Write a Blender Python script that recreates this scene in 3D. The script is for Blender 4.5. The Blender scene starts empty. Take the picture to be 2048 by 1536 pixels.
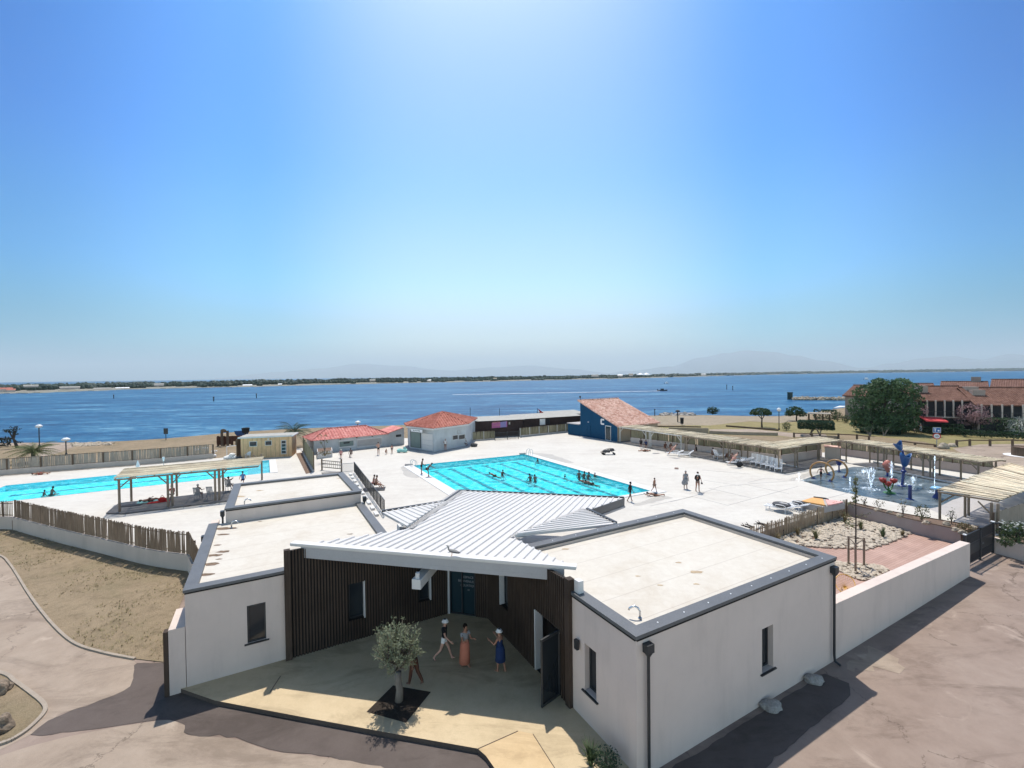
import bpy, math, random
from math import sin, cos, pi, radians, sqrt, atan2, hypot
from mathutils import Vector, Matrix, Quaternion, noise
R = random.Random(11)
SC = bpy.context.scene
COL = SC.collection
V = Vector
# ---------------------------------------------------------------- camera model (survey of the site: heights in metres, y = away over the lagoon)
F_PX, PITCH, ROLL, HCAM = 890.4, .018487, -.012103, 11.2
_fw = V((0, cos(PITCH), -sin(PITCH))); _up0 = V((0, sin(PITCH), cos(PITCH))); _rt0 = V((1, 0, 0))
_rt = cos(ROLL)*_rt0 + sin(ROLL)*_up0
_up = cos(ROLL)*_up0 - sin(ROLL)*_rt0
ZD, ZL, ZS = .80, .72, -.30          # pool deck, lawn, lagoon
def ray(x, y): return _fw*F_PX + _rt*(x-1024) - _up*(y-768)
def G(x, y, z=0.0):
    d = ray(x, y); t = (z-HCAM)/d.z
    return V((d.x*t, d.y*t, z))
def HZ(bx, by, ty, z=0.0, tx=None):
    g = G(bx, by, z); d = ray(bx if tx is None else tx, ty)
    return HCAM + d.z*hypot(g.x, g.y)/hypot(d.x, d.y)
def AT(x, y, dist):
    """point on the sight line at horizontal distance dist"""
    d = ray(x, y); t = dist/hypot(d.x, d.y)
    return V((d.x*t, d.y*t, HCAM+d.z*t))
# ---------------------------------------------------------------- mesh builder
class M:
    def __init__(s): s.v = []; s.f = []; s.m = []
    def add(s, vs, fs, mi=0):
        o = len(s.v); s.v += [tuple(p) for p in vs]
        s.f += [tuple(i+o for i in f) for f in fs]; s.m += [mi]*len(fs)
    def poly(s, pts, mi=0): s.add(pts, [tuple(range(len(pts)))], mi)
    def box(s, c, d, rz=0.0, mi=0):
        hx, hy, hz = d[0]/2, d[1]/2, d[2]/2; ca, sa = cos(rz), sin(rz); vs = []
        for z in (-hz, hz):
            for x, y in ((-hx, -hy), (hx, -hy), (hx, hy), (-hx, hy)):
                vs.append((c[0]+x*ca-y*sa, c[1]+x*sa+y*ca, c[2]+z))
        s.add(vs, [(3, 2, 1, 0), (4, 5, 6, 7), (0, 1, 5, 4), (1, 2, 6, 5), (2, 3, 7, 6), (3, 0, 4, 7)], mi)
    def beam(s, p, q, w, h, mi=0, up=(0, 0, 1)):
        p, q = V(p), V(q); d = (q-p)
        if d.length < 1e-6: return
        d.normalize(); u = V(up)
        if abs(d.dot(u)) > .98: u = V((0, 1, 0))
        x = d.cross(u).normalized(); z = x.cross(d)
        vs = [b + x*(a*w/2) + z*(c*h/2) for b in (p, q) for a, c in ((-1, -1), (1, -1), (1, 1), (-1, 1))]
        s.add(vs, [(3, 2, 1, 0), (4, 5, 6, 7), (0, 1, 5, 4), (1, 2, 6, 5), (2, 3, 7, 6), (3, 0, 4, 7)], mi)
    def prism(s, pts, z0, z1, mi=0, mside=None):
        n = len(pts)
        ar = sum(pts[i][0]*pts[(i+1) % n][1]-pts[(i+1) % n][0]*pts[i][1] for i in range(n))
        if ar < 0: pts = list(pts)[::-1]
        z1s = z1 if isinstance(z1, (list, tuple)) else [z1]*n
        vs = [(p[0], p[1], z0) for p in pts]+[(p[0], p[1], z) for p, z in zip(pts, z1s)]
        s.add(vs, [tuple(range(n-1, -1, -1))], mi); 
        s.f.append(tuple(len(s.v)-n+i for i in range(n))); s.m.append(mi)
        o = len(s.v)-2*n
        for i in range(n):
            j = (i+1) % n; s.f.append((o+i, o+j, o+n+j, o+n+i)); s.m.append(mi if mside is None else mside)
    def tube(s, pts, rad, n=8, mi=0, cap=True, flat=1.0):
        pts = [V(p) for p in pts]; k = len(pts)
        if not isinstance(rad, (list, tuple)): rad = [rad]*k
        rings = []; ref = None
        for i, p in enumerate(pts):
            d = (pts[min(i+1, k-1)]-pts[max(i-1, 0)])
            if d.length < 1e-9: d = V((0, 0, 1))
            d.normalize()
            if ref is None:
                ref = V((1, 0, 0)) if abs(d.x) < .9 else V((0, 1, 0))
            x = (ref-d*ref.dot(d))
            if x.length < 1e-5: x = d.orthogonal()
            x.normalize(); ref = x; y = d.cross(x)
            rings.append([p+x*(cos(2*pi*j/n)*rad[i])+y*(sin(2*pi*j/n)*rad[i]*flat) for j in range(n)])
        vs = [q for r in rings for q in r]; fs = []
        for i in range(k-1):
            for j in range(n):
                fs.append((i*n+j, i*n+(j+1) % n, (i+1)*n+(j+1) % n, (i+1)*n+j))
        if cap: fs.append(tuple(range(n-1, -1, -1))); fs.append(tuple((k-1)*n+j for j in range(n)))
        s.add(vs, fs, mi)
    def cyl(s, c, r, h, n=16, mi=0, r2=None): s.tube([c, V(c)+V((0, 0, h))], [r, r if r2 is None else r2], n, mi)
    def lathe(s, c, prof, n=16, mi=0):
        vs = []; fs = []; k = len(prof)
        for r, z in prof:
            for j in range(n): vs.append((c[0]+r*cos(2*pi*j/n), c[1]+r*sin(2*pi*j/n), c[2]+z))
        for i in range(k-1):
            for j in range(n): fs.append((i*n+j, i*n+(j+1) % n, (i+1)*n+(j+1) % n, (i+1)*n+j))
        s.add(vs, fs, mi)
    def blob(s, c, r, sub=2, amp=.15, fr=1.3, seed=0.0, mi=0, flatz=None):
        vs, fs = ICO[sub]; out = []
        for p in vs:
            k = 1+amp*noise.noise(p*fr+V((seed*7.3, seed*3.1, seed)))
            q = V((c[0]+p.x*r[0]*k, c[1]+p.y*r[1]*k, c[2]+p.z*r[2]*k))
            if flatz is not None and q.z < flatz: q.z = flatz
            out.append(q)
        s.add(out, fs, mi)
    def build(s, name, mats, parent=None, at=None, smooth=False, bevel=0):
        me = bpy.data.meshes.new(name)
        if parent is not None: org = V(parent['_o'])
        elif at is not None: org = V(at)
        else:
            xs = [p[0] for p in s.v]; ys = [p[1] for p in s.v]; zs = [p[2] for p in s.v]
            org = V(((min(xs)+max(xs))/2, (min(ys)+max(ys))/2, min(zs)))
        me.from_pydata([V(p)-org for p in s.v], [], s.f)
        if not isinstance(mats, (list, tuple)): mats = [mats]
        for m in mats: me.materials.append(m)
        me.polygons.foreach_set('material_index', s.m)
        if smooth: me.polygons.foreach_set('use_smooth', [True]*len(s.f))
        me.update()
        o = bpy.data.objects.new(name, me); COL.objects.link(o)
        o['_o'] = list(org)
        if parent is not None: o.parent = parent
        else: o.location = org
        if bevel:
            b = o.modifiers.new('bevel', 'BEVEL'); b.width = bevel; b.segments = 2; b.limit_method = 'ANGLE'
        return o
def _ico(sub):
    t = (1+sqrt(5))/2
    vs = [V(p).normalized() for p in ((-1, t, 0), (1, t, 0), (-1, -t, 0), (1, -t, 0), (0, -1, t), (0, 1, t), (0, -1, -t), (0, 1, -t), (t, 0, -1), (t, 0, 1), (-t, 0, -1), (-t, 0, 1))]
    fs = [(0, 11, 5), (0, 5, 1), (0, 1, 7), (0, 7, 10), (0, 10, 11), (1, 5, 9), (5, 11, 4), (11, 10, 2), (10, 7, 6), (7, 1, 8), (3, 9, 4), (3, 4, 2), (3, 2, 6), (3, 6, 8), (3, 8, 9), (4, 9, 5), (2, 4, 11), (6, 2, 10), (8, 6, 7), (9, 8, 1)]
    for _ in range(sub):
        c = {}; nf = []
        def mid(a, b):
            k = (min(a, b), max(a, b))
            if k not in c: vs.append(((vs[a]+vs[b])/2).normalized()); c[k] = len(vs)-1
            return c[k]
        for a, b, d in fs:
            x, y, z = mid(a, b), mid(b, d), mid(d, a); nf += [(a, x, z), (b, y, x), (d, z, y), (x, y, z)]
        fs = nf
    return vs, fs
ICO = {i: _ico(i) for i in range(4)}
def tag(o, label, cat, group=None, kind=None):
    if label: o['label'] = label
    if cat: o['category'] = cat
    if group: o['group'] = group
    if kind: o['kind'] = kind
    return o
def thing(name, label, cat, loc, group=None):
    o = bpy.data.objects.new(name, None); COL.objects.link(o); o.location = V(loc); o['_o'] = list(V(loc))
    o.empty_display_size = .2
    return tag(o, label, cat, group)
def struct(m, name, mats, smooth=False):
    o = m.build(name, mats, smooth=smooth); o['kind'] = 'structure'; return o
def dup(root, loc, rz=0.0, label=None, scale=None):
    def cp(o, par):
        c = o.copy(); COL.objects.link(c)
        if par is not None: c.parent = par
        for ch in KIDS.get(o.name, [k for k in o.children]): cp(ch, c)
        return c
    r = cp(root, None); r.location = V(loc); r.rotation_euler = (0, 0, rz)
    if scale: r.scale = (scale,)*3 if not isinstance(scale, tuple) else scale
    if label: r['label'] = label
    return r
KIDS = {}
# ---------------------------------------------------------------- materials
def _nt(name):
    m = bpy.data.materials.new(name); m.use_nodes = True; nt = m.node_tree; nt.nodes.clear()
    out = nt.nodes.new('ShaderNodeOutputMaterial'); return m, nt, out
class N:
    """small node helper"""
    def __init__(s, nt): s.nt = nt
    def n(s, t, **kw):
        k = s.nt.nodes.new('ShaderNode'+t)
        for a, b in kw.items(): setattr(k, a, b)
        return k
    def l(s, a, b): s.nt.links.new(a, b)
    def pos(s, obj=False, scale=(1, 1, 1), rot=0.0):
        src = s.n('TexCoord').outputs['Object'] if obj else s.n('NewGeometry').outputs['Position']
        mp = s.n('Mapping'); mp.inputs['Scale'].default_value = scale; mp.inputs['Rotation'].default_value = (0, 0, rot)
        s.l(src, mp.inputs['Vector']); return mp.outputs['Vector']
    def noise(s, vec, sc, det=6, rough=.6, dist=0.0):
        k = s.n('TexNoise'); k.inputs['Scale'].default_value = sc; k.inputs['Detail'].default_value = det
        k.inputs['Roughness'].default_value = rough; k.inputs['Distortion'].default_value = dist
        s.l(vec, k.inputs['Vector']); return k.outputs['Fac']
    def ramp(s, fac, stops, interp='LINEAR'):
        k = s.n('ValToRGB'); k.color_ramp.interpolation = interp; e = k.color_ramp.elements
        while len(e) < len(stops): e.new(.5)
        for el, (p, c) in zip(e, stops): el.position = p; el.color = c if len(c) == 4 else (*c, 1)
        s.l(fac, k.inputs['Fac']); return k.outputs['Color']
    def mix(s, fac, a, b, mode='MIX'):
        k = s.n('Mix', data_type='RGBA', blend_type=mode)
        for i, x in ((0, fac), (6, a), (7, b)):
            if hasattr(x, 'is_linked') or hasattr(x, 'links'): s.l(x, k.inputs[i])
            elif i == 0: k.inputs[0].default_value = x
            else: k.inputs[i].default_value = (*x, 1) if len(x) == 3 else x
        return k.outputs[2]
    def math(s, op, a, b=0.0):
        k = s.n('Math', operation=op)
        for i, x in ((0, a), (1, b)):
            if hasattr(x, 'links'): s.l(x, k.inputs[i])
            else: k.inputs[i].default_value = x
        return k.outputs[0]
    def bump(s, h, st=.3, d=.02):
        k = s.n('Bump'); k.inputs['Strength'].default_value = st; k.inputs['Distance'].default_value = d
        s.l(h, k.inputs['Height']); return k.outputs['Normal']
    def bsdf(s, out, col, rough=.8, nor=None, spec=.3, metal=0.0, **kw):
        b = s.n('BsdfPrincipled')
        for key, x in (('Base Color', col), ('Roughness', rough), ('Metallic', metal), ('Specular IOR Level', spec)):
            if hasattr(x, 'links'): s.l(x, b.inputs[key])
            elif key == 'Base Color': b.inputs[key].default_value = (*x[:3], 1)
            else: b.inputs[key].default_value = x
        for key, x in kw.items(): b.inputs[key.replace('_', ' ')].default_value = x
        if nor is not None: s.l(nor, b.inputs['Normal'])
        s.l(b.outputs[0], out.inputs['Surface']); return b
def mul(c, k): return tuple(min(1, x*k) for x in c[:3])
def mat(name, col, rough=.8, var=.18, sc=2.0, fine=None, bump=0.0, bsc=40, bd=.02, metal=0.0, spec=.3, obj=False, col2=None, stretch=(1, 1, 1)):
    m, nt, out = _nt(name); n = N(nt); p = n.pos(obj, stretch)
    a = n.noise(p, sc, 8, .65)
    c = n.ramp(a, [(.3, mul(col, 1-var)), (.7, mul(col2 or col, 1+var))])
    if fine:
        b = n.noise(p, fine, 4, .7); c = n.mix(.5, c, n.ramp(b, [(.3, mul(col, 1-var*1.6)), (.72, mul(col2 or col, 1+var*1.3))]))
    nor = n.bump(n.noise(p, bsc, 5, .7), bump, bd) if bump else None
    n.bsdf(out, c, rough, nor, spec, metal); return m
def flatmat(name, col, rough=.5, spec=.4, metal=0.0): return mat(name, col, rough, .07, 5, metal=metal, spec=spec, obj=True)
# ---------------------------------------------------------------- special materials
def m_deck():
    m, nt, out = _nt('deck_concrete'); n = N(nt); p = n.pos()
    a = n.noise(p, .22, 9, .62, .6); b = n.noise(p, 2.2, 8, .7); st = n.pos(scale=(.25, 1.1, 1), rot=radians(-29)); s = n.noise(st, .9, 6, .7, .4)
    c = n.ramp(a, [(.3, (.49, .465, .425)), (.55, (.575, .555, .51)), (.75, (.61, .59, .545))])
    c = n.mix(.35, c, n.ramp(s, [(.35, (.42, .375, .335)), (.55, (.58, .555, .51))]))
    c = n.mix(.3, c, n.ramp(b, [(.3, (.38, .345, .30)), (.7, (.58, .55, .50))]), 'MIX')
    n.bsdf(out, c, .85, n.bump(b, .12, .01), .2); return m
def m_roof():
    m, nt, out = _nt('roof_membrane'); n = N(nt); p = n.pos()
    a = n.noise(p, .35, 8, .6, .8); b = n.noise(p, 3.2, 8, .72, .5)
    c = n.ramp(a, [(.25, (.46, .40, .32)), (.5, (.55, .51, .445)), (.75, (.585, .55, .49))])
    c = n.mix(.3, c, n.ramp(b, [(.3, (.42, .36, .295)), (.62, (.59, .56, .50))]))
    # welded seams of the membrane: thin darker lines every 1.05 m
    q = n.pos(scale=(1, 1, 1), rot=radians(-29)); sx = n.n('SeparateXYZ'); n.l(q, sx.inputs[0])
    f = n.math('FRACT', n.math('MULTIPLY', sx.outputs[1], .72)); l = n.math('LESS_THAN', f, .022)
    c = n.mix(n.math('MULTIPLY', l, .5), c, (.34, .29, .25))
    n.bsdf(out, c, .75, n.bump(n.math('ADD', b, n.math('MULTIPLY', l, .6)), .2, .01), .25); return m
def m_asphalt(name, c1, c2, c3, crack=True, patch=.5):
    m, nt, out = _nt(name); n = N(nt); p = n.pos()
    a = n.noise(p, .16, 9, .6, 1.0); b = n.noise(p, 1.3, 9, .72); g = n.noise(p, 60, 3, .8)
    c = n.ramp(a, [(.3, c1), (.5, c2), (.72, c3)])
    c = n.mix(.4, c, n.ramp(b, [(.28, mul(c1, .72)), (.5, c2), (.75, mul(c3, 1.15))]))
    c = n.mix(.22, c, n.ramp(g, [(.3, mul(c2, .5)), (.7, mul(c2, 1.45))]))
    st = n.noise(n.pos(scale=(.35, 1, 1), rot=radians(-25)), .55, 9, .75, .9); c = n.mix(n.ramp(st, [(.36, (.55, .55, .55)), (.50, (0, 0, 0))]), c, mul(c1, .62))
    h = g
    if crack:
        w = n.noise(p, .9, 6, .7); vo = n.n('TexVoronoi', feature='DISTANCE_TO_EDGE'); vo.inputs['Scale'].default_value = .13
        mv = n.n('VectorMath', operation='ADD'); cx = n.n('CombineXYZ'); ww = n.math('MULTIPLY', w, 2.2); n.l(ww, cx.inputs[0]); n.l(n.math('MULTIPLY', n.noise(p, .5, 6), 2.5), cx.inputs[1])
        n.l(p, mv.inputs[0]); n.l(cx.outputs[0], mv.inputs[1]); n.l(mv.outputs[0], vo.inputs['Vector'])
        k = n.math('LESS_THAN', vo.outputs['Distance'], .0032)
        k = n.math('MULTIPLY', k, n.math('GREATER_THAN', n.noise(p, .35, 3), .47))
        c = n.mix(n.math('MULTIPLY', k, .55), c, mul(c1, .45))
        # pale worn patches
        wp = n.ramp(n.noise(p, .55, 7, .62, .7), [(.60, (0, 0, 0)), (.70, (1, 1, 1))])
        c = n.mix(n.math('MULTIPLY', wp, patch), c, mul(c3, 1.35))
    n.bsdf(out, c, .9, n.bump(h, .25, .006), .2); return m
def m_grass(name, dry, mid, green, amt=.5):
    m, nt, out = _nt(name); n = N(nt); p = n.pos()
    a = n.noise(p, .25, 9, .62, .7); b = n.noise(p, 1.6, 9, .75); g = n.noise(p, 22, 5, .8)
    c = n.ramp(a, [(.38, dry), (.5, mid), (.60, green)])
    c = n.mix(.5, c, n.ramp(b, [(.34, mul(mid, .38)), (.48, dry), (.66, mul(dry, 1.35))]))
    c = n.mix(.4, c, n.ramp(g, [(.3, mul(mid, .35)), (.6, mul(dry, 1.2))]))
    n.bsdf(out, c, .95, n.bump(g, .8, .04), .1); return m
def m_sea():
    m, nt, out = _nt('lagoon_water'); n = N(nt)
    a = n.noise(n.pos(scale=(.45, 1, 1), rot=radians(8)), .55, 4, .75, .4); b = n.noise(n.pos(scale=(.3, 1, 1), rot=radians(-6)), .09, 7, .78, .5)
    c2 = n.noise(n.pos(scale=(.22, 1, 1), rot=radians(3)), .018, 8, .75, .6)
    h = n.math('ADD', n.math('MULTIPLY', a, .25), n.math('ADD', n.math('MULTIPLY', b, .45), n.math('MULTIPLY', c2, .30)))
    c = n.ramp(h, [(.42, (.003, .024, .075)), (.485, (.010, .068, .155)), (.525, (.020, .105, .205)), (.59, (.12, .26, .36))])
    n.bsdf(out, c, .35, n.bump(h, 1.0, .6), .12); return m
def m_pool_water(name, tint):
    m, nt, out = _nt(name); n = N(nt); p = n.pos()
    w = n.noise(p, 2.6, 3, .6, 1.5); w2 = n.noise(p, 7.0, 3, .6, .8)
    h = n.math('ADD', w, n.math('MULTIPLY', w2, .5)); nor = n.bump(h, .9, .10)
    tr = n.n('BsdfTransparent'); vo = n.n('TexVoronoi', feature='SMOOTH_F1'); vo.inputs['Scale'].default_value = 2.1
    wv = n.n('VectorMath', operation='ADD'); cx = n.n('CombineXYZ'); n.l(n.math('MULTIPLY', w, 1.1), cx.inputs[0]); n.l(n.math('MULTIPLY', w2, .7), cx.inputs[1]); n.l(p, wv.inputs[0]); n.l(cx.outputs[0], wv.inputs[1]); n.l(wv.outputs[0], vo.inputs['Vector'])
    col = n.ramp(vo.outputs['Distance'], [(.08, mul(tint, .86)), (.45, tint), (.75, tuple(min(1, x*1.0+.13) for x in tint))])  # cell pattern in the tint imitates the rippled net of light
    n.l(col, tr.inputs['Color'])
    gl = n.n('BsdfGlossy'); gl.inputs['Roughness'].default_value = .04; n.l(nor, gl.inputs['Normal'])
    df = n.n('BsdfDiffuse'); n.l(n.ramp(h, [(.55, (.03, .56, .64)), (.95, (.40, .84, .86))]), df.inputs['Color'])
    m0 = n.n('MixShader'); n.l(n.ramp(vo.outputs['Distance'], [(.25, (.05, .05, .05)), (.62, (.40, .40, .40))]), m0.inputs[0]); n.l(tr.outputs[0], m0.inputs[1]); n.l(df.outputs[0], m0.inputs[2])  # same cells vary the diffuse share: ripple light put into the colour
    fr = n.n('Fresnel'); fr.inputs['IOR'].default_value = 1.33; n.l(nor, fr.inputs['Normal'])
    mx = n.n('MixShader'); n.l(n.math('MULTIPLY', fr.outputs[0], .16), mx.inputs[0]); n.l(m0.outputs[0], mx.inputs[1]); n.l(gl.outputs[0], mx.inputs[2])
    n.l(mx.outputs[0], out.inputs['Surface']); return m
def m_spray():
    m, nt, out = _nt('water_spray'); n = N(nt); p = n.pos()
    df = n.n('BsdfDiffuse'); df.inputs['Color'].default_value = (.9, .93, .95, 1); tl = n.n('BsdfTranslucent'); tl.inputs['Color'].default_value = (.9, .93, .95, 1)
    tr = n.n('BsdfTransparent'); a = n.n('AddShader'); n.l(df.outputs[0], a.inputs[0]); n.l(tl.outputs[0], a.inputs[1])
    mx = n.n('MixShader'); n.l(n.ramp(n.noise(p, 14, 4, .8), [(.42, (0, 0, 0)), (.66, (.55, .55, .55))]), mx.inputs[0]); n.l(tr.outputs[0], mx.inputs[1]); n.l(a.outputs[0], mx.inputs[2])
    n.l(mx.outputs[0], out.inputs['Surface']); return m
def m_wet():
    m, nt, out = _nt('wet_play_floor'); n = N(nt); p = n.pos()
    a = n.noise(p, .4, 7, .6, .8); c = n.ramp(a, [(.3, (.04, .058, .066)), (.5, (.07, .092, .10)), (.68, (.14, .165, .172))])
    b = n.noise(n.pos(scale=(.5, 1.4, 1), rot=radians(-29)), .55, 6, .65, .5)
    c = n.mix(n.ramp(b, [(.55, (0, 0, 0)), (.72, (.7, .7, .7))]), c, (.30, .36, .39))
    n.bsdf(out, c, n.ramp(b, [(.4, (.18,)*3), (.65, (.5,)*3)]), n.bump(n.noise(p, 5, 3), .15, .02), .5); return m
def m_leaf(name, dark, light, sc=1.1, trans=.25):
    m, nt, out = _nt(name); n = N(nt); p = n.pos(True)
    a = n.noise(p, sc, 4, .6); b = n.noise(p, sc*9, 3, .6)
    c = n.ramp(a, [(.35, dark), (.65, light)]); c = n.mix(.4, c, n.ramp(b, [(.3, mul(dark, .6)), (.7, mul(light, 1.3))]))
    d = n.n('BsdfPrincipled'); n.l(c, d.inputs['Base Color']); d.inputs['Roughness'].default_value = .6; d.inputs['Specular IOR Level'].default_value = .2
    t = n.n('BsdfTranslucent'); n.l(c, t.inputs['Color']); mx = n.n('MixShader'); mx.inputs[0].default_value = trans
    n.l(d.outputs[0], mx.inputs[1]); n.l(t.outputs[0], mx.inputs[2]); n.l(mx.outputs[0], out.inputs['Surface']); return m
def m_planks(name, c1, c2, width, rot, gap=.06, rough=.8):
    m, nt, out = _nt(name); n = N(nt); q = n.pos(rot=rot); sx = n.n('SeparateXYZ'); n.l(q, sx.inputs[0])
    t = n.math('DIVIDE', sx.outputs[1], width); f = n.math('FRACT', t); fl = n.math('FLOOR', t)
    wn = n.n('TexWhiteNoise', noise_dimensions='1D'); n.l(fl, wn.inputs['W'])
    c = n.mix(wn.outputs['Value'], c1, c2); gr = n.noise(n.pos(scale=(1.2, 14, 1), rot=rot), 1.5, 6, .7)
    c = n.mix(.45, c, n.ramp(gr, [(.3, mul(c1, .6)), (.7, mul(c2, 1.25))]))
    st = n.noise(n.pos(), .5, 6, .6); c = n.mix(n.ramp(st, [(.5, (0, 0, 0)), (.75, (.5, .5, .5))]), c, mul(c2, 1.35))
    g = n.math('LESS_THAN', f, gap); c = n.mix(g, c, mul(c1, .25))
    n.bsdf(out, c, rough, n.bump(n.math('SUBTRACT', gr, g), .4, .01), .2); return m
def m_clad(name, c1, c2):
    m, nt, out = _nt(name); n = N(nt); p = n.pos(scale=(9, 9, .7)); a = n.noise(p, 1.6, 6, .7); b = n.noise(n.pos(), .5, 5, .6)
    c = n.ramp(a, [(.3, c1), (.7, c2)]); c = n.mix(.35, c, n.ramp(b, [(.3, mul(c1, .6)), (.7, mul(c2, 1.3))]))
    n.bsdf(out, c, .75, n.bump(a, .3, .01), .2); return m
def m_tile(name, c1, c2, c3, row=.33, rot=0.0):
    m, nt, out = _nt(name); n = N(nt); p = n.pos(); br = n.n('TexVoronoi'); br.inputs['Scale'].default_value = 3.6
    n.l(p, br.inputs['Vector']); sx = n.n('SeparateColor'); n.l(br.outputs['Color'], sx.inputs[0])
    c = n.ramp(sx.outputs[0], [(.1, c1), (.5, c2), (.9, c3)]); a = n.noise(p, .5, 7, .6); c = n.mix(.3, c, n.ramp(a, [(.3, mul(c1, .8)), (.7, mul(c3, 1.1))]))
    # overlapping courses: small shadow step along the slope from real bump
    q = n.n('SeparateXYZ'); n.l(p, q.inputs[0]); f = n.math('FRACT', n.math('DIVIDE', q.outputs[2], row)) 
    n.bsdf(out, c, .85, n.bump(f, .6, .05), .15); return m
def m_plaster(name, col, var=.075, bump=.25):
    m, nt, out = _nt(name); n = N(nt); p = n.pos(); a = n.noise(p, .6, 8, .6); b = n.noise(n.pos(scale=(1, 1, .18)), 1.1, 7, .65); g = n.noise(p, 90, 3, .7)
    c = n.ramp(a, [(.3, mul(col, 1-var)), (.7, mul(col, 1+var))]); c = n.mix(.35, c, n.ramp(b, [(.34, mul(col, 1-var*3.2)), (.5, mul(col, 1+var*.4))]))
    n.bsdf(out, c, .9, n.bump(g, bump, .006), .15); return m
def m_glass(name, col=(.02, .025, .03)):
    m, nt, out = _nt(name); n = N(nt); n.bsdf(out, col, .08, None, .5); return m
X = {}
X['deck'] = m_deck(); X['roof'] = m_roof()
X['asphalt'] = m_asphalt('old_pink_asphalt', (.20, .146, .118), (.258, .198, .165), (.315, .255, .215))
X['asphalt_new'] = m_asphalt('new_dark_asphalt', (.085, .068, .060), (.105, .085, .077), (.13, .108, .098), crack=False)
X['path'] = m_asphalt('pink_path', (.245, .188, .146), (.31, .248, .197), (.365, .302, .246))
X['terrace'] = m_asphalt('cream_terrace_concrete', (.43, .335, .21), (.51, .405, .265), (.57, .465, .315), crack=False)
X['pavement'] = m_asphalt('ochre_pavement', (.45, .32, .18), (.54, .40, .24), (.61, .48, .31), crack=False)
X['kerb'] = mat('kerb_stone', (.32, .27, .22), .9, .2, 2, 25, .2)
X['kerb_dark'] = mat('dark_terrace_edge', (.085, .065, .055), .85, .2, 2, 25, .2)
X['drygrass'] = m_grass('dry_grass', (.275, .215, .145), (.19, .145, .094), (.14, .122, .066))
X['soil'] = mat('brown_soil', (.17, .115, .085), .95, .35, 2.5, 25, .6, 25, .05)
X['soil_dark'] = mat('dark_bark_soil', (.035, .026, .02), .95, .35, 2.5, 25, .6, 25, .05)
X['lawn'] = m_grass('park_lawn', (.26, .215, .11), (.19, .175, .075), (.125, .14, .055))
X['sand'] = m_grass('beach_sand', (.31, .26, .195), (.26, .215, .16), (.215, .19, .13))
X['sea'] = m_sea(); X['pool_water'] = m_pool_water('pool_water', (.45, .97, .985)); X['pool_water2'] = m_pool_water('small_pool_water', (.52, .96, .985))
X['pool_tile'] = mat('turquoise_pool_liner', (.10, .68, .74), .5, .12, .6, 6, obj=False)
X['pool_tile2'] = mat('pale_turquoise_pool_liner', (.20, .80, .88), .5, .12, .6, 6, obj=False)
X['pool_step'] = mat('shallow_grey_liner', (.35, .47, .56), .6, .1, 1)
X['lane'] = flatmat('lane_marking', (.01, .13, .20)); X['coping_white'] = mat('white_pool_coping', (.60, .595, .58), .6, .06, 1.5, 20)
X['plaster'] = m_plaster('white_render', (.585, .495, .445)); X['plaster_grey'] = m_plaster('grey_render', (.47, .41, .365)); X['plaster_pink'] = m_plaster('rosy_render', (.38, .315, .29)); X['plaster_tan'] = m_plaster('tan_render', (.35, .29, .22))
X['zinc'] = mat('zinc_coping', (.115, .118, .122), .5, .2, 1.2, 20, metal=.1, spec=.35)
X['dark_metal'] = flatmat('anthracite_metal', (.028, .031, .035), .45, .4)
X['metal_roof'] = mat('white_metal_sheet', (.57, .55, .53), .45, .06, .8, 12, spec=.3)
X['white_paint'] = mat('white_paint', (.60, .585, .57), .6, .06, 1.5, 20); X['grey_paint'] = mat('fascia_grey_paint', (.37, .365, .37), .6, .08, 1.5, 20)
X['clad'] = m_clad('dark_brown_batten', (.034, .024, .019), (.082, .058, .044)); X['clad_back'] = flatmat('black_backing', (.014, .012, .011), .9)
X['glass'] = m_glass('dark_window_glass'); X['glass_blue'] = m_glass('blue_door_glass', (.015, .035, .045))
X['sill'] = flatmat('dark_window_sill', (.035, .033, .033), .5)
X['picket'] = m_clad('split_chestnut', (.115, .078, .052), (.30, .22, .155)); X['picket_pale'] = m_clad('pale_split_chestnut', (.23, .17, .11), (.46, .37, .26)); X['rail'] = m_clad('fence_rail_wood', (.09, .06, .042), (.16, .115, .08))
X['reed'] = m_clad('grey_green_reed', (.15, .135, .085), (.33, .30, .20)); X['post'] = m_clad('round_timber_post', (.15, .115, .085), (.30, .24, .18)); X['post_white'] = m_clad('pale_painted_post', (.42, .41, .38), (.62, .60, .56))
X['cane'] = m_clad('dry_cane', (.60, .46, .31), (.92, .79, .60)); X['wood_grey'] = m_planks('grey_deck_boards', (.14, .13, .125), (.24, .23, .22), .14, radians(-29))
X['boards'] = m_planks('rosy_deck_boards', (.33, .205, .165), (.43, .29, .24), .15, radians(-29-0), .05)
X['plank'] = m_clad('weathered_grey_plank', (.20, .175, .145), (.36, .32, .27))
X['stone'] = mat('pale_pebble', (.47, .405, .325), .9, .3, 1.2, 9, .3, 20); X['rock'] = mat('white_limestone_rock', (.38, .32, .25), .9, .25, .9, 8, .6, 8, .05); X['rock_grey'] = mat('grey_boulder', (.31, .29, .27), .9, .35, 3, 18, .6, 14, .05, obj=True)
X['white_plastic'] = flatmat('white_plastic', (.75, .75, .76), .35); X['steel'] = flatmat('stainless_steel', (.55, .56, .58), .25, .5, .9); X['chrome'] = flatmat('galvanised_steel', (.35, .36, .37), .4, .5, .6)
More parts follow.
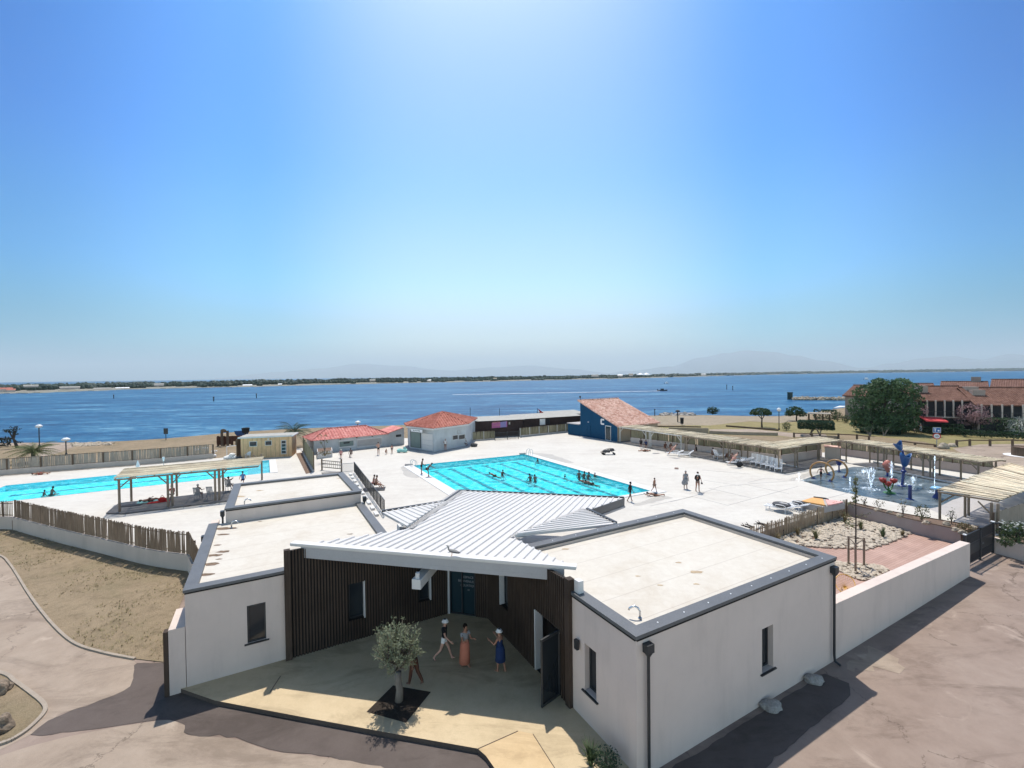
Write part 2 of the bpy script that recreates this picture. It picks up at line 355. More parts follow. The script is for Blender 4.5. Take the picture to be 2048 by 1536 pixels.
X['black'] = flatmat('black_fabric', (.02, .02, .022), .85); X['charcoal'] = flatmat('charcoal_fabric', (.06, .06, .065), .85); X['orange'] = mat('orange_cushion', (.62, .33, .12), .8, .12, 3, obj=True); X['pink'] = flatmat('pink_cushion', (.66, .36, .33), .8); X['concrete'] = mat('grey_concrete', (.40, .38, .37), .9, .12, 1.5, 14)
X['yellow'] = flatmat('yellow_cord', (.62, .36, .05), .5); X['blue_toy'] = flatmat('blue_toy_paint', (.010, .065, .20), .3, .5); X['navy_toy'] = flatmat('navy_toy_paint', (.012, .03, .16), .3, .5); X['red_toy'] = flatmat('red_toy_paint', (.30, .03, .02), .3, .5); X['green_toy'] = flatmat('green_toy_paint', (.05, .16, .05), .35); X['orange_toy'] = flatmat('ochre_hoop_paint', (.36, .20, .08), .4); X['sky_toy'] = flatmat('pale_blue_toy_paint', (.25, .48, .68), .3); X['coral_toy'] = flatmat('coral_toy_paint', (.45, .16, .12), .35)
X['spray'] = m_spray(); X['wet'] = m_wet()
X['blue_wall'] = m_plaster('deep_blue_render', (.012, .066, .135), .08); X['yellow_wall'] = m_planks('honey_weatherboard', (.60, .37, .20), (.72, .46, .26), .14, 0, .05); X['dark_hut'] = m_clad('dark_brown_board', (.028, .018, .017), (.055, .036, .033)); X['hut_roof'] = mat('grey_felt_roof', (.36, .35, .32), .9, .2, 1.2, 10)
X['white_board'] = m_clad('white_grey_board', (.40, .42, .43), (.52, .54, .55)); X['shutter'] = mat('grey_green_shutter', (.17, .215, .20), .7, .08, 2); X['parasol'] = flatmat('white_parasol_cloth', (.8, .8, .8), .8)
X['tile_red'] = m_tile('red_roof_tile', (.29, .095, .07), (.39, .14, .105), (.48, .205, .16)); X['tile_pink'] = m_tile('faded_pink_roof_tile', (.45, .145, .125), (.56, .205, .18), (.64, .30, .265)); X['tile_terra'] = m_tile('mixed_terracotta_tile', (.40, .20, .15), (.62, .37, .29), (.74, .54, .45)); X['tile_brown'] = m_tile('brown_terracotta_tile', (.11, .056, .042), (.155, .08, .06), (.205, .115, .088))
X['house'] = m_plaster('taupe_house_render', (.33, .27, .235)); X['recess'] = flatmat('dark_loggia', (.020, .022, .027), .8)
X['bark'] = m_clad('grey_bark', (.11, .095, .08), (.24, .21, .18)); X['bark_dark'] = m_clad('dark_bark', (.035, .028, .024), (.08, .065, .055))
X['olive'] = m_leaf('olive_leaf', (.10, .12, .07), (.33, .36, .24), 2.2); X['tree'] = m_leaf('evergreen_leaf', (.02, .05, .032), (.115, .185, .08), .6); X['pine'] = m_leaf('pine_leaf', (.03, .065, .03), (.07, .115, .05), .8); X['hedge'] = m_leaf('hedge_leaf', (.012, .030, .017), (.030, .062, .028), .8); X['topiary'] = m_leaf('clipped_cypress_leaf', (.02, .045, .026), (.05, .085, .045), 1.2); X['palm'] = m_leaf('palm_leaf', (.06, .085, .03), (.14, .16, .065), 1.2); X['bloom_pink'] = m_leaf('pink_blossom', (.26, .15, .16), (.50, .33, .34), 1.5); X['bloom_white'] = m_leaf('white_blossom', (.50, .50, .46), (.75, .75, .70), 1.5); X['oleander'] = m_leaf('oleander_leaf', (.04, .065, .03), (.10, .135, .06), 1.6); X['twig'] = m_leaf('thin_shrub_leaf', (.12, .10, .05), (.25, .20, .11), 2); X['young'] = m_leaf('young_tree_leaf', (.07, .08, .035), (.19, .19, .09), 1.4); X['dark_leaf'] = m_leaf('dark_shore_leaf', (.018, .024, .02), (.04, .045, .035), 1.1)
X['far_wood'] = m_leaf('far_shore_leaf', (.016, .035, .026), (.045, .07, .045), .02, .1); X['far_sand'] = mat('far_shore_ground', (.22, .21, .17), .95, .45, .02, .1); X['hill'] = mat('far_hill_rock', (.16, .20, .23), .95, .2, .002)
X['skin'] = flatmat('tanned_skin', (.34, .17, .11), .55); X['skin_pale'] = flatmat('fair_skin', (.48, .28, .21), .55); X['skin_dark'] = flatmat('deep_tanned_skin', (.17, .085, .058), .55)
for k, c in dict(hair=(.018, .012, .009), hair_grey=(.32, .31, .30), cloth_black=(.018, .018, .02), cloth_white=(.72, .71, .69), cloth_grey=(.28, .28, .29), cloth_navy=(.018, .035, .10), cloth_orange=(.47, .17, .11), cloth_brown=(.10, .045, .03), cloth_red=(.45, .03, .03), cloth_pink=(.62, .30, .28), cloth_blue=(.10, .22, .45), cloth_teal=(.25, .50, .48), cloth_taupe=(.20, .14, .12), straw=(.66, .60, .48), banner=(.42, .13, .28), banner2=(.25, .22, .42)).items():
    X[k] = flatmat(k, c, .85, .15)
def signmat(): return flatmat('white_sign', (.75, .75, .75), .5)
X['sign_white'] = signmat(); X['sign_blue'] = flatmat('blue_sign', (.03, .13, .38), .5); X['sign_red'] = flatmat('red_sign', (.5, .03, .03), .5); X['awning'] = flatmat('red_awning', (.58, .06, .07), .8); X['beacon'] = flatmat('dark_green_beacon', (.012, .035, .03), .6); X['gull_grey'] = flatmat('grey_feather', (.16, .16, .17), .8); X['gull_white'] = flatmat('white_feather', (.30, .29, .28), .8); X['wake'] = mat('wake_foam', (.80, .84, .87), .7, .1, .3)
X['stain'] = mat('brown_roof_dirt', (.17, .12, .085), .95, .4, 6); X['stain_pale'] = mat('ochre_roof_stain', (.40, .31, .21), .95, .3, 5)
X['wet_deck'] = mat('damp_concrete', (.40, .375, .335), .6, .16, 1.0, 9)
X['tuft'] = mat('straw_tuft', (.22, .19, .09), .95, .4, 1.5, col2=(.30, .25, .14))
X['cane_dark'] = m_clad('weathered_cane', (.13, .095, .06), (.30, .23, .15))
X['rock_brown'] = mat('brown_weathered_rock', (.23, .18, .135), .95, .4, 2.5, 14, .7, 8, .06)
# ---------------------------------------------------------------- setting
from mathutils.geometry import tessellate_polygon
TH = radians(29.0); U = V((cos(TH), sin(TH), 0)); W = V((-sin(TH), cos(TH), 0))   # the site grid: U to the right wing's far end, W away from the car park
ZR, ZLW, ZB = 4.06, 3.68, 4.35
O = G(1272, 1271, ZR); O.z = 0
def AB(a, b, z=0.0): p = O+U*a+W*b; return V((p.x, p.y, z))
def toab(p): d = V((p[0], p[1], 0))-O; return d.dot(U), d.dot(W)
def sheet(name, outer, z, material, holes=(), skirt=None, mats2=None, st=True):
    loops = [[V((p[0], p[1], 0)) for p in outer]]+[[V((p[0], p[1], 0)) for p in h] for h in holes]
    allp = [p for l in loops for p in l]; m = M()
    tris = tessellate_polygon(loops); m.add([(p.x, p.y, z) for p in allp], [])
    for t in tris:
        a, b, c = [allp[i] for i in t]
        if (b-a).cross(c-a).z < 0: t = t[::-1]
        m.f.append(tuple(t)); m.m.append(0)
    if skirt is not None:
        for i in range(len(outer)):
            p, q = outer[i], outer[(i+1) % len(outer)]
            m.poly([(p[0], p[1], z), (q[0], q[1], z), (q[0], q[1], skirt), (p[0], p[1], skirt)], 1 if mats2 else 0)
    o = m.build(name, [material]+([mats2] if mats2 else []))
    if st: o['kind'] = 'structure'
    return o
def px(pts, z): return [G(x, y, z) for x, y in pts]
# near edge of the raised pool grounds (retaining walls and buildings stand on it)
WL = px([(30, 1060), (120, 1085), (200, 1105), (300, 1130), (380, 1142)], 0)
near = [G(-500, 1030, 0)]+WL+[AB(-10.9, 20), AB(-7, 18), AB(-2, 14), AB(5, 9), AB(9.5, 6.6)]
fenceA, fenceB = G(1695, 1032, 0), G(1555, 1079, 0)
fd = (fenceB-fenceA).normalized(); fenceC = fenceB+fd*1.6
near += [fenceC+V((0, .15, 0)), fenceA+V((0, .15, 0)), G(1823, 1067, 0), G(1920, 1090, 0), G(1986, 1105, 0)+V((.3, .3, 0)), G(2300, 1192, 0), V((160, 22, 0))]
shore = px([(2600, 788), (2200, 790), (1900, 796), (1760, 802), (1690, 815), (1620, 826), (1560, 832), (1500, 832), (1400, 830), (1300, 831), (1160, 838), (900, 847), (600, 857), (480, 863), (410, 870), (330, 877), (250, 882), (165, 885), (0, 886), (-500, 894)], ZL)
rs = random.Random(3)
# jitter the shoreline a little
sh2 = []
for i, p in enumerate(shore):
    sh2.append(p)
    if i < len(shore)-1:
        q = shore[i+1]
        for k in (1, 2, 3):
            t = p.lerp(q, k/4); L = (q-p).length; sh2.append(t+V((0, rs.uniform(-1, 1)*min(1.2, L*.02), 0)))
sea = sheet('lagoon', [(-9000, 66), (9000, 66), (60000, 34000), (-60000, 34000)], ZS, X['sea'])
# --- pools
PFL, PFR, PNR = G(825.75, 931, ZD), G(1049, 908.75, ZD), G(1301.5, 982.5, ZD); PNL = PFL+PNR-PFR
def inset(poly, d):
    c = sum((V(p) for p in poly), V((0, 0, 0)))/len(poly); n = len(poly); out = []
    for i in range(n):
        p, a, b = V(poly[i]), V(poly[i-1]), V(poly[(i+1) % n]); e1 = (p-a).normalized(); e2 = (b-p).normalized()
        n1 = V((-e1.y, e1.x, 0)); n2 = V((-e2.y, e2.x, 0))
        if n1.dot(c-p) < 0: n1 = -n1
        if n2.dot(c-p) < 0: n2 = -n2
        k = 1+n1.dot(n2); out.append(p+(n1+n2)*(d/k))
    return out
QFL, QFR, QNR = G(12, 971, ZD), G(538, 920, ZD), G(540, 945, ZD); QNL = QFL+QNR-QFR
holeP = inset([PFL, PFR, PNR, PNL], -.02); holeQ = inset([QFL, QFR, QNR, QNL], -.02)
ground = sheet('ground', [(-140, -40), (140, -40), (160, 70), (-140, 70)], 0.0, X['asphalt'], [inset([PFL, PFR, PNR, PNL], -.005), inset([QFL, QFR, QNR, QNL], -.005)])
lawn = sheet('lawn', near+sh2, ZL, X['drygrass'], [inset([PFL, PFR, PNR, PNL], -.01), inset([QFL, QFR, QNR, QNL], -.01)], skirt=-1.2, mats2=X['soil'])
deckback = px([(2130, 1050), (2130, 985), (1990, 951), (1820, 925), (1690, 905), (1630, 905), (1556, 917), (1400, 897), (1245, 872), (1140, 864), (945, 878), (800, 876), (605, 896), (470, 913), (256, 932), (87, 945), (0, 952), (-300, 975)], ZD)
nd = [G(-300, 1040, 0)]+WL+[AB(-10.9, 20), AB(-7, 18), AB(-2, 14), AB(5, 9), AB(9.5, 6.6), fenceC+V((0, .12, 0)), fenceA+V((0, .12, 0))]+px([(1792, 1024), (1960, 1052), (1992, 1070)], ZD)
deck = sheet('pool_deck', nd+deckback, ZD, X['deck'], [holeP, holeQ], skirt=-.1, mats2=X['plaster_grey'])
def pool(name, label, c, depth, water, liner, cop, lanes, copw, step=None, lanewall=None):
    fl, fr, nr, nl = c; zb = ZD-depth; cen = (fl+nr)/2
    root = thing(name, label, 'pool', (cen.x, cen.y, zb))
    m = M(); 
    m.poly([(p.x, p.y, zb) for p in (nl, nr, fr, fl)])
    for p, q in ((fl, fr), (fr, nr), (nr, nl), (nl, fl)): m.poly([(p.x, p.y, zb), (q.x, q.y, zb), (q.x, q.y, ZD), (p.x, p.y, ZD)])
    m.build('basin', liner, root)
    e = (fr-fl).normalized(); l = (nr-fr).normalized(); 
    for k, t in enumerate(lanes):
        a = fl.lerp(fr, t)+l*1.4; b = nl.lerp(nr, t)-l*1.4; m = M()
        # a marked line on the floor with the usual cross bars at both ends
        m.box(((a.x+b.x)/2, (a.y+b.y)/2, zb+.012), (.42, (b-a).length, .02), atan2(l.y, l.x)-pi/2)
        for q in (a, b): m.box((q.x, q.y, zb+.014), (1.0, .27, .02), atan2(l.y, l.x)-pi/2)
        m.build('lane_line', X['lane'], root)
    m = M(); zt = ZD+.05
    for p, q, w, sgn in cop:
        d = (q-p).normalized(); nn = V((-d.y, d.x, 0))*sgn
        m.prism([p, q, q+nn*w, p+nn*w], ZD-.06, zt)
    m.build('coping', X['coping_white'], root, bevel=.02)
    if step:
        m = M(); m.prism(step, zb+.01, ZD-.27); m.build('shallow_step', X['pool_step'], root)
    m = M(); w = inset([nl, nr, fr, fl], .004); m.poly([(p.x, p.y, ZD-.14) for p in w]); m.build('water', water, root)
    return root
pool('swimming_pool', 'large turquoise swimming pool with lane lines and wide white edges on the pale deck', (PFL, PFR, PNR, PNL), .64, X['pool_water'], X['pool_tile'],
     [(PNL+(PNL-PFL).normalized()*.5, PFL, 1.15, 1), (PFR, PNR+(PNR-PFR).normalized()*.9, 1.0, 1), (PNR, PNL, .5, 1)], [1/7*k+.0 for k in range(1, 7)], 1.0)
eS = (QFR-QNR).normalized(); uQ = (QFR-QFL).normalized()
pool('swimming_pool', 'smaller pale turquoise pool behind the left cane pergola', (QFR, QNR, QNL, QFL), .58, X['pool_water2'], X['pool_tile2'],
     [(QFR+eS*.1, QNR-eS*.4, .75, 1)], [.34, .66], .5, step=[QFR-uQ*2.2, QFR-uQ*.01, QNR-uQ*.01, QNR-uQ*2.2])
# --- lawns, paths and beds
gl = px([(-260, 1042)], 0)+[p+V((0, -.05, 0)) for p in WL]+px([(372, 1180), (345, 1250), (345, 1327), (265, 1318), (205, 1306), (150, 1288), (110, 1255), (75, 1213), (52, 1180), (35, 1152), (18, 1127), (0, 1112), (-60, 1095), (-300, 1085)], 0)
sheet('dry_lawn', gl, .03, X['drygrass'], skirt=-.02)
def kerb(name, pts, w, h, material):
    m = M()
    for i in range(len(pts)-1):
        m.beam(V(pts[i])+V((0, 0, h/2)), V(pts[i+1])+V((0, 0, h/2)), w, h)
    o = m.build(name, material); o['kind'] = 'structure'; return o
def smooth(pts, k=6):
    out = []
    for i in range(len(pts)-1):
        p0, p1, p2, p3 = pts[max(0, i-1)], pts[i], pts[i+1], pts[min(len(pts)-1, i+2)]
        for j in range(k):
            t = j/k; out.append(.5*((2*p1)+(p2-p0)*t+(2*p0-5*p1+4*p2-p3)*t*t+(3*p1-p0-3*p2+p3)*t**3))
    return out+[pts[-1]]
kerb('path_kerb', smooth(px([(270, 1319), (205, 1306), (150, 1288), (110, 1255), (75, 1213), (52, 1180), (35, 1152), (18, 1127), (0, 1112), (-60, 1095)], 0)), .10, .07, X['kerb'])
bed = px([(-120, 1320), (0, 1347), (30, 1365), (62, 1388), (86, 1408), (90, 1424), (70, 1448), (40, 1472), (0, 1490), (-120, 1520)], 0)
sheet('planting_bed', smooth(bed, 4), .035, X['drygrass'], skirt=-.02)
kerb('bed_kerb', smooth(bed, 5), .12, .08, X['kerb'])
sheet('path', px([(-300, 1085), (-60, 1095), (0, 1112), (35, 1152), (75, 1213), (150, 1288), (265, 1318), (276, 1332), (262, 1375), (200, 1402), (120, 1428), (60, 1470), (0, 1500), (-300, 1600)], 0), .006, X['path'])
sheet('old_asphalt', smooth(px([(-300, 1620), (0, 1512), (130, 1475), (250, 1452), (340, 1440), (372, 1452), (375, 1470), (470, 1478), (540, 1502), (620, 1512), (830, 1545), (900, 1640), (-300, 1800)], 0), 4), .006, X['path'])
def jag(pts, amp, f=2.2):
    out = []
    for i in range(len(pts)):
        p, q = pts[i], pts[(i+1) % len(pts)]; k = max(1, int((q-p).length/.25))
        for j in range(k): t = p.lerp(q, j/k); out.append(t+V((noise.noise(t*f), noise.noise(t*f+V((9, 0, 0))), 0))*amp+V((noise.noise(t*f*4), noise.noise(t*f*4+V((5, 0, 0))), 0))*amp*.5)
    return out

dk = smooth(px([(347, 1327), (300, 1326), (268, 1331), (262, 1372), (200, 1402), (120, 1430), (66, 1468), (160, 1462), (250, 1450), (340, 1440), (372, 1452), (375, 1470), (470, 1476), (540, 1500), (620, 1510), (760, 1533), (1010, 1600), (1010, 1500), (700, 1440), (430, 1400)], 0), 3)
sheet('new_asphalt', jag(dk, .10), .011, X['asphalt_new'])
sheet('asphalt_strip', jag([AB(.1, -.2), AB(9.2, -.2), AB(9.4, -.9), AB(8.8, -1.25), AB(.5, -1.6), AB(-.6, -1.0)], .07), .011, X['asphalt_new'])
# entrance terrace with its dark edge
tpts = [G(352, 1374, .16), G(430, 1401, .16), G(600, 1433, .16), G(780, 1466, .16), G(955, 1497, .16), G(972, 1512, .16), G(1040, 1610, .16), AB(-.6, -3.2), AB(.12, -3.0), AB(.12, 9.4), AB(-1.3, 10.75), AB(-11.3, 10.75)]
sheet('entrance_terrace', tpts, .16, X['terrace'], skirt=-.02, mats2=X['kerb_dark'])
sheet('terrace_step', [p+V((0, 0, 0)) for p in (tpts[4]+V((.02, 0, 0)), G(1036, 1462, .16), G(1066, 1468, .16), G(1112, 1540, .16), G(1150, 1610, .16), tpts[6], tpts[5])], .166, X['pavement'])
m = M(); pit = [G(786, 1371, .16), G(862, 1384, .16), G(812, 1446, .16), G(733, 1424, .16)]
m.poly([(p.x, p.y, .166) for p in pit[::-1]]); struct(m, 'tree_pit', X['soil_dark'])
m = M()
for a, b in ((G(955, 1498, .17), G(1036, 1462, .17)), (G(1066, 1468, .17), G(1112, 1540, .17)), (G(561, 1352, .17), G(540, 1384, .17))): m.beam(a, b, .018, .012)
struct(m, 'terrace_joint', X['kerb_dark'])
# park behind the east pergola, promenade, beach
sheet('park_lawn', px([(1240, 871), (1330, 868), (1420, 869), (1556, 873), (1590, 876), (1640, 872), (1700, 868), (1740, 872), (1850, 884), (1900, 900), (2200, 915), (2200, 835), (1900, 838), (1690, 838), (1610, 842), (1560, 846), (1500, 843), (1420, 850), (1330, 852)], ZL)[::1], ZL+.008, X['lawn'])
sheet('beach', px([(1250, 846), (1340, 850), (1420, 851), (1500, 842), (1560, 846), (1610, 840), (1625, 827), (1560, 833), (1500, 833), (1400, 831), (1300, 832)], ZL), ZL+.012, X['sand'])
sheet('promenade', px([(-200, 900), (-100, 889), (0, 887), (165, 886), (150, 893), (120, 905), (85, 915), (60, 916), (82, 905), (92, 893), (40, 890)], ZL), ZL+.012, X['path'])
sheet('park_path', px([(1418, 859), (1500, 858), (1556, 863), (1585, 866), (1650, 868), (1655, 873), (1585, 875), (1556, 871), (1480, 868), (1422, 866)], ZL), ZL+.016, X['path'])
sheet('drive', px([(1905, 897), (1960, 889), (2040, 888), (2200, 890), (2300, 950), (2200, 985), (2000, 950)], ZL), ZL+.02, X['path'])
# joints and cracks of the deck
m = M()
for l in (((1340, 1004), (1385, 993), (1440, 973), (1520, 966), (1597, 961)), ((1390, 994), (1456, 1010.6)), ((1456, 1010.6), (1596, 972.5)), ((1405, 960), (1485, 972)), ((1496, 970), (1577, 987)), ((1417, 976), (1502, 996)), ((1496, 965), (1531, 956)), ((1531, 956), (1575, 961)), ((1300, 1012), (1385, 993)), ((1405, 940), (1500, 948)), ((1640, 1000), (1700, 985))):
    for a, b in zip(l, l[1:]): m.beam(G(*a, ZD+.003), G(*b, ZD+.003), .05, .01)
struct(m, 'deck_joint', X['concrete'])
rg = random.Random(12); m = M(); xs_ = [p[0] for p in gl]; ys_ = [p[1] for p in gl]; k = 0
while k < 9000:
    p = V((rg.uniform(-38, max(xs_)), rg.uniform(min(ys_), max(ys_)), .03)); s = noise.noise(p*.35)+.6*noise.noise(p*1.3)
    k += 1
    if s < -.05: continue
    c_ = False
    for i in range(len(gl)):
        a, b = gl[i], gl[i-1]
        if (a[1] > p.y) != (b[1] > p.y) and p.x < (b[0]-a[0])*(p.y-a[1])/(b[1]-a[1])+a[0]: c_ = not c_
    if not c_: continue
    for j in range(3):
        a = rg.uniform(0, 6.3); h = rg.uniform(.04, .11)*(1+s); d = V((cos(a), sin(a), 0)); q = p+d*.05*rg.random(); m.add([q-V((-d.y, d.x, 0))*.012, q+V((-d.y, d.x, 0))*.012, q+d*h*.9+V((0, 0, h))], [(0, 1, 2)])
o = m.build('dry_grass_tufts', X['tuft']); o['kind'] = 'stuff'
sp_ = px([(1690, 1335), (1702, 1318), (1722, 1305), (1745, 1296), (1770, 1306), (1800, 1322), (1812, 1338), (1790, 1345), (1760, 1336), (1730, 1341), (1705, 1349)], 0)
sheet('sand_spill', jag(sp_, .38, 2.6), .008, X['path'])
for k, q in enumerate((((800, 934), (812, 930), (846, 953), (830, 956), (806, 950)), ((1262, 1010), (1300, 998), (1330, 992), (1345, 996), (1310, 1004), (1280, 1012)), ((1590, 962), (1640, 947), (1668, 939), (1660, 935), (1610, 948), (1575, 960)), ((1062, 905), (1100, 908), (1150, 925), (1130, 926), (1080, 915)))):
    sheet('wet_patch', jag(px(q, ZD), .3, .9), ZD+.0025+.0006*k, X['wet_deck'])
# ---------------------------------------------------------------- reception building
def wallseg(m, P, Q, z0, z1, t, ops=(), mi=0, inward=None):
    """vertical wall from P to Q (outer face on PQ, thickness t to the inward side) with rectangular openings (s0,s1,za,zb)"""
    P, Q = V((P[0], P[1], 0)), V((Q[0], Q[1], 0)); d = (Q-P); L = d.length; d.normalize(); nn = inward if inward is not None else V((-d.y, d.x, 0))
    def bx(s0, s1, a, b):
        if s1-s0 < 1e-4 or b-a < 1e-4: return
        m.prism([P+d*s0, P+d*s1, P+d*s1+nn*t, P+d*s0+nn*t], a, b, mi)
    s = 0
    for s0, s1, a, b in sorted(ops):
        bx(s, s0, z0, z1); bx(s0, s1, z0, a); bx(s0, s1, b, z1); s = s1
    bx(s, L, z0, z1)
def hit(x, y, P, n):
    d = ray(x, y); C = V((0, 0, HCAM)); t = (V(P)-C).dot(n)/d.dot(n); return C+d*t
rec = thing('reception_building', 'low white rendered reception building with flat pale roofs and a ribbed white metal canopy', 'building', AB(0, 0, 0))
def rec_window(P, Q, inward, op, depth=.22, sill=True, frame=None):
    """recessed window: dark frame with glass pane and sill"""
    s0, s1, za, zb = op; d = (Q-P).normalized(); a = P+d*s0+inward*depth; b = P+d*s1+inward*depth
    m = M(); fw = .05
    for p, q in ((V((a.x, a.y, za+.03)), V((b.x, b.y, za+.03))), (V((a.x, a.y, zb-.03)), V((b.x, b.y, zb-.03)))): m.beam(p, q, .06, .056)
    for p in (a+d*.03, b-d*.03): m.beam((p.x, p.y, za+.058), (p.x, p.y, zb-.058), .056, .06, up=tuple(inward))
    w = m.build('window', X['dark_metal'], rec)
    m = M(); m.prism([a+d*.058, b-d*.058, b-d*.058+inward*.02, a+d*.058+inward*.02], za+.058, zb-.058); m.build('pane', X['glass'], w)
    if sill:
        m = M(); p, q = P+d*(s0-.10), P+d*(s1+.10)
        m.prism([p-inward*.07, q-inward*.07, q-inward*.002, p-inward*.002], za-.05, za-.012); m.prism([P+d*s0-inward*.002, P+d*s1-inward*.002, b, a], za-.05, za-.004); m.build('sill', X['sill'], w)
A0, B0, C0 = AB(0, 0), AB(10.39, 0), AB(10.39, 7.15)
# openings from their place on each face
def op_on(P, Q, pxs):
    d = (Q-P).normalized(); n = V((-d.y, d.x, 0)); r = []
    for x, y in pxs: h = hit(x, y, P, n); r.append(((h-P).dot(d), h.z))
    return r
E0 = AB(0, 2.93)
r = op_on(E0, A0, [(1169, 1288), (1192, 1303), (1171, 1376), (1190.5, 1401)])
opE = (min(r[0][0], r[2][0]), r[1][0], (r[2][1]+r[3][1])/2-.02, (r[0][1]+r[1][1])/2)
r = op_on(A0, B0, [(1524, 1257), (1546.5, 1250), (1523.5, 1349), (1546, 1333)])
opS = (r[0][0], r[1][0], (r[2][1]+r[3][1])/2, (r[0][1]+r[1][1])/2)
L1, L2 = AB(-11.4, 10.6), AB(-8.02, 10.6)
r = op_on(L1, L2, [(493.5, 1212), (531, 1204), (495, 1287), (533, 1277)])
opL = (r[0][0], r[1][0], (r[2][1]+r[3][1])/2, (r[0][1]+r[1][1])/2)
m = M(); T = .35
wallseg(m, E0, A0, 0, ZR-.10, T, [opE], inward=U)
wallseg(m, A0+U*T, B0, 0, ZR-.10, T, [(opS[0]-T, opS[1]-T, opS[2], opS[3])], inward=W)
wallseg(m, B0+W*T, C0, 0, ZR-.10, T, inward=-U)
wallseg(m, C0-U*T, AB(.36, 7.15), 0, ZR-.10, T, inward=-W)
m.build('wall', X['plaster'], rec); m = M()
wallseg(m, L1, L2, 0, ZLW-.10, T, [opL], inward=W)
LB = AB(-11.4, 19.9)
wallseg(m, LB, L1+W*T, 0, ZLW-.10, T, inward=U)
wallseg(m, AB(-3.75, 11.2), AB(-3.75, 19.05), 0, ZLW-.10, T, inward=-U)
# rear block, a little higher
K = [AB(-10.7, 19.0), AB(-3.8, 19.0), AB(-3.95, 25.15), AB(-10.6, 25.3)]
m.build('wall', X['plaster'], rec); m = M(); wallseg(m, K[0], K[1], ZLW-.6, ZB-.10, T, inward=W); wallseg(m, K[1]+W*T, K[2], 0, ZB-.10, T, inward=-U); wallseg(m, K[2]-U*T, K[3], 0, ZB-.10, T, inward=-W); wallseg(m, K[3]-W*T, K[0]+W*T, 0, ZB-.10, T, inward=U)
# courtyard walls behind the cladding
CL = AB(-1.4, 10.6); CH0, CH1 = AB(-1.45, 10.6), AB(0, 9.2)
m.build('wall', X['plaster'], rec)
rec_window(E0, A0, U, opE); rec_window(A0, B0, W, opS); rec_window(L1, L2, W, opL, depth=.06)
# flat roofs
def flatroof(name, pts, z): 
    m = M(); m.prism(pts, z-.25, z); return m.build(name, X['roof'], rec)
flatroof('roof', [AB(.2, .2), AB(10.2, .2), AB(10.2, 6.95), AB(.2, 6.95)], ZR-.22)
flatroof('roof', [AB(-11.2, 10.8), AB(-3.95, 10.8), AB(-3.95, 19.1), AB(-11.2, 19.1)], ZLW-.13)
flatroof('roof', inset(K, .2), ZB-.13)
def coping(runs, z, w=.42):
    m = M()
    for p, q in runs:
        d = (q-p).normalized(); nn = V((-d.y, d.x, 0))
        m.prism([p-nn*.05, q-nn*.05, q+nn*(w-.05), p+nn*(w-.05)], z-.10, z)
    return m.build('coping', X['zinc'], rec)
e = .05; w_ = .42
coping([(AB(0, 2.93), AB(0, 0.37)), (AB(-e, 0), AB(10.39+e, 0)), (AB(10.39, .37), AB(10.39, 7.15+e)), (AB(10.39-.37, 7.15), AB(.2, 7.15))], ZR, w_)
coping([(AB(-11.4-e, 10.6), AB(-8.0, 10.6)), (AB(-11.4, 18.95), AB(-11.4, 10.97)), (AB(-3.75, 11.4), AB(-3.75, 18.95))], ZLW, w_)
coping([(AB(-10.7-e, 19.0), AB(-3.8+e, 19.0)), (AB(-3.8, 19.37), AB(-3.95, 25.15+e)), (AB(-3.95-.37, 25.15), AB(-10.6-e, 25.3)), (AB(-10.6, 24.9), AB(-10.7, 19.37))], ZB, w_)
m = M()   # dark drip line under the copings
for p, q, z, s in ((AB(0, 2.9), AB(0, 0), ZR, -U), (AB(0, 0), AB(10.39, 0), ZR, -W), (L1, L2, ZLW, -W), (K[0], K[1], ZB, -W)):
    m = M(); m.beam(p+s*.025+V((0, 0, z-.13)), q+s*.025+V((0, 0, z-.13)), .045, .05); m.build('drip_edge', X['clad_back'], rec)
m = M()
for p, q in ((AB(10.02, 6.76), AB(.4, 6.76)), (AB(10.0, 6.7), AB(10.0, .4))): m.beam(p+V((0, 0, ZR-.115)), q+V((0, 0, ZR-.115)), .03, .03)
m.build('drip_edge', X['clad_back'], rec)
m = M()    # inner upstands seen across the roofs
m.prism([AB(10.02, .4), AB(10.02, 6.78), AB(9.98, 6.74), AB(9.98, .4)], ZR-.215, ZR-.10); m.prism([AB(10.0, 6.78), AB(.4, 6.78), AB(.4, 6.74), AB(9.98, 6.74)], ZR-.215, ZR-.10)
m.build('upstand', X['plaster_grey'], rec)
